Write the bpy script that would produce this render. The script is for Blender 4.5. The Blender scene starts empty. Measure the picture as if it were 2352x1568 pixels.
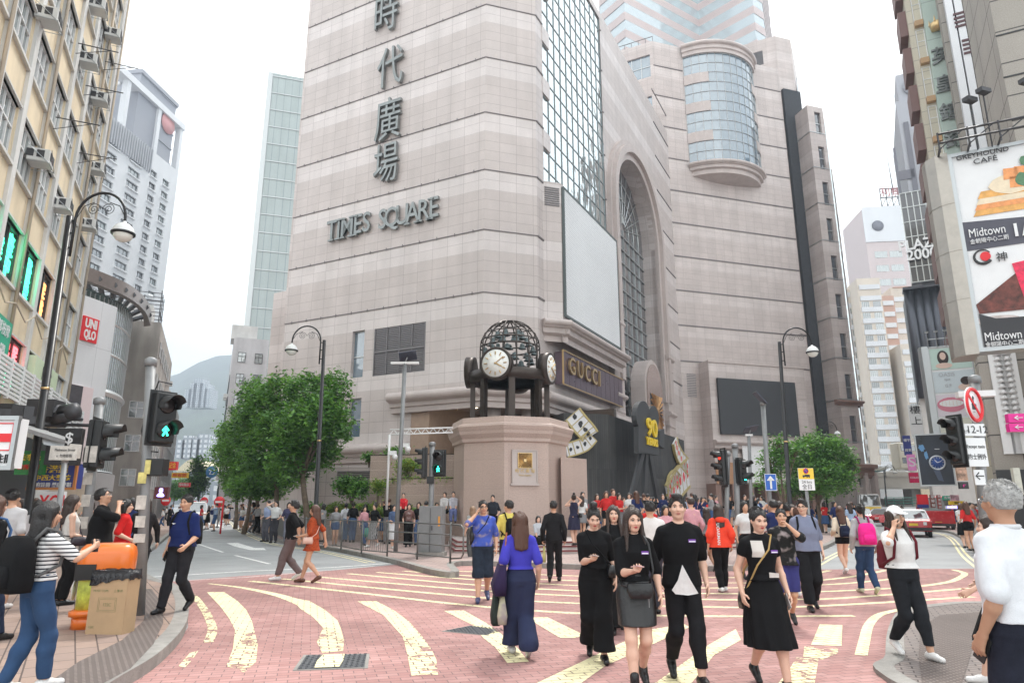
import bpy,bmesh,math,random
import numpy as np
from mathutils import Vector,Matrix
R=math.radians
SC=bpy.context.scene
COL=SC.collection
#camera
PITCH=math.atan(379/1568.0)
CAMH=1.62
cd=bpy.data.cameras.new("camera");cam=bpy.data.objects.new("camera",cd);COL.objects.link(cam)
cd.sensor_width=36;cd.lens=24.0;cd.clip_start=0.05;cd.clip_end=9000
cam.location=(0,0,CAMH);cam.rotation_euler=(R(90)+PITCH,0,0)
SC.camera=cam
#sky, sun, exposure
W=bpy.data.worlds.new("World");SC.world=W;W.use_nodes=True
nt=W.node_tree;nt.nodes.clear()
wo=nt.nodes.new('ShaderNodeOutputWorld');bg=nt.nodes.new('ShaderNodeBackground')
sky=nt.nodes.new('ShaderNodeTexSky');sky.sky_type='NISHITA';sky.sun_disc=False
sky.sun_elevation=R(58);sky.sun_rotation=R(20);sky.air_density=1.5;sky.dust_density=6
hs=nt.nodes.new('ShaderNodeHueSaturation');hs.inputs['Saturation'].default_value=0.25
mx=nt.nodes.new('ShaderNodeMix');mx.data_type='RGBA';mx.inputs[0].default_value=0.80
tc=nt.nodes.new('ShaderNodeTexCoord');nz=nt.nodes.new('ShaderNodeTexNoise')
nz.inputs['Scale'].default_value=1.6;nz.inputs['Detail'].default_value=5
mp=nt.nodes.new('ShaderNodeMapping');mp.inputs['Scale'].default_value=(1,1,2.2)
rp=nt.nodes.new('ShaderNodeValToRGB')
rp.color_ramp.elements[0].position=.30;rp.color_ramp.elements[0].color=(5.4,5.55,5.6,1)
rp.color_ramp.elements[1].position=.66;rp.color_ramp.elements[1].color=(11.6,12.0,11.9,1)
nt.links.new(tc.outputs['Generated'],mp.inputs[0]);nt.links.new(mp.outputs[0],nz.inputs[0])
nt.links.new(nz.outputs[0],rp.inputs[0])
nt.links.new(sky.outputs[0],hs.inputs['Color']);nt.links.new(hs.outputs[0],mx.inputs[6])
nt.links.new(rp.outputs[0],mx.inputs[7]);nt.links.new(mx.outputs[2],bg.inputs[0])
bg.inputs[1].default_value=0.10
nt.links.new(bg.outputs[0],wo.inputs[0])
sd=bpy.data.lights.new("sun",'SUN');sun=bpy.data.objects.new("sun",sd);COL.objects.link(sun)
sd.energy=1.5;sd.angle=R(10);sd.color=(1,.96,.90)
sun.rotation_euler=(R(32),0,R(160))
SC.view_settings.view_transform='Standard';SC.view_settings.look='None'
SC.view_settings.exposure=1.34;SC.view_settings.gamma=1
SC.render.engine='CYCLES'
SC.cycles.use_denoising=True;SC.cycles.max_bounces=6;SC.cycles.diffuse_bounces=3
SC.cycles.glossy_bounces=3;SC.cycles.transparent_max_bounces=8;SC.cycles.transmission_bounces=4
SC.cycles.caustics_reflective=False;SC.cycles.caustics_refractive=False
SC.cycles.sample_clamp_indirect=6
#measuring: photo point (2352 wide) -> place in the world
SP,CP=math.sin(PITCH),math.cos(PITCH)
def ray(u,v):
 x=(u-1176)/1568.0;y=(784-v)/1568.0
 return Vector((x,CP-SP*y,SP+CP*y))
def G(u,v,z=0.0):
 d=ray(u,v);t=(z-CAMH)/d.z
 return Vector((d.x*t,d.y*t,z))
def AT(u,v,Y):
 d=ray(u,v);t=Y/d.y
 return Vector((d.x*t,Y,CAMH+d.z*t))
def XH(u,Y):
 return(u-1176)/1568.0*CP*Y
def PS(name,mb,m,par,limit=100):
 """each separate piece of mb becomes a part of its own"""
 p=list(range(len(mb.v)))
 def fd(a):
  while p[a]!=a:p[a]=p[p[a]];a=p[a]
  return a
 for f in mb.f:
  for q in f[1:]:p[fd(q)]=fd(f[0])
 g={}
 for i,f in enumerate(mb.f):g.setdefault(fd(f[0]),[]).append(i)
 o=None;rest=MB()
 for n_,fi in enumerate(g.values()):
  b=MB()if n_<limit else rest;vi={}
  k0=len(b.v)
  for i in fi:
   for q in mb.f[i]:
    if q not in vi:vi[q]=k0+len(vi);b.v.append(mb.v[q])
   b.f.append(tuple(vi[q]for q in mb.f[i]));b.m.append(mb.m[i]);b.sm.append(mb.sm[i])
  if n_<limit:o=b.build(name,m,par)
 if rest.f:struct(rest.build('other_'+name,m,par),'stuff')
 return o
class Wall:
 """vertical plane through (x,y), running along (dx,dy); s metres along, z up, n outward (towards camera)"""
 def __init__(s,x,y,dx,dy,flip=False):
  l=math.hypot(dx,dy);s.o=Vector((x,y,0));s.t=Vector((dx/l,dy/l,0))
  s.n=Vector((s.t.y,-s.t.x,0))
  if flip:s.n=-s.n
 def px(s,u,v):
  d=ray(u,v);n=s.n;k=(s.o.x*n.x+s.o.y*n.y)/(d.x*n.x+d.y*n.y)
  p=Vector((d.x*k,d.y*k,0));return((p-s.o).dot(s.t),CAMH+d.z*k)
 def pt(s,a,z,off=0.0):
  p=s.o+s.t*a+s.n*off;return Vector((p.x,p.y,z))
 def vec(s):return s.t,s.n
 #materials
MATS={}
def mat(name,col=(.5,.5,.5),rough=.6,metal=0.0,var=0.0,vscale=3.0,bump=0.0,bscale=40.0,spec=None,emit=None,estr=1.0,coat=0.0,dirt=0.0,dscale=.6):
 if name in MATS:return MATS[name]
 m=bpy.data.materials.new(name);m.use_nodes=True;MATS[name]=m
 n=m.node_tree;b=n.nodes['Principled BSDF'];L=n.links
 b.inputs['Base Color'].default_value=(*col,1);b.inputs['Roughness'].default_value=rough
 b.inputs['Metallic'].default_value=metal
 if spec is not None:b.inputs['Specular IOR Level'].default_value=spec
 if coat:b.inputs['Coat Weight'].default_value=coat;b.inputs['Coat Roughness'].default_value=.08
 if emit:b.inputs['Emission Color'].default_value=(*emit,1);b.inputs['Emission Strength'].default_value=estr
 t=None
 if var or bump or dirt:
  t=n.nodes.new('ShaderNodeTexCoord')
 src=None
 if var:
  z=n.nodes.new('ShaderNodeTexNoise');z.inputs['Scale'].default_value=vscale;z.inputs['Detail'].default_value=6
  z.inputs['Roughness'].default_value=.65
  L.new(t.outputs['Object'],z.inputs['Vector'])
  r=n.nodes.new('ShaderNodeValToRGB');r.color_ramp.elements[0].position=.3;r.color_ramp.elements[1].position=.7
  r.color_ramp.elements[0].color=(*[c*(1-var)for c in col],1)
  r.color_ramp.elements[1].color=(*[min(1,c*(1+var))for c in col],1)
  L.new(z.outputs[0],r.inputs[0]);src=r.outputs[0];L.new(src,b.inputs['Base Color'])
  rr=n.nodes.new('ShaderNodeMapRange');rr.inputs[3].default_value=max(0,rough-.1);rr.inputs[4].default_value=min(1,rough+.12)
  L.new(z.outputs[0],rr.inputs[0]);L.new(rr.outputs[0],b.inputs['Roughness'])
 if dirt:
  z=n.nodes.new('ShaderNodeTexNoise');z.inputs['Scale'].default_value=dscale;z.inputs['Detail'].default_value=8
  mpn=n.nodes.new('ShaderNodeMapping');mpn.inputs['Scale'].default_value=(1.6,1.6,.25)
  L.new(t.outputs['Object'],mpn.inputs[0]);L.new(mpn.outputs[0],z.inputs['Vector'])
  r=n.nodes.new('ShaderNodeValToRGB');r.color_ramp.elements[0].position=.42;r.color_ramp.elements[1].position=.72
  r.color_ramp.elements[0].color=(0,0,0,1);r.color_ramp.elements[1].color=(dirt,dirt,dirt,1)
  L.new(z.outputs[0],r.inputs[0])
  x=n.nodes.new('ShaderNodeMix');x.data_type='RGBA'
  L.new(r.outputs[0],x.inputs[0])
  if src:L.new(src,x.inputs[6])
  else:x.inputs[6].default_value=(*col,1)
  x.inputs[7].default_value=(*[c*.45 for c in col],1)
  L.new(x.outputs[2],b.inputs['Base Color'])
 if bump:
  z=n.nodes.new('ShaderNodeTexNoise');z.inputs['Scale'].default_value=bscale;z.inputs['Detail'].default_value=5
  L.new(t.outputs['Object'],z.inputs['Vector'])
  bb=n.nodes.new('ShaderNodeBump');bb.inputs['Strength'].default_value=bump;bb.inputs['Distance'].default_value=.02
  L.new(z.outputs[0],bb.inputs['Height']);L.new(bb.outputs[0],b.inputs['Normal'])
 return m
def grid_mat(name,c1,c2,cm,bw,bh,mortar,offset=0.0,rough=.6,var=.15,bump=.3,band=None,rot=0.0,spec=.4,speck=0.0):
 """panels / bricks laid out on the surface in metres (uv = metres)"""
 if name in MATS:return MATS[name]
 m=bpy.data.materials.new(name);m.use_nodes=True;MATS[name]=m
 n=m.node_tree;b=n.nodes['Principled BSDF'];L=n.links
 uv=n.nodes.new('ShaderNodeUVMap');uv.uv_map='uv'
 mpn=n.nodes.new('ShaderNodeMapping');mpn.inputs['Rotation'].default_value=(0,0,rot)
 if band:mpn.inputs['Location'].default_value=(0,-band[3],0)
 L.new(uv.outputs[0],mpn.inputs[0])
 br=n.nodes.new('ShaderNodeTexBrick');br.offset=offset;br.squash=1
 br.inputs['Scale'].default_value=1;br.inputs['Brick Width'].default_value=bw;br.inputs['Row Height'].default_value=bh
 br.inputs['Mortar Size'].default_value=mortar;br.inputs['Mortar Smooth'].default_value=.1
 br.inputs['Color1'].default_value=(*c1,1);br.inputs['Color2'].default_value=(*c2,1);br.inputs['Mortar'].default_value=(*cm,1)
 L.new(mpn.outputs[0],br.inputs['Vector'])
 out=br.outputs['Color']
 if band:
  sx=n.nodes.new('ShaderNodeSeparateXYZ');L.new(uv.outputs[0],sx.inputs[0])
  a=n.nodes.new('ShaderNodeMath');a.operation='ADD';a.inputs[1].default_value=-band[3]+900*band[0];L.new(sx.outputs[1],a.inputs[0])
  f=n.nodes.new('ShaderNodeMath');f.operation='MODULO';f.inputs[1].default_value=band[0];L.new(a.outputs[0],f.inputs[0])
  g=n.nodes.new('ShaderNodeMath');g.operation='GREATER_THAN';g.inputs[1].default_value=band[0]*(1-band[1]);L.new(f.outputs[0],g.inputs[0])
  x=n.nodes.new('ShaderNodeMix');x.data_type='RGBA';x.blend_type='MULTIPLY';x.inputs[7].default_value=(*band[2],1)
  L.new(g.outputs[0],x.inputs[0]);L.new(out,x.inputs[6]);out=x.outputs[2]
 z=n.nodes.new('ShaderNodeTexNoise');z.inputs['Scale'].default_value=.35;z.inputs['Detail'].default_value=9;z.inputs['Roughness'].default_value=.7
 L.new(uv.outputs[0],z.inputs['Vector'])
 r=n.nodes.new('ShaderNodeMapRange');r.inputs[1].default_value=.3;r.inputs[2].default_value=.7;r.inputs[3].default_value=1-var;r.inputs[4].default_value=1+var
 L.new(z.outputs[0],r.inputs[0])
 vm=n.nodes.new('ShaderNodeVectorMath');vm.operation='SCALE';L.new(out,vm.inputs[0]);L.new(r.outputs[0],vm.inputs['Scale']);out=vm.outputs[0]
 zz=n.nodes.new('ShaderNodeTexNoise');zz.inputs['Scale'].default_value=.9;zz.inputs['Detail'].default_value=6;mq=n.nodes.new('ShaderNodeMapping');mq.inputs['Scale'].default_value=(1,.10,1)if bh>.3 else(.3,.3,1);L.new(uv.outputs[0],mq.inputs[0]);L.new(mq.outputs[0],zz.inputs['Vector'])
 rz_=n.nodes.new('ShaderNodeMapRange');rz_.inputs[1].default_value=.35;rz_.inputs[2].default_value=.75;rz_.inputs[3].default_value=1.04;rz_.inputs[4].default_value=1-var*(1.3 if bh>.3 else 1.1)
 L.new(zz.outputs[0],rz_.inputs[0]);vz=n.nodes.new('ShaderNodeVectorMath');vz.operation='SCALE';L.new(out,vz.inputs[0]);L.new(rz_.outputs[0],vz.inputs['Scale']);out=vz.outputs[0]
 if speck:
  z2=n.nodes.new('ShaderNodeTexNoise');z2.inputs['Scale'].default_value=28;z2.inputs['Detail'].default_value=3
  L.new(uv.outputs[0],z2.inputs['Vector'])
  r2=n.nodes.new('ShaderNodeMapRange');r2.inputs[1].default_value=.35;r2.inputs[2].default_value=.65;r2.inputs[3].default_value=1-speck;r2.inputs[4].default_value=1+speck
  L.new(z2.outputs[0],r2.inputs[0])
  v2=n.nodes.new('ShaderNodeVectorMath');v2.operation='SCALE';L.new(out,v2.inputs[0]);L.new(r2.outputs[0],v2.inputs['Scale']);out=v2.outputs[0]
 L.new(out,b.inputs['Base Color']);b.inputs['Roughness'].default_value=rough;b.inputs['Specular IOR Level'].default_value=spec
 if bump:
  bb=n.nodes.new('ShaderNodeBump');bb.invert=True;bb.inputs['Strength'].default_value=bump;bb.inputs['Distance'].default_value=.02
  L.new(br.outputs['Fac'],bb.inputs['Height']);L.new(bb.outputs[0],b.inputs['Normal'])
 return m
def glass_mat(name,col=(.05,.07,.08),rough=.06,wob=.012,tint=None):
 if name in MATS:return MATS[name]
 m=mat(name,col,rough,0,spec=1.0);b=m.node_tree.nodes['Principled BSDF'];b.inputs['IOR'].default_value=1.9
 b.inputs['Coat Weight'].default_value=.6;b.inputs['Coat IOR'].default_value=1.8;b.inputs['Coat Roughness'].default_value=.02
 n=m.node_tree;t=n.nodes.new('ShaderNodeTexCoord');z=n.nodes.new('ShaderNodeTexNoise');z.inputs['Scale'].default_value=.5;z.inputs['Detail'].default_value=2
 n.links.new(t.outputs['Object'],z.inputs['Vector']);bb=n.nodes.new('ShaderNodeBump');bb.inputs['Strength'].default_value=1;bb.inputs['Distance'].default_value=wob*6
 n.links.new(z.outputs[0],bb.inputs['Height']);n.links.new(bb.outputs[0],b.inputs['Normal']);n.links.new(bb.outputs[0],b.inputs['Coat Normal'])
 return m
 #mesh building
class MB:
 def __init__(s):s.v=[];s.f=[];s.m=[];s.sm=[]
 def add(s,vs,fs,mi=0,smooth=False):
  k=len(s.v);s.v+=[tuple(p)for p in vs];s.f+=[tuple(i+k for i in f)for f in fs]
  s.m+=[mi]*len(fs);s.sm+=[smooth]*len(fs);return s
 def quad(s,a,b,c,d,mi=0):return s.add([a,b,c,d],[(0,1,2,3)],mi)
 def poly(s,pts,mi=0):return s.add(pts,[tuple(range(len(pts)))],mi)
 def box(s,c,d,rz=0.0,mi=0,M4=None):
  x,y,z=d[0]/2,d[1]/2,d[2]/2
  vs=[Vector((i*x,j*y,k*z))for i in(-1,1)for j in(-1,1)for k in(-1,1)]
  if M4 is None:M4=Matrix.Translation(c)@Matrix.Rotation(rz,4,'Z')
  else:M4=Matrix.Translation(c)@M4
  return s.add([M4@p for p in vs],[(0,1,3,2),(4,6,7,5),(0,4,5,1),(2,3,7,6),(0,2,6,4),(1,5,7,3)],mi)
 def wbox(s,w,a0,a1,z0,z1,d0,d1,mi=0):
  P=[w.pt(a,z,d)for a in(a0,a1)for d in(d0,d1)for z in(z0,z1)]
  return s.add(P,[(0,1,3,2),(4,6,7,5),(0,4,5,1),(2,3,7,6),(0,2,6,4),(1,5,7,3)],mi)
 def prism(s,pts,z0,z1,mi=0,top=True,bottom=False):
  n=len(pts);vs=[(p[0],p[1],z0)for p in pts]+[(p[0],p[1],z1)for p in pts]
  fs=[(i,(i+1)%n,n+(i+1)%n,n+i)for i in range(n)]
  if top:fs.append(tuple(range(n,2*n)))
  if bottom:fs.append(tuple(reversed(range(n))))
  return s.add(vs,fs,mi)
 def extr(s,pts,vec,mi=0):
  n=len(pts);vec=Vector(vec);a=[Vector(p)for p in pts];b=[p+vec for p in a]
  fs=[tuple(range(n)),tuple(reversed(range(n,2*n)))]+[(i,n+i,n+(i+1)%n,(i+1)%n)for i in range(n)]
  return s.add(a+b,fs,mi)
 def tube(s,path,r,seg=8,mi=0,cap=True,closed=False):
  path=[Vector(p)for p in path];n=len(path);rs=r if isinstance(r,(list,tuple))else[r]*n
  vs=[];up=None
  for i,p in enumerate(path):
   if closed:t=(path[(i+1)%n]-path[i-1])
   else:t=path[min(i+1,n-1)]-path[max(i-1,0)]
   t.normalize()
   if up is None:
    up=Vector((0,0,1))if abs(t.z)<.9 else Vector((1,0,0))
   a=t.cross(up);
   if a.length<1e-5:up=Vector((1,0,.1));a=t.cross(up)
   a.normalize();b=a.cross(t).normalized();up=b
   for k in range(seg):
    q=2*math.pi*k/seg;vs.append(p+(a*math.cos(q)+b*math.sin(q))*rs[i])
  fs=[]
  for i in range(n if closed else n-1):
   j=(i+1)%n
   for k in range(seg):
    fs.append((i*seg+k,i*seg+(k+1)%seg,j*seg+(k+1)%seg,j*seg+k))
  if cap and not closed:fs+=[tuple(reversed(range(seg))),tuple(range((n-1)*seg,n*seg))]
  return s.add(vs,fs,mi,seg>5)
 def lathe(s,c,prof,seg=20,mi=0,M4=None,arc=None):
  M4=M4 or Matrix.Identity(4);c=Vector(c);vs=[];n=len(prof)
  for(r,z)in prof:
   for k in range(seg):q=2*math.pi*k/seg;vs.append(c+M4@Vector((r*math.cos(q),r*math.sin(q),z)))
  fs=[(i*seg+k,i*seg+(k+1)%seg,(i+1)*seg+(k+1)%seg,(i+1)*seg+k)for i in range(n-1)for k in range(seg)]
  if prof[0][0]>1e-4:fs.append(tuple(reversed(range(seg))))
  if prof[-1][0]>1e-4:fs.append(tuple(range((n-1)*seg,n*seg)))
  return s.add(vs,fs,mi,True)
 def ball(s,c,r,seg=14,rings=8,mi=0,M4=None):
  r=r if isinstance(r,(tuple,list))else(r,r,r)
  pr=[(math.sin(math.pi*i/rings),-math.cos(math.pi*i/rings))for i in range(rings+1)]
  Ms=(M4 or Matrix.Identity(4))@Matrix.Diagonal((*r,1));return s.lathe(c,pr,seg,mi,Ms)
 def build(s,name,mats,parent=None,loc=None,smooth_angle=None,bevel=0):
  me=bpy.data.meshes.new(name);me.from_pydata(s.v,[],s.f)
  if not isinstance(mats,(list,tuple)):mats=[mats]
  for m_ in mats:me.materials.append(m_)
  me.polygons.foreach_set('material_index',s.m);me.polygons.foreach_set('use_smooth',s.sm)
  autouv(me)
  me.update();o=bpy.data.objects.new(name,me);COL.objects.link(o)
  if loc is not None:o.location=loc
  if parent:o.parent=parent
  if bevel:
   b=o.modifiers.new('bevel','BEVEL');b.width=bevel;b.segments=2;b.limit_method='ANGLE';b.angle_limit=R(40)
  return o
def autouv(me):
 nl=len(me.loops)
 if not nl:return
 co=np.empty(len(me.vertices)*3,'f');me.vertices.foreach_get('co',co);co=co.reshape(-1,3)
 vi=np.empty(nl,'i');me.loops.foreach_get('vertex_index',vi)
 np_=len(me.polygons);nm=np.empty(np_*3,'f');me.polygons.foreach_get('normal',nm);nm=nm.reshape(-1,3)
 tot=np.empty(np_,'i');me.polygons.foreach_get('loop_total',tot)
 N=np.repeat(nm,tot,axis=0);P=co[vi]
 flat=np.abs(N[:,2])>.7
 h=np.hypot(N[:,0],N[:,1])+1e-9;tx=-N[:,1]/h;ty=N[:,0]/h
 s_=np.where(tx+ty*.01<0,-1,1)
 u=np.where(flat,P[:,0],(P[:,0]*tx+P[:,1]*ty)*s_);v=np.where(flat,P[:,1],P[:,2])
 l=me.uv_layers.new(name='uv');l.data.foreach_set('uv',np.stack([u,v],1).ravel().astype('f'))
def empty(name,label,cat,loc=(0,0,0),rz=0.0,group=None):
 o=bpy.data.objects.new(name,None);COL.objects.link(o);o.location=loc;o.rotation_euler=(0,0,rz)
 o.empty_display_size=.2
 return tag(o,label,cat,group)
def tag(o,label,cat,group=None):
 o['label']=label;o['category']=cat
 if group:o['group']=group
 return o
def struct(o,kind='structure'):o['kind']=kind;return o
def copytree(o,parent=None):
 c=o.copy();COL.objects.link(c);c.parent=parent
 for ch in list(o.children):copytree(ch,c)
 return c
FNT=None
def text(s,size,depth=.02,sx=1.0,bold=0.0,align='CENTER',spacing=1.0):
 """letters as a mesh in local x (right) / y (up), extruded along z; returns (verts, faces)"""
 cu=bpy.data.curves.new('t','FONT');cu.body=s;cu.size=size;cu.extrude=depth/2;cu.align_x=align;cu.align_y='CENTER'
 cu.offset=bold;cu.space_character=spacing;cu.resolution_u=3
 o=bpy.data.objects.new('t',cu);me=bpy.data.meshes.new_from_object(o)
 vs=[Vector((v.co.x*sx,v.co.y,v.co.z))for v in me.vertices];fs=[tuple(p.vertices)for p in me.polygons]
 bpy.data.objects.remove(o);bpy.data.curves.remove(cu);bpy.data.meshes.remove(me)
 return vs,fs
def text_on(mb,w,a,z,s,size,off=.02,depth=.03,mi=0,**k):
 vs,fs=text(s,size,depth,**k)
 sg=1 if w.t.cross(Vector((0,0,1))).dot(w.n)>0 else-1
 mb.add([w.pt(a+sg*p.x,z+p.y,off+p.z+depth/2)for p in vs],fs,mi)
def holes(w,a0,a1,z0,z1,hs,mb,mi=0,depth=.25,off=0.0,mj=None):
 """wall face with rectangular openings hs [(a0,a1,z0,z1)], reveals going in by depth"""
 A=sorted({a0,a1,*[x for h in hs for x in h[:2]if a0<x<a1]});Z=sorted({z0,z1,*[x for h in hs for x in h[2:4]if z0<x<z1]})
 H=np.zeros((len(A),len(Z)),bool)
 Aa=np.array(A);Za=np.array(Z)
 for h in hs:
  i0,i1=np.searchsorted(Aa,[h[0]-1e-6,h[1]-1e-6]);j0,j1=np.searchsorted(Za,[h[2]-1e-6,h[3]-1e-6]);H[i0:i1,j0:j1]=True
 for j in range(len(Z)-1):
  i=0
  while i<len(A)-1:
   if H[i,j]:i+=1;continue
   k=i
   while k<len(A)-1 and not H[k,j]:k+=1
   mb.quad(w.pt(A[i],Z[j],off),w.pt(A[k],Z[j],off),w.pt(A[k],Z[j+1],off),w.pt(A[i],Z[j+1],off),mi);i=k
 for h in hs:
  a,b,c,d=h[:4];q=[(a,c),(b,c),(b,d),(a,d)]
  for k in range(4):
   p,r=q[k],q[(k+1)%4]
   mb.quad(w.pt(p[0],p[1],off),w.pt(r[0],r[1],off),w.pt(r[0],r[1],off-depth),w.pt(p[0],p[1],off-depth),mi if mj is None else mj)
rnd=random.Random(7)
#ground
def red_brick(name,paint=None):
 m=grid_mat(name,(.47,.265,.245),(.38,.195,.18),(.19,.125,.12),.21,.105,.005,.5,.8,.34,.5,rot=R(-16))
 return m
M_asph=mat('asphalt',(.34,.345,.35),.9,var=.10,vscale=.9,bump=.5,bscale=90,dirt=.25,dscale=.35)
M_red=red_brick('red_paving_brick')
M_pavA=grid_mat('tan_paving',(.36,.255,.205),(.285,.21,.18),(.11,.08,.07),.42,.21,.008,.5,.8,.18,.5,rot=R(58))
M_pavB=grid_mat('plaza_paving',(.44,.33,.30),(.37,.28,.26),(.2,.15,.14),.4,.2,.012,.5,.75,.15,.3,rot=R(20))
M_pavC=grid_mat('grey_paving',(.27,.225,.205),(.22,.19,.18),(.09,.075,.07),.2,.1,.008,.5,.8,.2,.5,rot=R(25))
M_kerb=mat('kerb_granite',(.30,.285,.265),.85,var=.2,vscale=6,bump=.4,bscale=60,dirt=.5)
def paint_mat(name,col,wear=.5):
 m=mat(name,col,.7,var=.10,vscale=5)
 n=m.node_tree;b=n.nodes['Principled BSDF'];L=n.links
 t=n.nodes.new('ShaderNodeTexCoord');z=n.nodes.new('ShaderNodeTexNoise');z.inputs['Scale'].default_value=3.2;z.inputs['Detail'].default_value=10;z.inputs['Roughness'].default_value=.75
 L.new(t.outputs['Object'],z.inputs['Vector'])
 mpn=n.nodes.new('ShaderNodeMapping');mpn.inputs['Rotation'].default_value=(0,0,R(-16));uv=n.nodes.new('ShaderNodeUVMap');uv.uv_map='uv';L.new(uv.outputs[0],mpn.inputs[0])
 br=n.nodes.new('ShaderNodeTexBrick');br.offset=.5;br.inputs['Scale'].default_value=1;br.inputs['Brick Width'].default_value=.21;br.inputs['Row Height'].default_value=.105;br.inputs['Mortar Size'].default_value=.010;br.inputs['Mortar Smooth'].default_value=.6
 L.new(mpn.outputs[0],br.inputs['Vector'])
 ad=n.nodes.new('ShaderNodeMath');ad.operation='MULTIPLY_ADD';ad.inputs[1].default_value=.22;L.new(br.outputs['Fac'],ad.inputs[0]);L.new(z.outputs[0],ad.inputs[2])
 r=n.nodes.new('ShaderNodeMapRange');r.inputs[1].default_value=wear;r.inputs[2].default_value=wear+.03;r.inputs[3].default_value=1;r.inputs[4].default_value=0
 L.new(ad.outputs[0],r.inputs[0]);L.new(r.outputs[0],b.inputs['Alpha'])
 return m
M_yel=paint_mat('yellow_road_paint',(.84,.75,.46),.66)
M_yel2=paint_mat('worn_yellow_paint',(.84,.75,.46),.53)
M_wht=paint_mat('white_road_paint',(.8,.8,.78),.68)
mb=MB();mb.quad((-1650,-60,0),(1650,-60,0),(1650,2350,0),(-1650,2350,0))
struct(mb.build('road',M_asph))
def sheet(name,pts,z,m,kind=True):
 mb=MB();mb.poly([(p[0],p[1],z)for p in pts]);o=mb.build(name,m)
 if kind:struct(o)
 return o
gp=lambda*a:[G(u,v)for u,v in a]
red=gp((240,1600),(300,1568),(400,1490),(432,1440),(430,1385),(405,1352),(352,1338),(560,1322),(760,1310),(900,1297),(1040,1292))+gp((1345,1304),(1500,1308),(1700,1308),(1900,1307),(2100,1306),(2260,1305))+[Vector((14,18,0)),Vector((14,9,0))]+gp((2260,1392),(2150,1397),(2066,1412),(2047,1450),(2040,1515),(2043,1600))+[Vector((3.5,4,0)),Vector((-2.5,4,0))]
sheet('crossing_paving',red,.004,M_red)
def ccw(p):
 a=sum(p[i][0]*p[(i+1)%len(p)][1]-p[(i+1)%len(p)][0]*p[i][1]for i in range(len(p)))
 return p if a>0 else p[::-1]
def smooth(p,n=6):
 out=[]
 for i in range(len(p)-1):
  p0=Vector(p[max(i-1,0)][:2]);p1=Vector(p[i][:2]);p2=Vector(p[i+1][:2]);p3=Vector(p[min(i+2,len(p)-1)][:2])
  for k in range(n):
   t=k/n;out.append(.5*((2*p1)+(p2-p0)*t+(2*p0-5*p1+4*p2-p3)*t*t+(3*p1-p0-3*p2+p3)*t**3))
 out.append(Vector(p[-1][:2]));return out
def pavement(name,edge,rest,m,h=.13,kw=.16):
 """edge: kerb line; rest: remaining outline behind it"""
 e=smooth(edge);pts=e+[Vector(p[:2])for p in rest]
 mb=MB();mb.prism(ccw([tuple(p)for p in pts]),-.05,h);struct(mb.build(name,m))
 mb=MB();n=len(e);c=sum(pts,Vector((0,0)))/len(pts)
 L_=[]
 for i in range(n):
  t=(e[min(i+1,n-1)]-e[max(i-1,0)]).normalized();q=Vector((-t.y,t.x))
  if i==0:sg=1 if(c-e[n//2]).dot(Vector((-(e[n//2+1]-e[n//2]).y,(e[n//2+1]-e[n//2]).x)))>0 else-1
  L_.append((e[i]-q*sg*.03,e[i]+q*sg*kw))
 for i in range(n-1):
  a,b=L_[i];c_,d=L_[i+1]
  mb.add([(*a,0),(*c_,0),(*c_,h+.004),(*a,h+.004),(*b,h+.004),(*d,h+.004)],[(0,1,2,3),(3,2,5,4)])
 struct(mb.build('kerb',M_kerb));return e
eL=gp((150,1650),(290,1572),(385,1500),(422,1445),(424,1395),(400,1358),(345,1338))
eL=[Vector((-5.2,3.0,0)),Vector((-3.6,5.2,0))]+eL[1:]+[Vector((-10.6,20,0)),Vector((-13.2,26,0)),Vector((-55,121,0))]
pavement('pavement',eL,[(-90,121),(-60,40),(-30,3)],M_pavA)
eP=gp((1345,1313),(1200,1318),(1110,1322),(1050,1325),(985,1318),(890,1291),(760,1264),(640,1245),(560,1214))+[Vector((-29,74,0)),Vector((-54,130,0))]
eP=eP[3:]
plaza_edge2=gp((1790,1303),(1830,1290),(1900,1257),(1940,1232))
far_c=[Vector((24,60,0)),Vector((36,95,0))]
e_all=[Vector((-54,130,0))]+eP[::-1][1:]+gp((1060,1299),(1345,1308),(1560,1312),(1740,1309),(1790,1303),(1850,1280),(1925,1238))+[Vector((24,55,0)),Vector((44,104,0))]
pavement('plaza',e_all,[(20,140)],M_pavB,h=.13)
eR=[Vector((3.4,3.2,0))]+gp((2047,1568),(2042,1515),(2048,1450),(2075,1408),(2150,1394),(2260,1388))+[Vector((11,12.2,0)),Vector((18,13,0))]
pavement('pavement',eR,[(18,3)],M_pavC,h=.05)
eR2=[Vector((30,16,0)),Vector((17,17.5,0))]+gp((2330,1330),(2250,1278),(2180,1224))+[Vector((30,55,0)),Vector((50,98,0))]
pavement('pavement',eR2,[(80,98),(60,16)],M_pavB)
def stroke(name,pts,w,m,z=.008,closed=False):
 p=[Vector(q[:2])for q in pts];n=len(p);mb=MB();L_=[]
 ws=w if isinstance(w,(list,tuple))else[w]*n
 for i in range(n):
  t=(p[min(i+1,n-1)]-p[max(i-1,0)]).normalized();q=Vector((-t.y,t.x));L_.append((p[i]-q*ws[i]/2,p[i]+q*ws[i]/2))
 for i in range(n-1):mb.quad((*L_[i][0],z),(*L_[i+1][0],z),(*L_[i+1][1],z),(*L_[i][1],z))
 return struct(mb.build(name,m))
ys=[]
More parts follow.
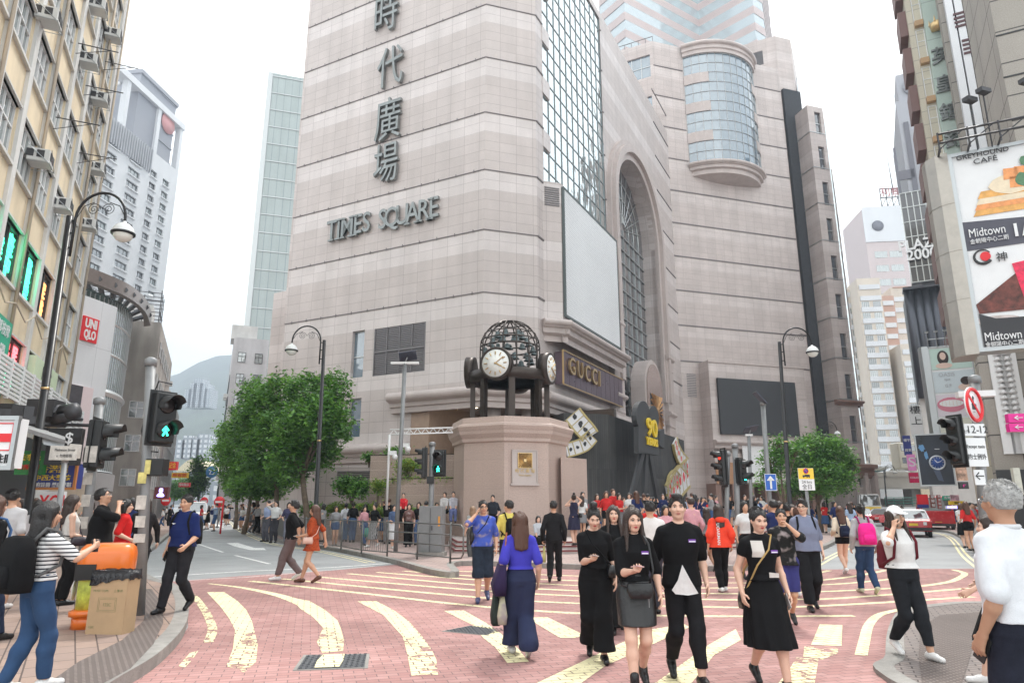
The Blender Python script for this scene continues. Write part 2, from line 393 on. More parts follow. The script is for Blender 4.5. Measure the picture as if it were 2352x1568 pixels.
for pts in[((574,1334),(830,1362),(1078,1390),(1344,1409),(1650,1415),(1961,1414)),((649,1329),(1078,1370),(1344,1386),(1650,1394),(1813,1394),(2020,1384),(2235,1370)),((734,1325),(1078,1354),(1344,1369),(1650,1377),(1813,1376),(1938,1373),(2235,1350)),((799,1317),(1078,1342),(1344,1357),(1650,1363),(1813,1361),(2063,1350),(2170,1338),(2205,1326),(2215,1316),(2190,1308)),((865,1314),(1078,1330),(1344,1345),(1650,1350),(1813,1345),(1938,1340),(2063,1328)),((927,1311),(1078,1322),(1344,1334),(1650,1338),(1813,1337),(1950,1325),(2035,1309)),((984,1308),(1344,1323),(1650,1326),(1813,1325),(1905,1310))]:
 q=smooth(gp(*pts),5);stroke('yellow_line',q,.15,M_yel,.0062)
def ypoly(pts,m=M_yel,z=.008,name='yellow_marking'):
 return sheet(name,gp(*pts),z,m)
stroke('yellow_line',smooth(gp((345,1339),(400,1347),(440,1365),(464,1392),(480,1420),(488,1447),(478,1475))),.12,M_yel2)
ypoly([(410,1530),(436,1500),(455,1495),(442,1515),(425,1533)],M_yel2)
ypoly([(475,1360),(515,1360),(545,1380),(565,1400),(578,1425),(583,1445),(540,1447),(526,1420),(505,1392)])
ypoly([(540,1447),(583,1445),(592,1480),(588,1520),(562,1545),(520,1530),(535,1490)],M_yel2)
stroke('yellow_line',smooth(gp((480,1340),(560,1350),(640,1367),(700,1388))),[.08+.010*i for i in range(19)],M_yel,.0062)
ypoly([(665,1372),(710,1380),(745,1400),(775,1425),(782,1442),(742,1442),(720,1418),(690,1398)])
ypoly([(742,1442),(782,1442),(790,1470),(788,1495),(740,1500),(728,1475)],M_yel2)
ypoly([(821,1381),(865,1381),(905,1402),(940,1428),(968,1460),(925,1462),(905,1440),(880,1412)])
ypoly([(925,1462),(968,1460),(990,1490),(1002,1515),(1006,1550),(945,1552),(935,1500)],M_yel2)
ypoly([(1020,1403),(1065,1402),(1120,1433),(1150,1455),(1190,1490),(1215,1520),(1165,1523),(1140,1490),(1110,1465),(1085,1435)])
ypoly([(1219,1418),(1258,1418),(1342,1459),(1322,1465),(1286,1465),(1230,1431)])
ypoly([(1200,1590),(1236,1568),(1420,1480),(1500,1445),(1572,1434),(1585,1440),(1510,1475),(1390,1530),(1320,1580)])
ypoly([(1490,1580),(1628,1481),(1690,1445),(1702,1470),(1640,1505),(1580,1580)])
ypoly([(1883,1434),(1935,1436),(1933,1484),(1863,1481)])
ypoly([(1848,1485),(1925,1488),(1925,1500),(1890,1515),(1845,1508)],M_yel2)
ypoly([(1830,1510),(1880,1515),(1870,1580),(1780,1580),(1815,1535)],M_yel2)
stroke('yellow_line',smooth(gp((2066,1400),(2020,1412),(1996,1435),(1986,1470),(1978,1505)),5),.13,M_yel)
for pts,w in[(((348,1325),(560,1312),(760,1303),(905,1293)),.14),(((315,1352),(345,1345)),.1),(((540,1275),(620,1295)),.12),(((452,1248),(512,1268)),.12),(((350,1208),(420,1200)),.1)]:
 stroke('white_line',gp(*pts),w,M_wht,.007)
stroke('white_line',gp((380,1335),(560,1326),(860,1300)),.06,M_wht,.0075)
ypoly([(520,1247),(545,1246),(585,1258),(606,1258),(612,1263),(575,1263),(540,1255)],M_wht,.007,'road_arrow')
ypoly([(470,1200),(500,1203),(515,1210),(505,1211),(490,1207)],M_wht,.007,'road_arrow')
for off in(.25,.45):
 e=[p for p in smooth(gp((890,1291),(760,1264),(640,1245),(560,1214))+[Vector((-29,74,0)),Vector((-54,130,0))])]
 stroke('yellow_line',[(p.x-off-.1,p.y-off*.5)for p in e],.08,M_yel,.006)
 e=smooth(gp((1790,1310),(1850,1285),(1925,1243))+[Vector((24.5,55,0)),Vector((44,104,0))])
 stroke('yellow_line',[(p.x+off+.3,p.y)for p in e],.08,M_yel,.006)
 stroke('yellow_line',[(p.x-off,p.y)for p in smooth(gp((2330,1333),(2245,1280),(2175,1226))+[Vector((29.5,55,0))])],.08,M_yel,.006)
for i in range(9):
 p=G(1750+i*19,1306-i*7);stroke('white_line',[p,(p.x+.5,p.y+.12)],.18,M_wht,.007)
M_iron=mat('cast_iron',(.10,.105,.115),.5,.6,var=.25,vscale=30,bump=.4,bscale=120)
def cover(pts,label,paint=None):
 q=gp(*pts);o=Vector((0,0,0))
 for p in q:o+=p/4
 r=empty('manhole_cover',label,'manhole cover',(o.x,o.y,0))
 mb=MB();l=[p-o for p in q];mb.prism(ccw([tuple(p[:2])for p in l]),.001,.010);mb.build('frame',M_kerb,r)
 mb=MB();li=[p*.9 for p in l];mb.prism(ccw([tuple(p[:2])for p in li]),.008,.013)
 ex=(li[1]-li[0]);ey=(li[3]-li[0]);nx,ny=max(4,int(ex.length/.055)),max(4,int(ey.length/.055))
 for i in range(nx):
  for j in range(ny):
   c=li[0]+ex*((i+.5)/nx)+ey*((j+.5)/ny);mb.box((c.x,c.y,.015),(.034,.014,.006),math.atan2(ex.y,ex.x)+(R(90)if(i+j)%2 else 0))
 mb.build('plate',M_iron,r)
 if paint:
  a,b=paint;mb=MB();P=lambda i,j:li[0]+ex*i+ey*j
  mb.poly([(*P(a,.03)[:2],.0195),(*P(b,.03)[:2],.0195),(*P(b+.02,.5)[:2],.0195),(*P(b,.98)[:2],.0195),(*P(a+.02,.98)[:2],.0195),(*P(a-.02,.5)[:2],.0195)]);mb.build('paint_patch',M_yel,r)
cover(((672,1541),(845,1535),(849,1502),(697,1505)),'large rectangular iron manhole cover crossed by a cream paint patch in the red paving',(.25,.62))
cover(((1014,1450),(1120,1460),(1140,1447),(1080,1437)),'diamond set iron manhole cover beside the woman with the dark tote bag')
cover(((1335,1400),(1365,1410),(1385,1402),(1350,1393)),'small iron cover on the striped crossing between the two black dressed walkers')
M_tac=grid_mat('tactile_tile',(.27,.22,.20),(.235,.195,.18),(.13,.105,.095),.06,.06,.018,.0,.8,.15,1.0,rot=R(58))
tp=[G(u,v,.13)for u,v in((80,1590),(200,1590),(300,1535),(352,1480),(375,1430),(372,1385),(348,1352),(325,1352),(335,1385),(330,1425),(280,1470),(180,1520))]
sheet('tactile_paving',tp,.136,M_tac)
tp=[G(u,v,.05)for u,v in((2120,1590),(2110,1500),(2115,1440),(2160,1412),(2260,1405),(2300,1440),(2240,1470),(2200,1600))]
sheet('tactile_paving',tp,.056,M_tac)
#the large granite mall and its towers
ZB=[15.7+4.53*k for k in range(-2,9)]
M_gr=grid_mat('pink_granite_cladding',(.55,.49,.468),(.51,.452,.43),(.34,.29,.28),1.25,.755,.014,0,.42,.07,.15,band=(4.53,.34,(1.17,1.20,1.22),15.7))
M_gr2=grid_mat('granite_wall_panels',(.54,.472,.448),(.50,.435,.412),(.34,.285,.27),1.25,.755,.014,0,.42,.08,.15,band=(4.5,.34,(1.12,1.14,1.15),18.8))
M_trim=mat('granite_trim',(.52,.45,.425),.45,var=.06,vscale=2,dirt=.25)
M_pol=mat('polished_granite',(.36,.28,.255),.25,var=.15,vscale=18)
M_line=mat('band_joint_metal',(.16,.14,.14),.4,.3)
M_mull=mat('mullion_metal',(.50,.52,.52),.35,.7)
M_gl=glass_mat('curtain_wall_glass',(.30,.38,.40),.05)
for _n in('curtain_wall_glass',):_b=MATS[_n].node_tree.nodes['Principled BSDF'];_b.inputs['Metallic'].default_value=.85;_b.inputs['Base Color'].default_value=(.62,.70,.71,1)
M_gld=glass_mat('dark_glass',(.045,.055,.065),.06)
M_glb=glass_mat('blue_glass',(.10,.16,.21),.05)
M_dark=mat('dark_void',(.025,.024,.024),.8)
M_louv=mat('louvre_metal',(.17,.16,.165),.5,.4)
M_steel=mat('brushed_steel',(.42,.44,.45),.38,.85)
x0,y0=XH(1105,44),44.0
WA=Wall(x0,y0,-1.921,1,flip=True);WB=Wall(x0,y0,3.17,1)
b1=WB.pt(3.91,0);WC=Wall(b1.x,b1.y,.5206,1);c1=WC.pt(40.36,0);WD=Wall(c1.x,c1.y,3.17,1)
TS=empty('shopping_mall','huge pink granite mall block with chamfered corner, glass curtain wall and tall arched window','shopping mall',(x0,y0,0))
TS.location=(0,0,0)
HT=49.5
def P(name,mb,m,par,**k):return mb.build(name,m,par,**k)
mb=MB()
lv=[WA.px(u,v)for u,v in((977,742),(862,752),(860,862),(975,853))]
LV=(lv[0][0],lv[1][0],(lv[3][1]+lv[2][1])/2,(lv[0][1]+lv[1][1])/2)
w1=(WA.px(836,800)[0],WA.px(808,800)[0],WA.px(820,867)[1],WA.px(820,760)[1])
w2=(WA.px(828,960)[0],WA.px(800,960)[0],WA.px(812,1004)[1],WA.px(812,915)[1])
zc=WA.px(905,905)[1]-.3
ent=(0,WA.px(942,1000)[0],0,zc-.5)
HA=[LV,w1,w2,(-.01,ent[1],.0,ent[3])]
holes(WA,0,18.1,0,HT,HA,mb,depth=.5)
holes(WB,0,3.91,0,HT,[(-.01,3.92,0,ent[3])],mb,depth=0)
P('corner_wall',mb,M_gr,TS)
mb=MB();mb.wbox(WA,18.1,20.2,0,18.7,-3,-.5);mb.wbox(WA,18.1,18.3,0,HT,-12,0.0);PS('side_annex',mb,M_gr2,TS)
mb=MB();mb.prism([tuple(WA.pt(18.1,0,-.01)[:2]),tuple(WA.pt(0,0,-.01)[:2]),tuple(WB.pt(3.91,0,-.01)[:2]),tuple(WC.pt(40.3,0,-.01)[:2]),tuple(WA.pt(18.1,0,-30)[:2])],HT-.3,HT);P('roof',mb,M_trim,TS)
mb=MB()
for z in ZB[1:]:
 if z<12:continue
 mb.wbox(WA,-.02,18.15,z-.05,z+.02,-.02,.05);mb.wbox(WB,-.02,3.95,z-.05,z+.02,-.02,.05)
 for k in range(12):a=.8+k*1.5;mb.wbox(WA,a,a+.06,z-.12,z+.1,.071,.10)
PS('band_joint',mb,M_line,TS)
mb=MB();n=26
for i in range(n):
 z=LV[2]+(LV[3]-LV[2])*(i+.5)/n;mb.wbox(WA,LV[0],LV[1],z-.05,z+.05,-.25,-.04)
for k in range(5):a=LV[0]+(LV[1]-LV[0])*k/4;mb.wbox(WA,a-.05,a+.05,LV[2],LV[3],-.3,.01)
mb.wbox(WA,LV[0],LV[1],(LV[2]+LV[3])/2-.08,(LV[2]+LV[3])/2+.08,-.3,.02)
lo=P('louvre_vent',mb,M_louv,TS)
mb=MB();mb.wbox(WA,LV[0],LV[1],LV[2],LV[3],-.55,-.5);P('vent_back',mb,M_dark,lo)
for w_ in(w1,w2):
 mb=MB();mb.wbox(WA,w_[0],w_[1],w_[2],w_[3],-.5,-.30);o=P('window',mb,M_glb,TS)
 mb=MB();zm=(w_[2]*.55+w_[3]*.45)
 for z in(w_[2]+.03,zm,w_[3]-.03):mb.wbox(WA,w_[0],w_[1],z-.04,z+.04,-.29,-.22)
 P('frame',mb,M_mull,o)
def cornice(mb,w,a0,a1,z,prof,mi=0):
 pr=[(d,z+dz)for d,dz in prof];n=len(pr)
 vs=[w.pt(a0,q[1],q[0])for q in pr]+[w.pt(a1,q[1],q[0])for q in pr]
 mb.add(vs,[(i,i+1,n+i+1,n+i)for i in range(n-1)]+[tuple(range(n)),tuple(reversed(range(n,2*n)))],mi)
def torus_prof(r,out,cz,n=8):return[(out+r*math.cos(math.pi*(-.5+k/n)),cz+r*math.sin(math.pi*(-.5+k/n)))for k in range(n+1)]
CPR=[(0,-1.1),(.35,-1.1),(.35,-.75),(.5,-.7),(.5,-.45)]+torus_prof(.32,.65,-.05)+[(0,.35)]
mb=MB();aL=WA.px(905,905)[0]
cornice(mb,WA,-.15,aL,zc,CPR);cornice(mb,WB,-.25,4.2,zc,CPR);cornice(mb,WC,-.1,17.5,zc-.1,CPR)
zl=WA.px(850,1022)[1];cornice(mb,WA,ent[1]+.1,18.4,zl,[(0,-1.2),(.3,-1.2),(.3,-.8),(.45,-.8)]+torus_prof(.3,.5,-.3)+[(0,.1)])
PS('cornice',mb,M_trim,TS)
M_soff=mat('soffit_panels',(.50,.42,.36),.5,var=.05)
M_bron=mat('bronze_panel',(.10,.07,.055),.35,.4,var=.2,vscale=1.5)
mb=MB();e1=ent[1]
sp=[WA.pt(e1,0,0),WA.pt(0,0,0),WB.pt(3.91,0,0),WC.pt(15,0,-.05),WC.pt(15,0,-9),WA.pt(e1,0,-9)]
mb.poly([(p.x,p.y,ent[3])for p in sp]);P('entrance_soffit',mb,M_soff,TS)
mb=MB();mb.wbox(WA,-6,e1,0,ent[3],-9,-8.5);mb.wbox(WC,3,15,0,ent[3],-8,-7.5);P('entrance_back_wall',mb,M_bron,TS)
mb=MB();mb.wbox(WA,e1-1.5,e1-.02,0,ent[3]-.01,-8.4,-.02);P('entrance_side_wall',mb,mat('tan_stone',(.38,.27,.20),.5,var=.1),TS)
M_lamp=mat('downlight_glow',(1,.9,.7),.5,emit=(1,.82,.55),estr=12)
for i in range(5):
 for j in range(3):
  p=WA.pt(.8+i*1.7,0,-1.4-j*2.1);mb=MB();mb.lathe((p.x,p.y,ent[3]-.03),[(.09,0),(.09,.025)],12);P('downlight',mb,M_lamp,TS)
for k in range(3):
 p=WB.pt(1+k*1.3,0,-1.0);mb=MB();mb.lathe((p.x,p.y,0),[(.55,0),(.55,ent[3]-.01)],20)
 if k!=1:P('column',mb,M_trim,TS)
M_let=mat('sign_letter_metal',(.27,.285,.28),.35,.8,var=.2,vscale=2,dirt=.3)
for ch,(u,v),hpx,sx in(('時',(884,42),88,.5),('代',(894,165),95,.52),('廣',(889,285),100,.5),('場',(884,420-35),95,.55)):
 a,z=WA.px(u+8,v);zt=WA.px(u+8,v-hpx/2)[1];zb=WA.px(u+8,v+hpx/2)[1]
 mb=MB();text_on(mb,WA,a,z,ch,(zt-zb)*1.02,off=.12,depth=.28,sx=.68,bold=0)
 P('sign_character',mb,M_let,TS)
al,zl_=WA.px(757,534);ar,zr_=WA.px(1010,481)
for(wd,ua,ub,va,vb)in(('TIMES',757,856,534,514),('SQUARE',874,1012,508,481)):
 a0_,z0_=WA.px(ua,va);a1_,z1_=WA.px(ub,vb);Lw=a0_-a1_;n=len(wd)
 for i,ch in enumerate(wd):
  wts={'I':.55,'M':1.25,'T':.95,'E':.95,'S':.85};ws=[wts.get(c,1.05)for c in wd];cs=sum(ws[:i])+ws[i]/2
  a=a0_-Lw*cs/sum(ws);mb=MB();text_on(mb,WA,a,(z0_+z1_)/2,ch,2.25,off=.1,depth=.2,sx=.78,bold=.02)
  zc_=(z0_+z1_)/2
  if ch in 'TIMESAR':
   for dx_ in{'I':(0,),'T':(0,),'M':(-.42,.42),'A':(-.45,.45),'R':(-.3,.5),'E':(-.25,),'S':()}[ch]:
    mb.wbox(WA,a+dx_-.28 if False else a-dx_-.26,a-dx_+.26,zc_-.86,zc_-.74,.1,.36)
    if ch in 'IME':mb.wbox(WA,a-dx_-.24,a-dx_+.24,zc_+.70,zc_+.82,.1,.36)
  P('sign_letter',mb,M_let,TS)
ar_l=WC.px(1412,520)[0];ar_r=WC.px(1504,560)[0];ac=(ar_l+ar_r)/2;arr=(ar_r-ar_l)/2
z_top=WC.px(1431,350)[1];z_spr=z_top-arr
GL0,GL1,GZ0=1.2,14.9,24.7
mb=MB();hsC=[(GL0,GL1,GZ0,HT-.8),(-.01,15.5,0,ent[3]),(ar_l,ar_r,9.6,z_spr)]
holes(WC,0,40.36,0,z_spr,[h for h in hsC if h[2]<z_spr-.1]+[],mb,depth=.1)if False else None
def arch_wall(mb):
 zA=z_spr;hs2=[(GL0,GL1,GZ0,zA),(-.01,15.5,0,ent[3]),(ar_l,ar_r,9.6,zA)]
 holes(WC,0,40.36,0,zA,hs2,mb,depth=.0)
 zT=z_top+.01
 if GL1<ar_l:
  holes(WC,0,ar_l,zA,HT,[(GL0,GL1,zA-.01,HT-.8)],mb,depth=.0)
 holes(WC,ar_r,40.36,zA,HT,[(WC.px(1481,272)[0],WC.px(1481,272)[0]+.9,WC.px(1481,285)[1],WC.px(1481,259)[1]),(WC.px(1488,355)[0],WC.px(1488,355)[0]+.9,WC.px(1485,365)[1],WC.px(1485,338)[1])],mb,depth=.6)
 N=24
 for i in range(N):
  q0=math.pi*i/N;q1=math.pi*(i+1)/N
  p0=(ac+arr*math.cos(q0),zA+arr*math.sin(q0));p1=(ac+arr*math.cos(q1),zA+arr*math.sin(q1))
  mb.quad(WC.pt(p0[0],p0[1]),WC.pt(p0[0],HT),WC.pt(p1[0],HT),WC.pt(p1[0],p1[1]))
  mb.quad(WC.pt(p0[0],p0[1]),WC.pt(p1[0],p1[1]),WC.pt(*p1,-1.6),WC.pt(*p0,-1.6))
 for a in(ar_l,ar_r):mb.quad(WC.pt(a,9.6),WC.pt(a,zA),WC.pt(a,zA,-1.6),WC.pt(a,9.6,-1.6))
arch_wall(mb);P('side_wall',mb,M_gr,TS)
mb=MB()
for z in ZB[1:]:
 if z<11.5:continue
 segs=[(0,GL0)]+([(GL1,ar_l-2.2)]if z<HT else[])
 if z<GZ0:segs=[(0,ar_l-2.2)]
 segs.append((ar_r+2.2,40.3))
 for a,b in segs:
  if b>a:mb.wbox(WC,a,b,z-.07,z+.05,-.02,.07)
PS('band_joint',mb,M_line,TS)
mb=MB()
def arch_ring(mb,r0,r1,d0,d1,zb=12.5):
 N=28;pts=[(ac+math.cos(math.pi*i/N),math.sin(math.pi*i/N))for i in range(N+1)]
 ring=[]
 for i in range(N+1):
  c,s_=math.cos(math.pi*i/N),math.sin(math.pi*i/N);ring.append(((ac+r0*c,z_spr+r0*s_),(ac+r1*c,z_spr+r1*s_)))
 ring=[((ac+r0,zb),(ac+r1,zb))]+ring+[((ac-r0,zb),(ac-r1,zb))]
 for i in range(len(ring)-1):
  (a,b),(c,d)=ring[i],ring[i+1]
  mb.quad(WC.pt(*a,d1),WC.pt(*b,d1),WC.pt(*d,d1),WC.pt(*c,d1));mb.quad(WC.pt(*b,d0),WC.pt(*b,d1),WC.pt(*d,d1),WC.pt(*d,d0));mb.quad(WC.pt(*a,d1),WC.pt(*a,d0),WC.pt(*c,d0),WC.pt(*c,d1))
arch_ring(mb,arr,arr+.7,-.5,.35);arch_ring(mb,arr+.7,arr+1.5,-.01,.75);arch_ring(mb,arr+1.5,arr+2.0,-.01,.4)
P('arch_moulding',mb,M_trim,TS)
mb=MB();N=20
pts=[WC.pt(ac+arr*math.cos(math.pi*i/N),z_spr+arr*math.sin(math.pi*i/N),-1.5)for i in range(N+1)]+[WC.pt(ar_l,9.6,-1.5),WC.pt(ar_r,9.6,-1.5)]
mb.poly(pts);og=P('arch_window',mb,M_gld,TS)
mb=MB()
for k in range(1,8):
 a=ar_l+(ar_r-ar_l)*k/8;zt_=z_spr;mb.wbox(WC,a-.05,a+.05,9.6,zt_,-1.49,-1.38)
z=9.6
while z<z_spr:mb.wbox(WC,ar_l,ar_r,z-.05,z+.05,-1.49,-1.36);z+=1.5
for r_ in(.25,.5,.75):
 mb.tube([WC.pt(ac+arr*r_*math.cos(math.pi*i/16),z_spr+arr*r_*math.sin(math.pi*i/16),-1.42)for i in range(17)],.06,5)
for i in range(1,12):
 q=math.pi*i/12;mb.tube([WC.pt(ac+arr*.12*math.cos(q),z_spr+arr*.12*math.sin(q),-1.42),WC.pt(ac+arr*math.cos(q),z_spr+arr*math.sin(q),-1.42)],.045,5)
P('mullions',mb,M_mull,og)
mb=MB();mb.wbox(WC,GL0,GL1,GZ0,HT-.8,-.3,-.12);og=P('curtain_wall',mb,M_gl,TS)
mb=MB();na=11
for k in range(na+1):a=GL0+(GL1-GL0)*k/na;mb.wbox(WC,a-.03,a+.03,GZ0,HT-.8,-.13,-.06)
z=GZ0
while z<HT:mb.wbox(WC,GL0,GL1,z-.03,z+.03,-.13,-.07);z+=1.51
P('mullions',mb,mat('dark_mullion',(.28,.32,.33),.5,.2),og)
mb=MB()
for k in range(5):
 z=GZ0+1.5+k*4.53;mb.wbox(WC,GL0-.1,GL0+1.2,z+1.6,z+3.0,-.1,.06)
PS('wall_panel',mb,M_gr,TS)
o1=WC.pt(.95,0,0);o2=o1+WB.t*1.45;WO=Wall(o1.x,o1.y,*WB.t[:2]);WS=Wall(o2.x,o2.y,*WC.t[:2])
sr=WS.px(1414,650)[0];szt=WS.px(1302,448)[1];szb=WS.px(1303,740)[1];szb2=WS.px(1416,798)[1]
zob=(szb+szb2)/2-.5
mb=MB();holes(WO,0,1.45,zob,GZ0+.2,[],mb);holes(WS,0,sr+.6,zob,GZ0+.2,[],mb)
q=WS.pt(sr+.6,0);q2=WC.pt((q-WC.o).dot(WC.t),0)
mb.quad((q.x,q.y,zob),(q2.x,q2.y,zob),(q2.x,q2.y,GZ0+.2),(q.x,q.y,GZ0+.2))
mb.poly([(p.x,p.y,GZ0+.2)for p in(o1,o2,q,q2)]);mb.poly([(p.x,p.y,zob)for p in(o1,q2,q,o2)])
P('oriel',mb,M_gr,TS)
mb=MB()
PR2=[(0,-1.5),(.0,-1.1),(.35,-.95),(.35,-.6),(.55,-.55)]+torus_prof(.22,.6,-.25)+[(0,0)]
cornice(mb,WO,-.2,1.8,zob+.2,PR2);cornice(mb,WS,-.25,sr+1.0,zob+.2,PR2)
PR3=[(0,-.6),(.2,-.6),(.2,-.35)]+torus_prof(.18,.4,-.1)+[(0,.1)]
for a,z_ in((ar_l-3.0,17.8),(ar_r+.4,17.8),(ar_l-3.0,11.2),(ar_r+.2,11.6),(ar_r+.2,8.0)):
 cornice(mb,WC,a,a+2.6,z_,PR2);cornice(mb,WC,a+.2,a+2.4,z_-1.5,PR3)
mb.wbox(WC,ar_l-3,ar_l-.4,0,17.8,-.1,.5);mb.wbox(WC,ar_r+.4,ar_r+3,0,17.8,-.1,.5)
PS('cornice',mb,M_trim,TS)
mb=MB()
for i in range(9):mb.wbox(WO,.15,1.3,23.0+i*.17,23.08+i*.17,0,.06)
P('louvre_vent',mb,M_louv,TS)
M_led=grid_mat('led_mesh',(.86,.87,.87),(.82,.83,.84),(.55,.56,.57),.22,.16,.03,.5,.6,.02,.4)
mb=MB();mb.wbox(WS,.15,sr,zob+.7,szt,.10,.20);mo=P('media_screen',mb,M_led,TS)
mb=MB()
for a,b,c,d in((.02,sr+.15,zob+.55,zob+.72),(.02,sr+.15,szt-.02,szt+.18),(.0,.16,zob+.6,szt+.1),(sr-.02,sr+.15,zob+.6,szt+.1)):mb.wbox(WS,a,b,c,d,.05,.22)
P('frame',mb,mat('dark_frame',(.10,.12,.12),.5,.3),mo)
fa=[WC.px(1271,809),WC.px(1410,873),WC.px(1410,933),WC.px(1272,884)]
fz1=(fa[0][1]+fa[1][1])/2;fz0=(fa[2][1]+fa[3][1])/2
fl,fr=fa[0][0],fa[1][0]
M_plum=mat('plum_metal_panel',(.15,.105,.13),.3,.5,var=.08);M_gold=mat('gold_letter',(.62,.44,.22),.3,.9)
mb=MB();nf=12
for k in range(nf):a=fl+(fr-fl)*k/nf;mb.wbox(WC,a+.02,a+(fr-fl)/nf-.02,fz0,fz1,.1,.75)
fo=P('shop_fascia',mb,M_plum,TS)
mb=MB();mb.wbox(WC,fl-.1,fr+.05,fz1,fz1+.08,.7,.82);mb.wbox(WC,fl-.1,fl-.02,fz0,fz1,.7,.82);mb.wbox(WC,fl,fr,fz0-.07,fz0,.7,.8);P('gold_trim',mb,M_gold,fo)
for i,ch in enumerate('GUCCI'):
 a=WC.px(1288,858)[0]+(WC.px(1354,878)[0]-WC.px(1288,858)[0])*[0,.27,.53,.78,.98][i]
 mb=MB();text_on(mb,WC,a,(fz0+fz1)/2+.2,ch,1.75,off=.80,depth=.16,sx=.95,bold=.01);P('shop_letter',mb,M_gold,fo)
ma=WC.px(1480,900)[0];mz0=WC.px(1480,965)[1];mz1=WC.px(1480,832)[1];mr=(WC.px(1500,900)[0]-WC.px(1459,900)[0])/2
def archpts(c,r,zb,zs,off,N=16):return[WC.pt(c-r,zb,off)]+[WC.pt(c-r*math.cos(math.pi*i/N),zs+r*math.sin(math.pi*i/N),off)for i in range(N+1)]+[WC.pt(c+r,zb,off)]
mb=MB();mb.extr(archpts(ma,mr,mz0-1,mz1-mr,1.0),WC.n*-1.4);md=P('portal_arch',mb,M_trim,TS)
mb=MB();mb.extr(archpts(ma,mr*.86,mz0,mz1-mr,1.12),WC.n*-.1);P('arch_trim',mb,M_pol,md)
mb=MB();g0=mz1-mr*1.15;mb.wbox(WC,ma-mr*.62,ma+mr*.62,g0-3.4,g0,1.14,1.16);P('emblem_back',mb,M_dark,md)
mb=MB();gc=g0-1.7
for i in range(24):
 q=2*math.pi*i/24;L1=1/max(abs(math.cos(q))/(mr*.6),abs(math.sin(q))/1.65)
 mb.tube([WC.pt(ma+.35*math.cos(q),gc+.35*math.sin(q),1.22),WC.pt(ma+L1*math.cos(q),gc+L1*math.sin(q),1.22)],[.03,.13],4)
mb.lathe(WC.pt(ma,gc,1.2),[(.01,.15),(.5,.1),(.5,0)],16,0,WC.n.to_track_quat('Z','Y').to_matrix().to_4x4())
P('sunburst',mb,mat('old_gold',(.45,.25,.11),.4,.7,var=.3),md)
W_D=empty('office_block','pink granite office block with a bulging curved glass bay high on its wall','office block')
DH=63.0
bl=WD.px(1576,250)[0];brr=WD.px(1740,300)[0];bz1=WD.px(1571,135)[1];bz0=WD.px(1590,378)[1]
scl,scr=WD.px(1641,930)[0],WD.px(1825,940)[0]
mb=MB();holes(WD,-1.5,18.9,0,DH,[(bl+.3,brr-.3,bz0,bz1)],mb,depth=1.2);P('wall',mb,M_gr2,W_D)
mb=MB()
for z in[18.8+4.5*k for k in range(0,10)]:
 if z>bz0-2 and z<bz1+1:mb.wbox(WD,-1.5,bl-.2,z-.06,z+.06,-.02,.08);mb.wbox(WD,brr+.2,18.9,z-.06,z+.06,-.02,.08)
 else:mb.wbox(WD,-1.5,18.9,z-.08,z+.06,-.02,.08)
PS('band_joint',mb,M_line,W_D)
mb=MB();mb.quad(WD.pt(-1.5,DH),WD.pt(18.9,DH),WD.pt(18.9,DH,-20),WD.pt(-1.5,DH,-20));mb.quad(WD.pt(18.9,0),WD.pt(18.9,DH),WD.pt(18.9,DH,-20),WD.pt(18.9,0,-20))
P('roof',mb,M_trim,W_D)
BW=(brr-bl)/2;bc=(bl+brr)/2;bulge=2.6;RB=(BW*BW+bulge*bulge)/(2*bulge);qm=math.asin(BW/RB)
def bay(q,z,ex=0.0):return WD.pt(bc+(RB+ex)*math.sin(q),z,-(RB-bulge)+(RB+ex)*math.cos(q))
NB=12
bp=empty('curved_bay','x','x');del bp['label'];del bp['category'];bp.parent=W_D
bp_m=MB()
for i in range(NB):
 q0=-qm+2*qm*i/NB;q1=-qm+2*qm*(i+1)/NB
 bp_m.quad(bay(q0,bz0),bay(q1,bz0),bay(q1,bz1),bay(q0,bz1))
bpo=P('curved_bay',bp_m,M_glb,W_D);bpo_=bpo
bpo.data.polygons.foreach_set('use_smooth',[True]*NB)
bpy.data.objects.remove(bp)
bpo.name='curved_bay'
mb=MB();fh=(bz1-bz0)/11.0
for k in range(12):
 z=bz0+fh*k;mb.tube([bay(-qm+2*qm*i/NB,z,.03)for i in range(NB+1)],.045,4)
for i in range(NB+1):q=-qm+2*qm*i/NB;mb.tube([bay(q,bz0,.03),bay(q,bz1,.03)],.045,4)
P('mullions',mb,M_mull,bpo)
mb=MB()
for k in(2,5,8):
 for(i0,i1)in((0,3),(NB-2,NB)):
  for i in range(i0,i1):
   q0=-qm+2*qm*i/NB;q1=-qm+2*qm*(i+1)/NB;z=bz0+fh*k
   a=[bay(q0,z,.02),bay(q1,z,.02),bay(q1,z+fh,.02),bay(q0,z+fh,.02)];b=[bay(q0,z,.16),bay(q1,z,.16),bay(q1,z+fh,.16),bay(q0,z+fh,.16)]
   mb.add(a+b,[(4,5,6,7),(0,1,5,4),(3,2,6,7),(0,4,7,3),(1,2,6,5)])
PS('spandrel',mb,M_trim,bpo)
mb=MB()
def baycorn(z,prof):
 ring=[[bay(-qm+2*qm*i/16,z+dz,d)for d,dz in prof]for i in range(17)];n=len(prof)
 vs=[p for r_ in ring for p in r_];mb.add(vs,[(i*n+k,(i+1)*n+k,(i+1)*n+k+1,i*n+k+1)for i in range(16)for k in range(n-1)])
baycorn(bz1,[(-2.5,0),(.3,0),(.3,.5),(.5,.6),(.35,1.2),(.45,1.25)]+torus_prof(.26,.5,1.5)+[(-2.5,1.8)])
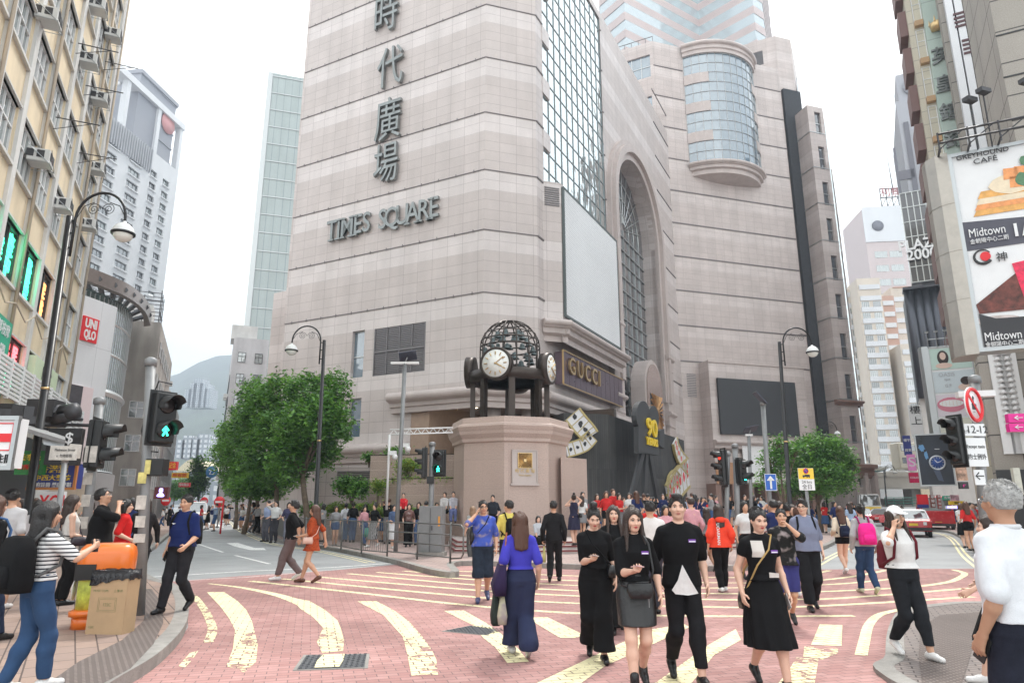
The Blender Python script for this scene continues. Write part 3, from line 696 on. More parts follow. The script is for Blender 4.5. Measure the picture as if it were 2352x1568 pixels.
baycorn(bz0,[(-2.6,-2.2),(-1.2,-1.9),(-.2,-1.7),(-.2,-1.1),(.15,-1.0),(.15,-.6),(.35,-.55)]+torus_prof(.22,.4,-.25)+[(-.1,0)])
PS('cornice',mb,M_trim,W_D)
WP=Wall(*WD.pt(2.0,0,2.0)[:2],*WD.t[:2])
pl0=WP.px(1640,900)[0]-2;pz=WP.px(1700,832)[1];mb=MB();pr0=WP.px(1848,900)[0]
mb.wbox(WP,.5,pr0+.2,4.2,pz,-3,0);P('podium',mb,M_gr2,W_D)
mb=MB();cornice(mb,WP,.4,pr0+.4,WP.px(1650,1010)[1],PR2);cornice(mb,WP,.4,pr0+.4,pz+.05,[(0,-.3),(.15,-.3),(.15,0),(0,0)])
for z in(WP.px(1650,985)[1],WP.px(1650,905)[1]):mb.wbox(WP,.48,pr0+.25,z-.04,z+.04,-.02,.05)
PS('cornice',mb,M_trim,W_D)
sc=[WP.px(1643,874),WP.px(1822,886),WP.px(1830,1001),WP.px(1648,995)]
mb=MB();mb.wbox(WP,sc[0][0]+.1,sc[1][0],sc[2][1]-.1,sc[1][1]+.35,.05,.35);P('blank_screen',mb,mat('black_screen',(.035,.037,.042),.6,var=.12,vscale=8),W_D)
mb=MB()
vx,vz=WP.px(1590,880)
for i in range(14):mb.wbox(WP,vx-.7,vx+.5,vz-1.6+i*.2,vz-1.5+i*.2,0,.05)
P('louvre_vent',mb,M_louv,W_D)
mb=MB();mb.wbox(WP,.5,pr0,0,4.2,-3.5,-3.0);P('shopfront',mb,mat('shop_interior',(.10,.05,.035),.6,var=.5,vscale=.6),W_D)
mb=MB()
for k in range(7):a=.8+k*(pr0-.8)/6;mb.wbox(WP,a-.35,a+.35,0,4.21,-3.1,-.1)
P('pillar',mb,mat('brown_stone',(.26,.16,.13),.5,var=.1),W_D)
M_warm=mat('warm_light',(1,.7,.35),.5,emit=(1,.62,.25),estr=3.0)
for k in range(4):mb=MB();a=2.0+k*2.7;mb.wbox(WP,a,a+1.0,1.7,2.7,-2.98,-2.9);P('lit_display',mb,M_warm,W_D)
mb=MB();mb.wbox(WP,.5,sc[0][0]+2.0,4.15,6.6,.02,.1);P('orange_fascia',mb,mat('orange_stone',(.42,.21,.10),.4,var=.12),W_D)
WE=Wall(*WD.pt(-1.5,0)[:2],-1.921,1,flip=True)
mb=MB();hs_=[]
for k in range(4):
 z=DH-4.6-k*4.5;hs_+=[(.8,7.5,z,z+1.9),(.8,7.5,z-2.1,z-.25)][:2 if k!=0 else 2]if k%1==0 else[]
hs_=[(.4,9.5,DH-5.3,DH-1.9),(.4,9.5,DH-11.6,DH-8.2),(.4,9.5,DH-16,DH-13.3)]
holes(WE,0,14,40,DH,hs_,mb,depth=.4);P('side_wall',mb,M_gr2,W_D)
for h in hs_:
 mb=MB();mb.wbox(WE,h[0],h[1],h[2],h[3],-.5,-.25);o=P('window',mb,M_glb,W_D);mb=MB()
 for k in range(8):a=h[0]+(h[1]-h[0])*k/7;mb.wbox(WE,a-.05,a+.05,h[2],h[3],-.26,-.18)
 mb.wbox(WE,h[0],h[1],(h[2]+h[3])/2-.05,(h[2]+h[3])/2+.05,-.26,-.17);P('frame',mb,M_mull,o)
mb=MB();mb.tube([WE.pt(0,DH+1,-.4),WE.pt(13,DH+1,-.4)],.05,5)
for k in range(14):mb.tube([WE.pt(k,DH,-.4),WE.pt(k,DH+1,-.4)],.04,4)
P('roof_railing',mb,M_line,W_D)
f0=WD.pt(16.8,0,-2.5);WF=Wall(f0.x,f0.y,*WD.t[:2]);zF=AT(1779,83,f0.y-1).z
fl_=WF.px(1779,83)[0];fr_=WF.px(1813,91)[0]+.2
WG=Wall(*WF.pt(fl_,0)[:2],-1.921,1,flip=True)
mb=MB();zF=WF.px(1779,83)[1];vt=[WG.px(1755,115),WG.px(1707,130)]
holes(WF,fl_,fr_,0,zF,[],mb);holes(WG,0,11,50,zF,[(1.9,6.2,vt[0][1]-2.4,vt[0][1])],mb,depth=.3)
e=WF.pt(fr_,0);mb.quad((e.x,e.y,0),tuple((e+WC.t*16).xy)+(0,),tuple((e+WC.t*16).xy)+(zF,),(e.x,e.y,zF))
mb.quad(WF.pt(fl_,zF),WF.pt(fr_,zF),WF.pt(fr_,zF,-14),WF.pt(fl_,zF,-14));P('upper_wall',mb,M_gr2,W_D)
mb=MB()
for i in range(12):mb.wbox(WG,1.9,6.2,vt[0][1]-2.4+i*.2,vt[0][1]-2.3+i*.2,-.2,0)
P('louvre_vent',mb,M_louv,W_D)
b0=WF.px(1797,215)[0];b1_=WF.px(1825,215)[0];bt=WF.px(1797,208)[1]
mb=MB();mb.wbox(WF,b0-.2,b1_+.6,9,bt,.02,.5);tag(mb.build('building_banner',mat('charcoal_mesh',(.045,.048,.055),.9,var=.25,vscale=4,bump=.3,bscale=20)),'tall charcoal vertical banner strip hung down the corner of the granite block','banner')
mb=MB();e=WF.pt(b1_+.6,0,0);WQ=Wall(e.x,e.y,*WC.t[:2]);
for k in range(7):mb.wbox(WQ,.3,5.5,10+k*8.5,13.5+k*8.5,.0,.1)
P('side_window',mb,M_glb,W_D)
mb=MB();TW=empty('office_tower','tall office tower with alternating pink stone and pale glass bands behind the granite block','office tower')
Yt=118.0
pA=Vector((XH(1420,Yt),Yt+2,0));pB=Vector((XH(1475,Yt),Yt-4,0));pC=Vector((XH(1688,126),126,0));pD=Vector((XH(1842,117),117,0));pE=Vector((XH(1868,119),119,0));pF=Vector((XH(1885,145),145,0))
tw=[pA,pB,pC,pD,pE,pF,Vector((XH(1420,155),155,0))]
M_ts=mat('pink_band',(.56,.47,.455),.5,var=.05,vscale=.2);M_tg=glass_mat('pale_band_glass',(.36,.44,.47),.08)
z=70;k=0
mbs,mbg,mbd=MB(),MB(),MB()
ins=lambda p:p*.999
while z<124:
 mbs.prism([tuple(p.xy)for p in tw],z,z+1.75,top=True,bottom=True)
 c=sum(tw,Vector())/len(tw);mbg.prism([tuple((c+(p-c)*.994).xy)for p in tw],z+1.75,z+3.9,top=False);z+=3.9
P('stone_bands',mbs,M_ts,TW);P('glass_bands',mbg,M_tg,TW)
RT=empty('granite_tower','narrow pink granite tower with a column of dark slot windows beside the charcoal strip','tower')
Yr=87.0;q1=Vector((XH(1958,Yr),Yr,0));WR=Wall(q1.x,q1.y,*WD.t[:2])
rw=WR.px(1889,248)[0];zr=WR.px(1870,245)[1]
rr_=WR.px(1975,1000)[0]
lft=Vector((XH(1940,Yr+1.2),Yr+1.8,0));WL=Wall(lft.x,lft.y,*(q1-lft).xy)
mb=MB();hsR=[]
for k in range(11):
 zc_=WR.px(1878,283)[1]-k*5.45
 hsR.append((rw*.42,rw*.80,zc_-1.75,zc_+1.75))
holes(WR,0,rw,0,zr,hsR,mb,depth=.4)
l_=(q1-lft).length;holes(WL,-2.5,l_,0,zr,[],mb)
e=WR.pt(rw,0);e2=e+WC.t*22;mb.quad((e.x,e.y,0),(e2.x,e2.y,0),(e2.x,e2.y,zr),(e.x,e.y,zr));mb.poly([WR.pt(0,zr),WR.pt(rw,zr),(e2.x,e2.y,zr),WL.pt(-2.5,zr)])
P('wall',mb,M_gr2,RT)
for h in hsR:
 mb=MB();mb.wbox(WR,h[0],h[1],h[2],h[3],-.5,-.3);o=P('window',mb,M_gld,RT);mb=MB();mb.wbox(WR,h[0],h[1],(h[2]+h[3])/2-.06,(h[2]+h[3])/2+.06,-.3,-.2);P('frame',mb,M_mull,o)
mb=MB()
for k in range(12):z=zr-4.2-k*5.45;mb.wbox(WR,-.02,rw,z-.05,z+.05,-.01,.08);mb.wbox(WL,-2,l_,z-.05,z+.05,-.01,.08)
PS('band_joint',mb,M_mull,RT)
mb=MB();WQ2=Wall(e.x,e.y,*WC.t[:2]);mb.wbox(WQ2,.8,20,2,zr-2,.0,.15);so=P('side_glazing',mb,M_gl,RT);mb=MB()
for k in range(int((zr-7)/5.45)):mb.wbox(WQ2,.8,20,3+k*5.45,4.6+k*5.45,.12,.28)
P('side_band',mb,M_gr2,so)
mb=MB()
PRb=[(0,-1.5),(.2,-1.2),(.5,-1.1),(.5,-.4),(1.1,-.2),(1.1,.2),(0,.4)]
cornice(mb,WR,-1,rw+.9,WR.px(1930,1070)[1],PRb);cornice(mb,WR,-1,rw+.6,WR.px(1930,920)[1],PR3);P('cornice',mb,mat('brown_stone',(.26,.16,.13),.5),RT)
mb=MB()
for k in range(4):mb.wbox(WR,-1+k*1.5,-.5+k*1.5,0,WR.px(1930,1085)[1],-.3,.5)
P('pilaster',mb,M_trim,RT)
mb=MB();g0_=WP.pt(pr0,0,-1);g1_=WL.pt(-2.4,0,0)
WI=Wall(g0_.x,g0_.y,*(g1_-g0_).xy);mb.wbox(WI,0,(g1_-g0_).length,0,9,-1,0);P('link_wall',mb,M_gr2,RT)
#left side of the picture
def wmat(w):
 t,n=w.t,w.n;return Matrix(((t.x,-n.x,0,0),(t.y,-n.y,0,0),(0,0,1,0),(0,0,0,1)))
def make_window(w_,h_,cols=2,rows=2,fr=.05,sill=True,transom=.6,blind=0):
 """returns list of (name, mb, kind) in window space: x centred, z from 0, y inward"""
 g=MB();g.box((0,.06,h_/2),(w_,.03,h_))
 f=MB()
 for x in[-w_/2+fr/2]+[w_*(k/cols-.5)for k in range(1,cols)]+[w_/2-fr/2]:f.box((x,.02,h_/2),(fr,.06,h_))
 for z in[fr/2,h_-fr/2]+([h_*transom]if rows>1 else[]):f.box((0,.018,z),(w_-.002,.064,fr*.96))
 return g,f
def place_windows(par,w,spots,w_,h_,gm,fm,cols=2,rows=2,depth=.15,fr=.05,name='window',both=True):
 """spots (s centre, z bottom): each window a part with its frame; past 100 the rest go in one object"""
 g,f=make_window(w_,h_,cols,rows,fr);Mw=wmat(w);proto=None
 for(s,z)in spots[:100]:
  if proto is None:
   proto=g.build(name,gm[0]if isinstance(gm,list)else gm,par);fo=f.build('frame',fm,proto);o=proto
  else:
   o=proto.copy();COL.objects.link(o);fo2=fo.copy();COL.objects.link(fo2);fo2.parent=o;o.parent=par
  o.matrix_local=Matrix.Translation(w.pt(s,z,-depth))@Mw
  if isinstance(gm,list):
   o.material_slots[0].link='OBJECT';o.material_slots[0].material=gm[rnd.randrange(len(gm))]
 if len(spots)>100:
  r=MB()
  for(s,z)in spots[100:]:r.wbox(w,s-w_/2,s+w_/2,z,z+h_,-depth-.06,-depth)
  struct(r.build('far_windows',gm[0]if isinstance(gm,list)else gm,par),'stuff')
M_cream=mat('cream_render',(.80,.67,.48),.85,var=.05,vscale=1.2,bump=.2,bscale=30,dirt=.30,dscale=.9)
M_pil=mat('pale_grey_render',(.66,.65,.63),.85,var=.06,vscale=2,dirt=.3,dscale=1.2)
M_wfr=mat('white_window_frame',(.74,.74,.74),.5)
M_bfr=mat('black_frame',(.03,.03,.032),.45)
M_wg=[glass_mat('window_glass_a',(.17,.21,.21)),glass_mat('window_glass_b',(.30,.34,.33)),mat('curtained_glass',(.36,.38,.38),.25,var=.25,vscale=2.5),glass_mat('window_glass_c',(.10,.12,.13))]
M_green=mat('green_sign',(.02,.36,.22),.5,var=.1)
M_neong=mat('green_neon',(.1,.9,.5),.5,emit=(.05,1,.5),estr=1.6);M_neonr=mat('red_neon',(1,.2,.2),.5,emit=(1,.12,.14),estr=1.5)
M_neonb=mat('violet_neon',(.4,.35,1),.5,emit=(.4,.35,1),estr=1.3);M_neono=mat('orange_neon',(1,.4,.1),.5,emit=(1,.38,.12),estr=1.2)
M_whs=mat('sign_white',(.78,.79,.80),.45,var=.03);M_reds=mat('sign_red',(.72,.02,.03),.45);M_blk=mat('sign_black',(.02,.02,.022),.4)
M_blus=mat('sign_blue',(.03,.045,.22),.45);M_yels=mat('sign_yellow',(.85,.60,.06),.45);M_drk=mat('dark_grey_metal',(.07,.07,.075),.45,.5)
WT=Wall(-19.2,29,.4314,-1,flip=True)
TN=empty('tenement_building','cream tenement block with grey pilasters and window air conditioners at the left edge','building')
SE,TH,Hs=24.0,30.0,3.05
pil=[.2+2.37*k for k in range(11)];sills=[8.1+Hs*k for k in range(-1,7)]
hs=[];wins=[]
for i in range(10):
 for j,z in enumerate(sills):
  hs.append((pil[i]+.28,pil[i+1]-.12,z,z+1.72))
  if not(j==0 and i in(3,4))and not(j==1 and i in(2,3,4,5)):wins.append(((pil[i]+pil[i+1]+.16)/2,z))
mb=MB();holes(WT,0,SE,4.0,TH,hs,mb,depth=.22);mb.wbox(WT,-.02,SE,TH,TH+.6,-6,.1)
e0=WT.pt(0,0);mb.quad(WT.pt(0,0),WT.pt(0,TH),WT.pt(0,TH,-12),WT.pt(0,0,-12));P('wall',mb,M_cream,TN)
mb=MB()
for p in pil:mb.wbox(WT,p-.14,p+.24,4.0,TH,-.02,.10)
P('pilasters',mb,M_pil,TN)
mb=MB()
for h in hs:mb.wbox(WT,h[0]-.02,h[1]+.02,h[2]-.09,h[2],-.1,.11);mb.wbox(WT,h[0]-.02,h[1]+.02,h[3],h[3]+.06,-.1,.08)
PS('window_sill',mb,M_pil,TN)
place_windows(TN,WT,wins,1.97,1.72,M_wg,M_wfr,cols=4,rows=2,depth=.08,fr=.055)
def neon_window(s0,s1,z0,z1,txts,par=TN):
 mb=MB();mb.wbox(WT,s0,s1,z0,z1,-.2,-.14);o=P('shop_window',mb,M_wg[1],par)
 mb=MB()
 for a in(s0+.04,(s0+s1)/2,s1-.04):mb.wbox(WT,a-.05,a+.05,z0,z1,-.14,-.05)
 for z in(z0+.05,z1-.05):mb.wbox(WT,s0,s1,z-.05,z+.05,-.138,-.052)
 P('frame',mb,M_bfr,o)
 for(s_,z_,t_,sz,m_)in txts:
  mb=MB();text_on(mb,WT,s_,z_,t_,sz,off=-.13,depth=.03,bold=.01);P('window_lettering',mb,m_,o)
z=sills[1]
neon_window(pil[4]+.28,pil[5]-.12,z,z+1.72,[(pil[4]+.75,z+1.15,'康',.75,M_neong),(pil[4]+.75,z+.5,'中',.7,M_neong),(pil[4]+1.75,z+.8,'健',.8,M_neong)])
neon_window(pil[3]+.28,pil[4]-.12,z,z+1.72,[(pil[3]+.75,z+1.15,'醫',.75,M_neong),(pil[3]+.75,z+.5,'藥',.75,M_neong),(pil[3]+1.75,z+.8,'業',.8,M_neong)])
neon_window(pil[2]+.28,pil[3]-.12,z,z+1.72,[(pil[2]+.8,z+1.1,'足',.6,M_neono),(pil[2]+.8,z+.45,'浴',.6,M_neono)])
neon_window(pil[5]+.28,pil[6]-.12,z,z+1.72,[(pil[5]+.8,z+.9,'藥',.8,M_neong)])
z=sills[0]
neon_window(pil[3]+.28,pil[4]-.12,z-.2,z+1.72,[(pil[3]+1.1,z+1.35,'按摩足',.5,M_neonr),(pil[3]+1.1,z+.85,'按摩足',.45,M_neonr),(pil[3]+.95,z+.4,'推拿',.5,M_neong),(pil[3]+1.2,z+.0,'中醫館',.3,M_neonb)])
mb=MB();mb.wbox(WT,pil[4]+.3,pil[5]+.2,z-.5,z+1.9,.12,.2);o=P('green_banner',mb,M_green,TN)
for i_,(t_,s_)in enumerate((('足部按摩',.42),('每位 $98',.34),('全身 $128',.34),('推拿 $168',.30))):
 mb=MB();text_on(mb,WT,(pil[4]+pil[5])/2+.2,z+1.55-i_*.52,t_,s_,off=.21,depth=.01);P('banner_lettering',mb,M_whs,o)
mb=MB();mb.wbox(WT,pil[1]+.8,pil[3]-.2,z-.1+.9,z+1.55,.1,.3);o=P('pale_sign',mb,mat('pale_green_sign',(.62,.72,.5),.6),TN)
mb=MB();text_on(mb,WT,(pil[1]+pil[3])/2+.3,z+1.12,'回春堂',.5,off=.31,depth=.01);P('sign_lettering',mb,M_blk,o)
mb=MB()
for i in range(9):mb.wbox(WT,-.2,20,4.55+i*.12,4.62+i*.12,.72,.78)
for k in range(16):mb.wbox(WT,-.2+k*1.32,-.1+k*1.32,4.5,5.62,.7,.8)
P('slatted_screen',mb,M_wfr,TN)
mb=MB()
for p_ in(pil[1]+.3,pil[4]+.3,.05,pil[6]+.3):mb.tube([WT.pt(p_,4,.16),WT.pt(p_,TH,.16)],.05,6)
for k in range(6):a=.5+k*2.4;mb.tube([WT.pt(a,7.6+.2*(k%2),.2),WT.pt(a+1.2,7.3,.24),WT.pt(a+2.4,7.6+.2*((k+1)%2),.2)],.025,5)
P('drain_pipe',mb,mat('pipe_cream',(.5,.42,.33),.7,dirt=.4),TN)
mb=MB();mb.wbox(WT,-.02,SE,3.2,4.0,-.3,.05);mb.wbox(WT,-.02,SE,0,3.2,-4.2,-4.0);P('shop_fascia_band',mb,M_drk,TN)
mb=MB();mb.wbox(WT,5.0,12.5,.13,3.3,-.2,.25);P('black_shopfront',mb,M_blk,TN)
mb=MB()
for p_ in(0.1,2.4,4.8):mb.wbox(WT,p_,p_+.3,.0,3.3,-3,.02)
P('shop_pier',mb,M_pil,TN)
def ac(s,z,k=0):
 r=empty('air_conditioner','x','air conditioner',WT.pt(s,z,.0),0,'window air conditioners on the cream tenement')
 r.matrix_world=Matrix.Translation(WT.pt(s,z,0))@wmat(WT)
 mb=MB();mb.box((0,-.28,.24),(.64,.6,.42));mb.build('casing',mat('ac_casing',(.70,.70,.68),.6,dirt=.3),r,bevel=.02)
 mb=MB()
 for x in(-.14,.14):mb.box((x,-.585,.27),(.2,.02,.24));mb.box((-.325,-.2+x,.27),(.02,.2,.24));mb.box((.325,-.2+x,.27),(.02,.2,.24))
 mb.build('grille',M_drk,r)
 mb=MB()
 for x in(-.36,.36):mb.tube([(x,.0,.5),(x,-.6,-.02)],.012,4);mb.tube([(x,.0,-.02),(x,-.62,-.02)],.012,4)
 mb.tube([(-.36,-.6,-.02),(.36,-.6,-.02)],.012,4);mb.tube([(-.36,-.61,-.02),(.3,-.61,.45)],.010,4)
 mb.build('bracket',M_steel,r);return r
acs=[((85,45),'window air conditioner top left, beside the tall glazed column of the tenement'),((185,145),'air conditioner with a blue side panel, high on the tenement'),((212,232),'air conditioner nearest above the white tower railing'),((67,370),'large air conditioner above the green neon windows, left of the lamp arc'),((120,478),'air conditioner just left of the tall lamp post top'),((185,522),'air conditioner seen behind the lamp bracket'),((205,392),'small air conditioner on the corner bay below the laundry rods'),((243,85),'highest small air conditioner near the tenement corner'),((205,20),'air conditioner in a rusty cage at the top edge of the photo')]
for(uv,lab)in acs:
 s,z=WT.px(*uv);r=ac(s,z-.1);r['label']=lab
for i,(u,v)in enumerate(((120,268),(190,195),(172,98),(175,350),(235,140))):
 s,z=WT.px(u,v);mb=MB();mb.tube([WT.pt(s,z,.1),WT.pt(s-.1,z+.05,1.4)],.022,5);mb.tube([WT.pt(s+.1,z-.5,.1),WT.pt(s-.05,z+.03,1.2)],.014,5)
 tag(mb.build('laundry_bracket',M_drk),['black laundry bracket nearest the lamp arc','laundry bracket beside the second pipe','laundry rod high on the tenement near the caged air conditioner','heavy laundry bracket above the neon windows','laundry rod sticking out towards the white tower'][i],'bracket','laundry brackets on the cream tenement')
WH=Wall(XH(109,135),135,.108,1)
HR=empty('white_tower','white high-rise with columns of small dark windows and an open roof frame, behind the tenement','high-rise')
cols_=[WH.px(a,520)[0]for a in(215,245,275,305,329,345,360,376)]
wsp=[];zt0=WH.px(230,515)[1];ztop=WH.px(300,330)[1]
ends=WH.px(394,520)[0];roof=WH.px(300,305)[1]
hsH=[]
for(a,b)in((0,1),(2,3),(4,5),(6,7)):
 s0,s1=cols_[a],cols_[b]
 for k in range(-16,12):
  z=zt0+k*3.25
  if 20<z<roof-5:hsH.append((s0,s1,z-.85,z+.85))
mb=MB();holes(WH,-25,ends,0,roof,hsH,mb,depth=.5);mb.quad(WH.pt(ends,0),WH.pt(ends,roof),WH.pt(ends,roof,-20),WH.pt(ends,0,-20))
mb.quad(WH.pt(-25,0),WH.pt(-25,roof),WH.pt(-25,roof,-20),WH.pt(-25,0,-20))
for(a,b)in((0,1),(2,3),(4,5),(6,7)):
 for k in range(-16,12):
  z=zt0+k*3.25
  if 20<z<roof-5:mb.wbox(WH,cols_[a]-.1,cols_[b]+.1,z-1.15,z-.9,-.05,.35)
M_wt=mat('white_tile',(.72,.73,.75),.6,var=.03,vscale=.3,dirt=.10,dscale=.2);P('wall',mb,M_wt,HR)
for c in((0,1),(2,3),(4,5),(6,7)):
 s0,s1=cols_[c[0]],cols_[c[1]];sp=[((s0+s1)/2,h[2])for h in hsH if abs(h[0]-s0)<.01]
 place_windows(HR,WH,sp,s1-s0,1.7,[M_gld,M_wg[3],M_wg[0]],M_drk,cols=3,rows=1,depth=.4,fr=.08)
mb=MB()
for k in range(26):s=cols_[0]-6+k*(cols_[4]+6-cols_[0])/26;mb.wbox(WH,s,s+.25,roof-6,roof,.02,.5)
P('roof_fins',mb,mat('grey_fin',(.45,.46,.49),.6),HR)
mb=MB();fz=WH.px(330,215)[1]
for a in(-20,cols_[1],cols_[4],ends-1.2):mb.wbox(WH,a,a+1.2,roof,fz,-1.4,0)
mb.wbox(WH,-22,ends+.3,fz,fz+1.6,-2.5,.3);mb.wbox(WH,-22,ends,fz-1.2,fz,-10,-8.8)
for k in range(14):s=-20+k*5;mb.wbox(WH,s,s+.5,fz-.8,fz,-9,-2.4)if s<ends else None
P('roof_frame',mb,M_wt,HR)
mb=MB();q=WH.pt(ends+.5,0,0);WV=Wall(q.x,q.y+6,.108,1);sa,za=WV.px(376,225);sb,zb=WV.px(403,262);zc2=WV.px(385,385)[1]
SB=empty('service_block','grey metal clad roof block with a round pink sign on the white tower','roof block');
mb.wbox(WV,sa-9,sb,zc2,zb+2,-14,0);mb.wbox(WV,sa-9.3,sb+.4,zb+2,zb+3,-14,.4)
for k in range(5):mb.wbox(WV,sa-1,sb+.2,zc2+1+k*4,zc2+1.3+k*4,0,.2)
P('cladding',mb,mat('grey_cladding',(.33,.34,.38),.6,var=.05),SB)
mb=MB();c_=WV.px(384,285);mb.lathe(WV.pt(c_[0],c_[1],.1),[(2.6,0),(2.6,.3)],24,0,WV.n.to_track_quat('Z','Y').to_matrix().to_4x4());P('round_sign',mb,mat('pink_sign',(.72,.36,.36),.5),SB)
mb=MB();mb.wbox(WV,sb-3,sb,0,zc2,-10,-.2)
for k in range(14):mb.tube([WV.pt(sb-1.5,6+k*3.3+.8,-.2),WV.pt(sb-1.5,6+k*3.3+2.2,-.2)],1.3,10)
P('stair_column',mb,M_wt,SB)
WU=Wall(XH(205,46),46,-.2,-1,flip=True)
UQ=empty('retail_box','big white panelled retail box with a red square logo beside the tenement','building')
uz=WU.px(270,706)[1];M_wp=grid_mat('white_metal_panels',(.70,.71,.74),(.68,.69,.72),(.5,.51,.54),1.6,6.0,.02,0,.45,.02,.2)
mb=MB();mb.wbox(WU,0,16,3.5,uz,-8,0);P('wall',mb,M_wp,UQ)
l0=WU.px(188,722);l1=WU.px(223,780);sq0,sq1=WU.px(223,755)[0],WU.px(187,745)[0]
zq1=WU.px(190,724)[1];zq0=WU.px(187,783-2)[1]
mb=MB();mb.wbox(WU,sq0,sq1,zq0,zq1,.01,.12);o=P('logo_panel',mb,M_reds,UQ)
for t_,zz in(('UNI',.72),('QLO',.27)):
 vs,fs=text(t_,1,.01,1,.04);W_=max(v.x for v in vs)-min(v.x for v in vs);mb=MB();text_on(mb,WU,(sq0+sq1)/2,zq0+(zq1-zq0)*zz,t_,(zq1-zq0)*.50,off=.12,depth=.03,bold=.03,sx=abs(sq1-sq0)*.74/(W_*(zq1-zq0)*.50));P('logo_lettering',mb,M_whs,o)
mb=MB();mb.wbox(WU,sq1+.45,sq1+.75,zq0+.2,zq1+.1,.01,.1);P('logo_edge',mb,M_reds,UQ)
p0,p1=WU.px(207,930)[0],WU.px(150,900)[0]+1;zp1=WU.px(180,885)[1]
mb=MB();mb.wbox(WU,p0,p1+2,3.8,zp1,.01,.1);o=P('poster',mb,mat('poster_pink',(.74,.62,.64),.5),UQ)
mb=MB();h_=zp1-3.8
mb.wbox(WU,p0+.9,p1+2,zp1-h_*.25,zp1-.02,.10,.13);mb.wbox(WU,p0+.5,p1+2,3.9,zp1-h_*.45,.10,.13);P('poster_figure',mb,mat('poster_dark',(.06,.055,.065),.6,var=.3),o)
mb=MB();mb.wbox(WU,0,16,0,3.5,-8,-.3);P('ground_floor',mb,mat('beige_stucco',(.5,.42,.33),.7,var=.1),UQ)
GL=empty('glass_retail_building','curved glass fronted building under a sweeping steel canopy, behind the white retail box','building')
cz=18.5;cp=[G(u,v,cz)for u,v in((120,625),(185,640),(262,668),(305,690),(335,718),(346,748))]
cpp=smooth(cp,6);cc=Vector((cpp[0].x-6,cpp[-1].y+2))
mb=MB();n=len(cpp)
def inw(p,d):return p+(cc-p).normalized()*d
for i in range(n-1):
 a,b=cpp[i],cpp[i+1];A=[(*a,cz),(*b,cz),(*inw(b,.9),cz),(*inw(a,.9),cz)];B_=[(x,y,cz+1.1)for x,y,_ in A]
 mb.add(A+B_,[(0,1,5,4),(3,2,1,0),(4,5,6,7),(2,3,7,6)])
P('canopy_band',mb,mat('bronze_steel',(.27,.23,.21),.35,.7,var=.1),GL)
mb=MB()
for i in range(3,n-2,3):
 a=cpp[i];b=inw(a,9);mb.tube([(*a,cz+.5),(b.x,b.y,cz+.5)],.22,5)
P('canopy_rib',mb,M_drk,GL)
gp_=[inw(p,3.2)for p in cpp[4:]]
M_gl2=glass_mat('green_tint_glass',(.10,.14,.13),.05)
mb=MB()
for i in range(len(gp_)-1):a,b=gp_[i],gp_[i+1];mb.quad((*a,3.2),(*b,3.2),(*b,cz+.2),(*a,cz+.2))
go=P('curved_glazing',mb,M_gl2,GL);mb=MB()
for i,a in enumerate(gp_):mb.tube([(*a,3.2),(*a,cz)],.06,5)
for z in(4.4,7.6,10.8,14.0,16.6):mb.tube([(*a,z)for a in gp_],.12 if z!=10.8 else .3,5)
P('mullions',mb,M_mull,go)
mb=MB();rim=[inw(p,2.4)for p in cpp[4:]]
for i in range(len(rim)-1):
 a,b=rim[i],rim[i+1];mb.quad((*a,2.9),(*b,2.9),(*b,4.3),(*a,4.3));mb.quad((*a,2.9),(*b,2.9),(*inw(b,6),2.9),(*inw(a,6),2.9))
P('fascia_band',mb,mat('grey_fascia',(.28,.27,.27),.5),GL)
WLe=Wall(rim[-6].x,rim[-6].y,*(rim[-2]-rim[-6]));
if WLe.n.dot(Vector((0,-1,0)))<0:WLe.n=-WLe.n
mb=MB();text_on(mb,WLe,2.0,3.6,'LEE TH',.95,off=.3,depth=.1,bold=.02);P('sign_lettering',mb,M_whs,GL)
mb=MB();mb.prism(ccw([tuple(inw(p,4.2))for p in cpp[4:]]+[tuple(cc)]),0,2.9);P('lit_shop_window',mb,mat('shop_window_lit',(.35,.3,.28),.4,var=.6,vscale=1.5),GL)
mb=MB()
for i,p in enumerate(gp_[::2]):pp=inw(p,2.5);mb.ball((pp.x,pp.y,7.2+3.2*(i%3)),.16,8,6)
P('ceiling_lamp',mb,M_warm,GL)
def street_block(name,lab,cat,uh0,Y0,wid,dep,h,m,dirv=(-.4314,1),side=1):
 """block whose front-right (side=1) or front-left (side=-1) corner stands at uh0; front faces us square to the street"""
 x=XH(uh0,Y0);d=Vector((dirv[0],dirv[1],0)).normalized();f=Vector((d.y,-d.x,0))*(-side)
 o=Vector((x,Y0,0));pts=[o,o+f*wid,o+f*wid+d*dep,o+d*dep]
 r=empty(name,lab,cat);mb=MB();mb.prism(ccw([tuple(p.xy)for p in pts]),0,h);P('wall',mb,m,r)
 Wf=Wall(o.x,o.y,f.x,f.y);
 if Wf.n.y>0:Wf.n=-Wf.n
 Wsd=Wall(o.x,o.y,d.x,d.y)
 if Wsd.n.x*side<0:Wsd.n=-Wsd.n
 return r,Wf,Wsd
M_conc=mat('stained_concrete',(.36,.33,.30),.9,var=.14,vscale=.5,dirt=.7,dscale=.5)
CB,Wf,Ws=street_block('concrete_building','old stained concrete walk-up with rooftop cages, right of the curved canopy','building',318,66,12,22,19.5,M_conc)
spn=[(1.2+2.6*(k%4),3.5+3.2*(k//4))for k in range(16)]
place_windows(CB,Wf,spn[:12],1.3,1.6,M_wg,M_wfr,cols=2,depth=-.1);place_windows(CB,Ws,[(2+3*(k%6),3.5+3.2*(k//6))for k in range(30)],1.4,1.5,M_wg,M_wfr,cols=2,depth=-.1)
mb=MB();rr2=random.Random(3);bo=Wf.pt(0,19.5)
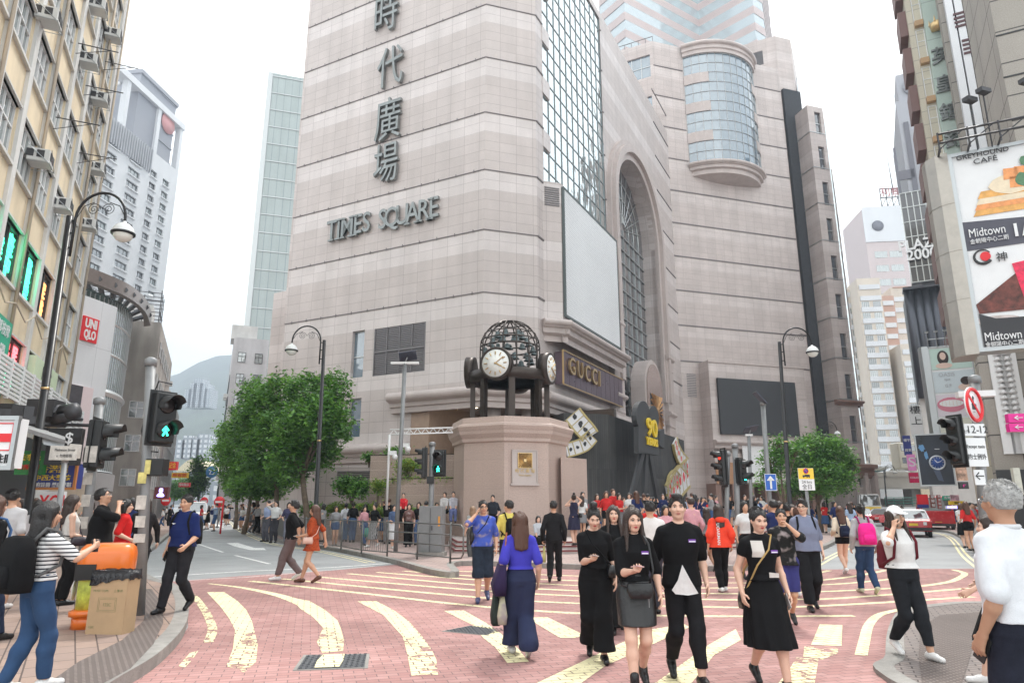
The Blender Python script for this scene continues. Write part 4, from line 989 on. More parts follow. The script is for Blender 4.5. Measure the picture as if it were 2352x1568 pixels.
for i in range(5):
 for j in range(3):a=Wf.pt(.3+i*1.5,19.5,-.3-j*1.6);mb.tube([a,a+Vector((0,0,3.4-(i%3)*.6))],.05,4)
for j in range(3):
 for zz in(20.6,21.8,22.6):mb.tube([Wf.pt(.2,zz,-.3-j*1.6),Wf.pt(6.5,zz,-.3-j*1.6)],.04,4)
for i in range(5):mb.tube([Wf.pt(.3+i*1.5,20.6,-.2),Wf.pt(.3+i*1.5,20.6,-4)],.04,4)
P('rooftop_cage',mb,M_drk,CB)
mb=MB();mb.wbox(Wf,1,5,19.5,21.5,-4,-1);P('rooftop_hut',mb,M_pil,CB)
for k in range(5):mb=MB();mb.wbox(Ws,3+k*4,3.7+k*4,6+(k*3.2)%12,6.5+(k*3.2)%12,0,.7);P('air_conditioner',mb,M_pil,CB)
r,wf,ws=street_block('pink_walkup','narrow walk-up beyond the concrete corner with a tall magenta sign','building',360,92,14,30,17,mat('pale_render',(.5,.47,.45),.8,var=.1,dirt=.4))
place_windows(r,ws,[(2+3*(k%8),3.5+3.1*(k//8))for k in range(32)],1.4,1.5,M_wg,M_wfr,depth=-.1);place_windows(r,wf,[(2+2.6*(k%4),3.5+3.1*(k//4))for k in range(16)],1.3,1.5,M_wg,M_wfr,depth=-.1)
mb=MB();mb.wbox(wf,.3,1.7,5,11,.2,.5);P('magenta_sign',mb,mat('magenta_sign',(.62,.16,.45),.5),r)
r,wf,ws=street_block('white_walkup','slim white walk-up with air conditioners behind the street trees','building',500,92,4.6,30,24.5,mat('white_render',(.60,.59,.60),.8,var=.05,dirt=.45,dscale=.4),side=-1)
place_windows(r,wf,[(1.2+2.2*(k%2),3+3.0*(k//2))for k in range(14)],1.0,1.4,M_wg,M_drk,depth=-.1)
place_windows(r,ws,[(2+3*(k%8),3+3.0*(k//8))for k in range(48)],1.2,1.4,M_wg,M_drk,depth=-.1)
mb=MB();mb.wbox(wf,-.4,3,24.5,26.5,-5,-1);mb.wbox(wf,.5,2.5,4.5,15,.02,.25);PS('roof_hut',mb,M_pil,r)
for k in range(6):mb=MB();mb.wbox(ws,1+k*3.1,1.7+k*3.1,5+(k*6)%17,5.6+(k*6)%17,0,.6);P('air_conditioner',mb,M_pil,r)
mb=MB();pz_=AT(487,1083,88);mb.lathe(pz_,[(.75,-.1),(.75,.1)],24,0,Matrix.Rotation(R(80),4,'X'));o=mb.build('round_sign',mat('round_blue',(.02,.16,.38),.4));tag(o,'round blue sign hanging over the left street by the trees','sign')
mb=MB();pz_=AT(487,1083,87.7);mb.tube([pz_+Vector((-.4,0,.2)),pz_+Vector((.4,0,.2)),pz_+Vector((.2,0,-.3)),pz_+Vector((-.3,0,-.3)),pz_+Vector((-.1,0,.15))],.06,5);P('sign_mark',mb,M_whs,o)
WGt=Wall(XH(535,130),130,3.17,1);gz=WGt.px(628,168)[1]
GT=empty('glass_tower','pale green glass tower with thin horizontal seams left of the granite mall','tower')
M_gt=grid_mat('ribbed_green_glass',(.36,.415,.405),(.33,.385,.375),(.25,.30,.30),1.5,4.0,.09,0,.15,.05,.2,spec=.9)
ge=WGt.px(712,600)[0]+8
mb=MB();mb.wbox(WGt,0,ge,0,gz,-30,0);P('glass_skin',mb,M_gt,GT)
mb=MB()
z=4
while z<gz:mb.wbox(WGt,-.02,ge,z-.12,z+.06,0,.16);z+=4.0
mb.wbox(WGt,-1.0,-.02,0,gz,-30,.2);P('seams',mb,M_mull,GT)
mb=MB();mb.wbox(WGt,1,ge,gz,gz+.6,-12,-1)
for k in range(9):mb.wbox(WGt,.5+k*2,.65+k*2,gz,gz+2.6,-.6,-.4)
P('roof_screen',mb,M_tg,GT)
mb=MB();nx,ny=80,26;vs=[];fs=[]
from mathutils import noise
ridge=[(-500,846),(300,870),(397,846),(420,826),(445,815),(480,808),(540,800),(600,815),(800,850),(1200,900),(1800,950),(2400,900),(3000,960)]
def rz(u):
 for i in range(len(ridge)-1):
  if ridge[i][0]<=u<=ridge[i+1][0]:
   k=(u-ridge[i][0])/(ridge[i+1][0]-ridge[i][0]);return ridge[i][1]*(1-k)+ridge[i+1][1]*k
 return 960
for j in range(ny+1):
 Y=480+(1900-480)*j/ny
 for i in range(nx+1):
  u=-500+3500*i/nx;x=XH(u,Y);top=AT(u,rz(u),1700).z;f=(Y-480)/1220.0;f=f if f<1 else 1-(f-1)*1.2
  z=top*(f**1.35)*(1+.16*noise.noise(Vector((x*.006,Y*.006,3)))*(1-f*.8))-6;vs.append((x,Y,z+10*noise.noise(Vector((x*.02,Y*.02,0)))))
for j in range(ny):
 for i in range(nx):a=j*(nx+1)+i;fs.append((a,a+1,a+nx+2,a+nx+1))
mb.add(vs,fs,0,True);struct(mb.build('hill',mat('hill_forest',(.06,.085,.055),.95,var=.45,vscale=.02,bump=1,bscale=.15)))
M_est=grid_mat('estate_facade',(.66,.67,.68),(.62,.63,.64),(.30,.33,.36),3.2,3.0,.7,0,.7,.04,0)
def estate(lab,boxes,Y):
 r=empty('hillside_estate',lab,'apartment blocks')
 for(u0,u1,v0,v1)in boxes:
  a,b=AT(u0,v0,Y),AT(u1,v1,Y);mb=MB();mb.box(((a.x+b.x)/2,Y+12,(a.z+b.z)/2),(b.x-a.x,24,a.z-b.z));P('block',mb,M_est,r)
estate('pale stepped apartment estate high on the hazy hill',[(426,436,893,935),(436,447,880,935),(447,460,868,935),(460,471,880,935),(471,481,892,935)],950)
estate('low white estate at the foot of the hill behind the left street',[(402,420,1010,1052),(421,438,1000,1052),(440,455,1008,1052),(455,476,996,1052)],420)
r=empty('arched_hall','pale hall with a shallow yellow arched roof closing the left street','building');a=AT(404,1082,230);b=AT(474,1082,230);zt=AT(440,1054,230).z
mb=MB();N=12;pts=[(a.x+(b.x-a.x)*i/N,230,a.z+(zt-a.z)*math.sin(math.pi*i/N))for i in range(N+1)];mb.extr(pts,(0,40,0));P('roof',mb,mat('pale_yellow_roof',(.66,.58,.40),.7),r)
mb=MB();mb.box(((a.x+b.x)/2,250,a.z/2),(b.x-a.x+20,39,a.z-.1));P('wall',mb,M_est,r)
for i,(u0,v0,u1,v1,Y,m_,tx,ml,lab)in enumerate(((380,1060,407,1079,62,M_reds,'冰記金',M_yels,'red hanging sign with yellow characters over the left street'),(396,1085,432,1097,90,M_yels,'麻雀館',M_reds,'yellow hanging sign over the left street'),(412,1108,436,1118,85,M_reds,'燒味飯店',M_whs,'small red hanging sign farther down the left street'),(358,1118,386,1145,50,mat('maroon_sign',(.12,.02,.03),.4),'♟',M_neonb,'maroon box sign beside the old building on the left street'))):
 a,b=AT(u0,v0,Y),AT(u1,v1,Y);mb=MB();mb.box(((a.x+b.x)/2,Y,(a.z+b.z)/2),(abs(b.x-a.x),.3,a.z-b.z));o=tag(mb.build('hanging_sign',m_),lab,'sign')
 w=Wall((a.x+b.x)/2,Y-.15,1,0);mb=MB();text_on(mb,w,0,(a.z+b.z)/2,tx,(a.z-b.z)*.75,off=.01,depth=.03,sx=.9*abs(b.x-a.x)/((a.z-b.z)*.75*len(tx)+.01));P('lettering',mb,ml,o)
 #right side of the picture
DA=(-1.921,1)
def awall(uh,Y):return Wall(XH(uh,Y),Y,1.921,-1)if False else Wall(XH(uh,Y),Y,1,-1/1.921)
def ablock(name,lab,cat,uh,Y,wid,dep,h,m):
 """block whose left front corner stands at uh; front faces us, left side runs up the right hand street"""
 w=awall(uh,Y);o=w.o;d=Vector((.5206,1,0)).normalized();pts=[o,o+w.t*wid,o+w.t*wid+d*dep,o+d*dep]
 if w.n.y>0:w.n=-w.n
 r=empty(name,lab,cat);mb=MB();mb.prism(ccw([tuple(p.xy)for p in pts]),0,h);P('wall',mb,m,r)
 s=Wall(o.x,o.y,d.x,d.y)
 if s.n.x>0:s.n=-s.n
 return r,w,s
M_pz=mat('pale_grey_panel',(.40,.41,.45),.55,var=.04,vscale=.3);M_pzd=mat('slate_panel',(.17,.17,.20),.5)
r,w,s=ablock('sign_tower','pale grey tower with slate frames and raised lettering on a glass drum','tower',2195,78,14,24,10,M_pz)
zt=w.px(2085,228)[1];L0=w.px(2042,250)[0];
mb=MB();e_l=w.px(2040,260)[0];mb.wbox(w,0,12,0,zt,-16,0);P('tower_wall',mb,M_pz,r)
mb=MB()
for(u0,v0,u1,v1)in((2056,340,2064,480),(2086,280,2096,470),(2064,395,2096,410),(2070,455,2108,472),(2102,243,2114,290),(2112,345,2124,460)):
 a,b=w.px(u0,v0),w.px(u1,v1);mb.wbox(w,a[0],b[0]+.3,b[1],a[1],.01,.15)
P('slate_frame',mb,M_pzd,r)
gz0,gz1=w.px(2110,655)[1],w.px(2110,520)[1];ga,gb=w.px(2092,600)[0]-.3,w.px(2150,600)[0]+1
mb=MB();mb.wbox(w,ga,gb,gz0,gz1+4,.05,1.5);go=P('glass_drum',mb,mat('bronze_glass',(.13,.13,.135),.1,.5),r)
mb=MB()
for k in range(7):a=ga+(gb-ga)*k/6;mb.wbox(w,a-.05,a+.05,gz0,gz1+4,1.5,1.58)
for k in range(7):z=gz0+(gz1+4-gz0)*k/6;mb.wbox(w,ga,gb,z-.05,z+.05,1.5,1.6)
P('mullions',mb,M_mull,go)
for t_,(u,v)in(('PLAZA',(2108,573)),('2000',(2111,596))):
 a,z=w.px(u,v);mb=MB();text_on(mb,w,a+.2,z,t_,1.75,off=1.7,depth=.3,bold=.03,sx=.9);P('sign_lettering',mb,M_whs,go)
mb=MB();b0=w.px(2105,210)
mb.wbox(w,b0[0]-2,b0[0]+3,zt,zt+4,-6,-.5);mb.lathe(w.pt(b0[0],zt+2,-.4),[(1.4,0),(1.4,.2)],20,0,w.n.to_track_quat('Z','Y').to_matrix().to_4x4());P('roof_sign',mb,M_pz,r)
wd=awall(2140,74);
if wd.n.y>0:wd.n=-wd.n
da,db=wd.px(2078,670)[0],wd.px(2165,650)[0]+1;dz1=wd.px(2100,668)[1];dz0=wd.px(2105,915)[1]
dk=empty('ribbed_building','dark building front of tall curved steel ribs under the grey sign tower','building');mb=MB();mb.wbox(wd,da,db,dz0,dz1,-6,0);P('wall',mb,M_blk,dk)
mb=MB()
for k in range(6):a=da+(db-da)*(k+.5)/6;mb.lathe(wd.pt(a,dz0,.1),[(.55,0),(.55,dz1-dz0)],12)
mb.wbox(wd,da-.2,db+.1,dz1,dz1+.3,-1,1);P('steel_rib',mb,mat('dark_steel',(.08,.085,.10),.35,.7),dk)
mb=MB();mb.wbox(wd,da,db,0,dz0,-5,-.3);P('lower_wall',mb,M_pil,dk)
M_ct=grid_mat('cream_tiles',(.60,.55,.44),(.57,.52,.42),(.40,.36,.30),1.5,1.0,.03,0,.6,.06,.3)
r,w,s=ablock('cream_sign_building','cream tiled building with a pale green strip of large vertical characters, right side','building',2260,42,16,3.0,48,M_ct)
c0,c1=w.px(2144,196)[0],w.px(2180,196)[0];mb=MB();mb.wbox(w,c0,c1,3,48,.02,.5)
P('green_strip',mb,grid_mat('pale_green_tiles',(.52,.62,.56),(.50,.60,.54),(.36,.44,.40),4,3.0,.04,0,.5,.03,.2),r)
for t_,(u,v),h_ in(('英',(2162,140),34),('皇',(2170,205),36),('鐘',(2182,268),36),('錶',(2193,330),36)):
 a,z=w.px(u,v);mb=MB();text_on(mb,w,a,z,t_,1.35,off=.52,depth=.12,bold=.02,sx=.95);P('sign_character',mb,M_let if t_ else M_let,r)
mb=MB();a,z=w.px(2146,72);mb.lathe(w.pt(a+.2,z-.4,.6),[(.45,0),(.55,.5),(.5,.52),(.4,.1)],12)
for k in range(5):q=2*math.pi*k/5;p_=w.pt(a+.2,z+.1,.6)+Vector((.5*math.cos(q),.5*math.sin(q),0));mb.tube([p_,p_+Vector((0,0,.45))],[.07,.01],5)
P('crown_sign',mb,M_gold,r)
wa0,wa1=w.px(2122,196)[0],w.px(2143,196)[0];spots=[];zz=8.0
while zz<46:spots.append(((wa0+wa1)/2,zz));zz+=3.0
place_windows(r,w,spots,wa1-wa0,2.3,[glass_mat('teal_glass',(.06,.16,.17))],M_wfr,cols=1,depth=-.02)
mb=MB()
for(_,z_)in spots:mb.wbox(w,wa0,wa1,z_-.5,z_-.1,.0,.35)
P('orange_sill',mb,mat('orange_sill',(.52,.33,.18),.6),r)
mb=MB()
for(_,z_)in spots:
 mb.wbox(s,.4,2.6,z_-.6,z_+1.4,0,.5)
P('side_bay',mb,mat('brown_bay',(.17,.09,.08),.5),r)
M_g3=grid_mat('buff_granite',(.34,.31,.275),(.31,.285,.25),(.08,.07,.065),2.6,1.45,.03,0,.55,.08,.3,speck=.12)
r,w,s=ablock('granite_building','buff granite building with white vertical fins rising behind the big billboard','building',2352,38,26,.8,43,M_g3)
mb=MB()
for u in(2200,2222,2246,2269,2293,2318):
 a=w.px(u,150)[0];mb.wbox(w,a-.2,a+.2,8.0,43,.0,.45)
P('white_fin',mb,M_wt,r)
mb=MB()
for i,(u,v)in enumerate(((2190,60),(2210,120),(2236,30),(2255,170),(2275,110),(2298,150),(2318,210))):
 a,z=w.px(u,v)
 for k in range(4):mb.wbox(w,a,a+.8,z+k*.3-.5,z+k*.3-.35,.02,.5)
P('louvre',mb,mat('maroon_louvre',(.08,.03,.035),.5),r)
r2,w2,s2=ablock('granite_slab_building','flat buff granite slab wall with dark joints at the right edge','building',2495,24,20,5,30,M_g3)
mb=MB()
for k in range(14):mb.wbox(w2,-.02,12,3+1.9*k,3.06+1.9*k,0,.03)
P('joint',mb,M_blk,r2)
r3,w3,s3=ablock('lower_granite_building','buff stone shop building with pleated vertical ornament behind the traffic sign','building',2300,27,16,.8,9.5,M_g3)
mb=MB()
for c in(2296,2318):
 a=w3.px(c,860)[0]
 mb.wbox(w3,a-.3,a+.3,3.6,9.3,0,.12)
 for k in range(22):mb.lathe(w3.pt(a,4.4+k*.22,.14),[(.15,0),(.06,.16),(.02,.17)],8)
P('pleated_pilaster',mb,M_wfr,r3)
mb=MB();mb.wbox(w3,0,16,0,3.0,-.01,.1);P('shopfront',mb,M_blk,r3)
mb=MB();
for k in range(3):mb.wbox(w3,1.2+k*2.5,3.0+k*2.5,.5,2.7,.12,.2)
P('lit_panel',mb,mat('shop_light',(.6,.5,.35),.4,emit=(1,.8,.5),estr=.35),r3)
def board(name,lab,w,a0,a1,z0,z1,m,th=.4,frame=.08,fm=None):
 r=empty(name,lab,'billboard');mb=MB();mb.wbox(w,a0,a1,z0,z1,-th,0);P('panel',mb,m,r)
 mb=MB()
 for a,b,c,d in((a0-frame,a1+frame,z0-frame,z0),(a0-frame,a1+frame,z1,z1+frame),(a0-frame,a0,z0,z1),(a1,a1+frame,z0,z1)):mb.wbox(w,a,b,c,d,-th,.05)
 P('frame',mb,fm or M_steel,r);return r
def shape(r,w,pts,m,name='picture',off=.01,th=.01):
 mb=MB();mb.extr([w.pt(a,z,off+th)for a,z in pts],w.n*-th);return P(name,mb,m,r)
wb=awall(2300,17.5)
if wb.n.y>0:wb.n=-wb.n
A=lambda u,v:wb.px(u,v)
z1=A(2192,362)[1];z0=A(2250,800)[1];a0=(A(2192,362)[0]+A(2250,800)[0])/2;a1=a0+4.0
BB=board('main_billboard','huge billboard with a cafe name, dessert picture and a drink, on the right',wb,a0,a1,z0,z1,M_whs,.5,.1)
mb=MB()
pr=[(a0-.1,.1),(a0-.4,.02),(a0-.62,-.25),(a0-.68,-.6),(a0-.62,-1.0),(a0-.1,-1.0)]
pts0=[wb.pt(a,z0-.15,d)for a,d in pr];mb.extr(pts0,(0,0,z1-z0+.3))
for k in(1,2,3):zz=z0+(z1-z0)*k/4;mb.extr([wb.pt(a-.01,zz,d+.01)for a,d in pr],(0,0,.03))
P('curved_metal_edge',mb,mat('brushed_gold_steel',(.42,.39,.35),.35,.8,var=.12),BB)
def BT(t,u0,v0,u1,v1,m,sx=None,bold=0,hgt=None):
 p,q=A(u0,v0),A(u1,v1);h=hgt or abs(q[1]-p[1]);mb=MB();vs,fs=text(t,h,.02,1,bold);W_=max(v.x for v in vs)-min(v.x for v in vs)
 text_on(mb,wb,(p[0]+q[0])/2,(p[1]+q[1])/2,t,h,off=.012,depth=.02,bold=bold,sx=(q[0]-p[0])/W_);return P('lettering',mb,m,BB)
BT('GREYHOUND',2196,366,2316,344,M_blk,hgt=.19,bold=0);BT('CAFÉ',2235,374,2290,365,M_blk,hgt=.21,bold=0)
shape(BB,wb,[A(2208,512),A(2352,517),A(2352,560),A(2216,578)][:0]or[(A(2208,512)[0],A(2208,512)[1]),(a1,A(2340,517)[1]),(a1,A(2340,560)[1]),(A(2214,578)[0],A(2214,578)[1])],mat('slate_band',(.075,.075,.10),.5),'band')
M_blk2=M_whs
BT('Midtown',2225,538,2308,528,M_whs,hgt=.34,bold=0);BT('金朝陽中心二期',2228,558,2316,546,M_whs,hgt=.15);
mb=MB();p=A(2340,530);text_on(mb,wb,p[0]+.12,p[1],'1/F',.5,off=.012,depth=.02,bold=.01);P('lettering',mb,M_whs,BB)
def blob(cx,cz,rx,rz,m,name='picture',off=.012,n=18,jag=.0,w_=None,rr=None):
 rr=rr or BB;w_=w_ or wb;rd=random.Random(int(cx*100+cz*10));return shape(rr,w_,[(cx+rx*math.cos(2*math.pi*i/n)*(1+jag*rd.uniform(-1,1)),cz+rz*math.sin(2*math.pi*i/n)*(1+jag*rd.uniform(-1,1)))for i in range(n)],m,name,off)
M_toast=mat('toast',(.75,.40,.12),.6,var=.25,vscale=6);M_or=mat('orange_fruit',(.80,.33,.12),.5,var=.2,vscale=8);M_crm=mat('cream_ice',(.80,.68,.50),.6,var=.1,vscale=5);M_leaf2=mat('print_green',(.10,.22,.12),.6,var=.3,vscale=14)
q=A(2320,465);q2=A(2300,430)
for i,(du,m_)in enumerate(((0,M_toast),(14,M_or),(26,M_crm),(40,M_toast))):
 pa=A(2240+i*3,490-du);shape(BB,wb,[(pa[0]-.05,pa[1]-.1),(a1,pa[1]-.1),(a1,pa[1]+.12),(pa[0]+.05,pa[1]+.10)],m_,off=.012+i*.004)
blob(q2[0]+.25,q2[1]+.05,.55,.28,M_crm,off=.03,jag=.06)
for(u,v)in((2320,400),(2345,395),(2335,418)):p=A(u,v);shape(BB,wb,[(p[0]-.17,p[1]-.15),(p[0]+.15,p[1]-.17),(p[0]+.17,p[1]+.14),(p[0]-.14,p[1]+.17)],M_or,off=.036)
p=A(2348,412);blob(p[0],p[1],.16,.2,M_leaf2,off=.044,jag=.15);p=A(2350,370);blob(p[0]+.03,p[1],.12,.14,M_leaf2,off=.044,jag=.15)
p=A(2257,590);mb=MB();mb.tube([wb.pt(p[0]+.19*math.cos(t/8),p[1]+.19*math.sin(t/8),.03)for t in range(4,46)],[.012+.0009*t for t in range(42)],5);P('brush_logo',mb,M_blk,BB);blob(p[0]+.06,p[1],.12,.13,M_reds,off=.02)
BT('神',2290,602,2312,582,M_blk,hgt=.28);
dl=[(A(2240,697)[0],A(2240,697)[1]),(a1,A(2350,590)[1]+.1),(a1,z0),(a0+.02,z0+.02)]
shape(BB,wb,[(A(2242,700)[0],A(2242,700)[1]),(A(2352,612)[0],A(2352,612)[1]-0),(a1,A(2352,612)[1]+.9),(a1,z0+.9),(a0+.05,z0+.92)],mat('print_wood',(.13,.035,.025),.5,var=.8,vscale=5),off=.012)
p=A(2345,650);shape(BB,wb,[(p[0]-.12,p[1]+.55),(p[0]+.9,p[1]+.7),(p[0]+.7,p[1]-.75),(p[0]+.05,p[1]-.7)],mat('print_red_drink',(.72,.02,.08),.4,var=.4,vscale=7),off=.02)
p=A(2290,735);blob(p[0],p[1],.5,.12,mat('print_glass_rim',(.55,.48,.46),.4,var=.3),off=.02)
shape(BB,wb,[(a0+.03,z0+.02),(a1,z0+.02),(a1,z0+.62),(A(2262,770)[0]+.3,z0+.75),(a0+.03,z0+.92)],M_pzd if False else mat('print_black',(.03,.03,.035),.5),off=.026)
BT('Midtown',2262,778,2345,766,M_whs,hgt=.32,bold=0);BT('金朝陽中心二期',2264,796,2350,784,M_whs,hgt=.15)
for o in list(BB.children):
 if o.name.startswith('lettering'):o.location=wb.n*.03
mb=MB()
for dz,th in((.55,.03),(.28,.03)):mb.tube([wb.pt(a0-.3,z1+dz,.5),wb.pt(a1,z1+dz,.5)],th,6)
for k in range(7):a=a0-.3+k*.7;mb.tube([wb.pt(a,z1,.5),wb.pt(a,z1+.6,.5)],.025,5);mb.tube([wb.pt(a,z1+.1,-.3),wb.pt(a,z1+.1,.6)],.03,5);mb.tube([wb.pt(a,z1+.1,.5),wb.pt(a+.6,z1+.55,.5)],.018,5)
P('catwalk',mb,M_drk,BB)
for(u,v)in((2222,255),(2252,235),(2348,215)):
 p=A(u,v);mb=MB();mb.tube([wb.pt(p[0]+.05,z1,.2),wb.pt(p[0],p[1],.5)],.02,5);mb.box(wb.pt(p[0],p[1],.6),(.34,.2,.12),.3);P('floodlight',mb,M_drk,BB)
wc=awall(2210,33)
if wc.n.y>0:wc.n=-wc.n
A2=lambda u,v:wc.px(u,v)
ca0,ca1=A2(2132,800)[0],A2(2228,800)[0];zt1=A2(2130,800)[1];zt0=A2(2175,1013)[1]
CC=board('advert_column','tall column of four pale beauty advertisements beside the traffic lights',wc,ca0,ca1,zt0,zt1,M_whs,.6,.05)
mb=MB();pr=[(ca0-.05,.05),(ca0-.3,0),(ca0-.42,-.2),(ca0-.42,-.7),(ca0-.05,-.7)];mb.extr([wc.pt(a,zt0-.1,d)for a,d in pr],(0,0,zt1-zt0+.2));P('curved_metal_edge',mb,M_steel,CC)
hh=(zt1-zt0)/4;cols4=[mat('ad_mint',(.52,.68,.62),.5),mat('ad_blue',(.60,.68,.72),.5),mat('ad_pink',(.72,.66,.72),.5),mat('ad_cream',(.72,.72,.62),.5)]
M_skin_p=mat('print_skin',(.72,.54,.46),.6);M_hair_p=mat('print_hair',(.035,.022,.02),.6)
for k in range(4):
 za=zt1-hh*(k+1)+.04;shape(CC,wc,[(ca0+.02,za),(ca1-.02,za),(ca1-.02,za+hh-.1),(ca0+.02,za+hh-.1)],cols4[k],'advert')
 zc_=za+hh/2
 if k==0:
  blob(ca0+.55,zc_,.24,.36,M_hair_p,off=.02,rr=CC,w_=wc);blob(ca0+.55,zc_+.08,.13,.19,M_skin_p,off=.03,rr=CC,w_=wc);blob(ca0+.55,zc_-.4,.35,.14,M_skin_p,off=.028,rr=CC,w_=wc)
  for i,t in enumerate(('YOUR','ENDLESS','BEAUTY')):mb=MB();text_on(mb,wc,ca0+1.4,zc_+.15-i*.16,t,.17,off=.025,depth=.01);P('lettering',mb,M_pzd,CC)
 if k==1:
  for t,z_,s_ in(('OASIS',.3,.26),('spa',.08,.2),('G.F',-.25,.2)):mb=MB();text_on(mb,wc,ca0+.6,zc_+z_,t,s_,off=.025,depth=.01);P('lettering',mb,mat('ad_grey',(.40,.42,.45),.5),CC)
  blob(ca0+1.35,zc_-.05,.22,.2,M_hair_p,off=.03,rr=CC,w_=wc)
  for i in range(4):blob(ca0+1.62+i*.14,zc_-.02,.07,.05,M_hair_p,off=.03,rr=CC,w_=wc)
  blob(ca0+1.5,zc_-.35,.5,.2,M_skin_p,off=.02,rr=CC,w_=wc)
 if k==2:
  blob(ca0+.62,zc_-.02,.6,.36,mat('print_lip',(.62,.20,.28),.4),off=.02,rr=CC,w_=wc);blob(ca0+.62,zc_+.04,.5,.17,M_whs,off=.03,rr=CC,w_=wc)
  for i in range(6):shape(CC,wc,[(ca0+.24+i*.15,zc_-.08),(ca0+.255+i*.15,zc_-.08),(ca0+.255+i*.15,zc_+.16),(ca0+.24+i*.15,zc_+.16)],M_skin_p,off=.042)
  for t,z_ in(('GIA',.3),('白 齒',.02)):mb=MB();text_on(mb,wc,ca0+1.65,zc_+z_,t,.2,off=.025,depth=.01);P('lettering',mb,M_reds,CC)
 if k==3:
  blob(ca0+.5,zc_+.12,.25,.27,M_hair_p,off=.02,rr=CC,w_=wc);blob(ca0+.54,zc_+.04,.2,.26,M_skin_p,off=.03,rr=CC,w_=wc);blob(ca0+.5,zc_-.36,.3,.12,M_skin_p,off=.025,rr=CC,w_=wc)
mb=MB()
for k in range(6):a=ca0+k*.38;mb.tube([wc.pt(a,zt1,.1),wc.pt(a,zt1+.7,.3)],.02,5);mb.box(wc.pt(a,zt1+.75,.35),(.16,.1,.07))
mb.tube([wc.pt(ca0,zt1+.4,.2),wc.pt(ca1,zt1+.4,.2)],.02,5);P('lamp_rack',mb,M_steel,CC)
wa=awall(2170,32)
if wa.n.y>0:wa.n=-wa.n
p,q=wa.px(2102,1000),wa.px(2194,1112)
WAd=board('watch_billboard','dark billboard showing a blue dial wristwatch, low on the right',wa,p[0],q[0],q[1],p[1],mat('ad_navy',(.008,.014,.028),.3,var=.5,vscale=.8),.3,.06)
cx,cz=wa.px(2153,1062);Mt=wa.n.to_track_quat('Z','Y').to_matrix().to_4x4()
mb=MB();mb.lathe(wa.pt(cx,cz,.01),[(.34,0),(.34,.02),(.27,.05),(.27,.02)],28,0,Mt);P('watch_case',mb,mat('print_silver',(.5,.52,.56),.3,.7),WAd)
mb=MB();mb.lathe(wa.pt(cx,cz,.02),[(.27,0),(.27,.015)],28,0,Mt);P('watch_dial',mb,mat('print_blue',(.03,.08,.3),.3),WAd)
mb=MB();mb.tube([wa.pt(cx,cz,.05),wa.pt(cx+.16,cz+.06,.05)],.012,4);mb.tube([wa.pt(cx,cz,.05),wa.pt(cx-.1,cz+.12,.05)],.015,4)
for k in range(12):q_=k*math.pi/6;mb.tube([wa.pt(cx+.2*math.cos(q_),cz+.2*math.sin(q_),.05),wa.pt(cx+.25*math.cos(q_),cz+.25*math.sin(q_),.05)],.009,4)
P('watch_hands',mb,M_whs,WAd)
shape(WAd,wa,[(cx-.2,cz-.3),(cx+.05,cz-.32),(cx+.15,cz-.85),(cx-.05,cz-.8)],mat('print_strap',(.05,.07,.12),.3),'watch_strap',.015)
blob(cx-.55,cz+.7,.12,.16,mat('print_glow',(.12,.30,.55),.4),off=.015,rr=WAd,w_=wa,jag=.3);blob(cx-.4,cz+.35,.07,.2,MATS['print_glow'],off=.015,rr=WAd,w_=wa,jag=.3)
mb=MB();text_on(mb,wa,cx+.1,cz+.62,'Nothing Handmade',.09,off=.02,depth=.01)if False else mb.box(wa.pt(cx+.1,cz+.62,.02),(.3,.02,.03));P('caption',mb,M_whs,WAd)
def sign(u0,v0,u1,v1,Y,m,tx,ml,lab,th=.15,name='shop_sign',vertical=False,wv=None,fr=None):
 w_=awall(2000,Y);w_=Wall(0,Y,1,-.22)
 if w_.n.y>0:w_.n=-w_.n
 p,q=w_.px(u0,v0),w_.px(u1,v1);mb=MB();mb.wbox(w_,p[0],q[0],q[1],p[1],-th,0);o=tag(mb.build(name,m),lab,'sign')
 if fr:mb=MB();[mb.wbox(w_,a,b,c,d,0,.02)for a,b,c,d in((p[0],q[0],q[1],q[1]+.05),(p[0],q[0],p[1]-.05,p[1]),(p[0],p[0]+.05,q[1],p[1]),(q[0]-.05,q[0],q[1],p[1]))];P('border',mb,fr,o)
 if tx:
  lines=tx if isinstance(tx,list)else[tx];n=len(lines)
  for i,t in enumerate(lines):
   if not t:continue
   H_=(p[1]-q[1])/n;vs,fs=text(t,1,.01);W_=max(v.x for v in vs)-min(v.x for v in vs);sz=min(H_*.8,(q[0]-p[0])*.88/W_)
   mb=MB();text_on(mb,w_,(p[0]+q[0])/2,p[1]-H_*(i+.5),t,sz,off=.006,depth=.02,sx=min(1.5,(q[0]-p[0])*.88/(W_*sz)));P('lettering',mb,ml,o)
 return o,w_
M_mag=mat('magenta',(.72,.02,.28),.45);M_pk=mat('print_pink',(.85,.30,.62),.5,var=.3,vscale=1)
sign(2315,950,2362,969,16,M_mag,'←',M_whs,'upper magenta arrow sign at the right edge');sign(2317,972,2362,990,16,M_mag,'←',M_whs,'lower magenta arrow sign at the right edge')
sign(2086,930,2124,1005,50,M_whs,['樓','上',''],M_blk,'white vertical sign with a large dark character left of the advert column')
sign(2073,1000,2096,1045,55,M_blus,['樓宇','買賣'],M_whs,'blue and white sign under the flats, left of the watch billboard')
sign(2083,1043,2106,1080,48,M_pk,'S',M_whs,'pink flower poster sign left of the watch billboard');sign(2088,1085,2112,1108,44,mat('raspberry',(.50,.01,.08),.4),'COLO',M_whs,'raspberry sign reading COLO at the lower left of the watch billboard')
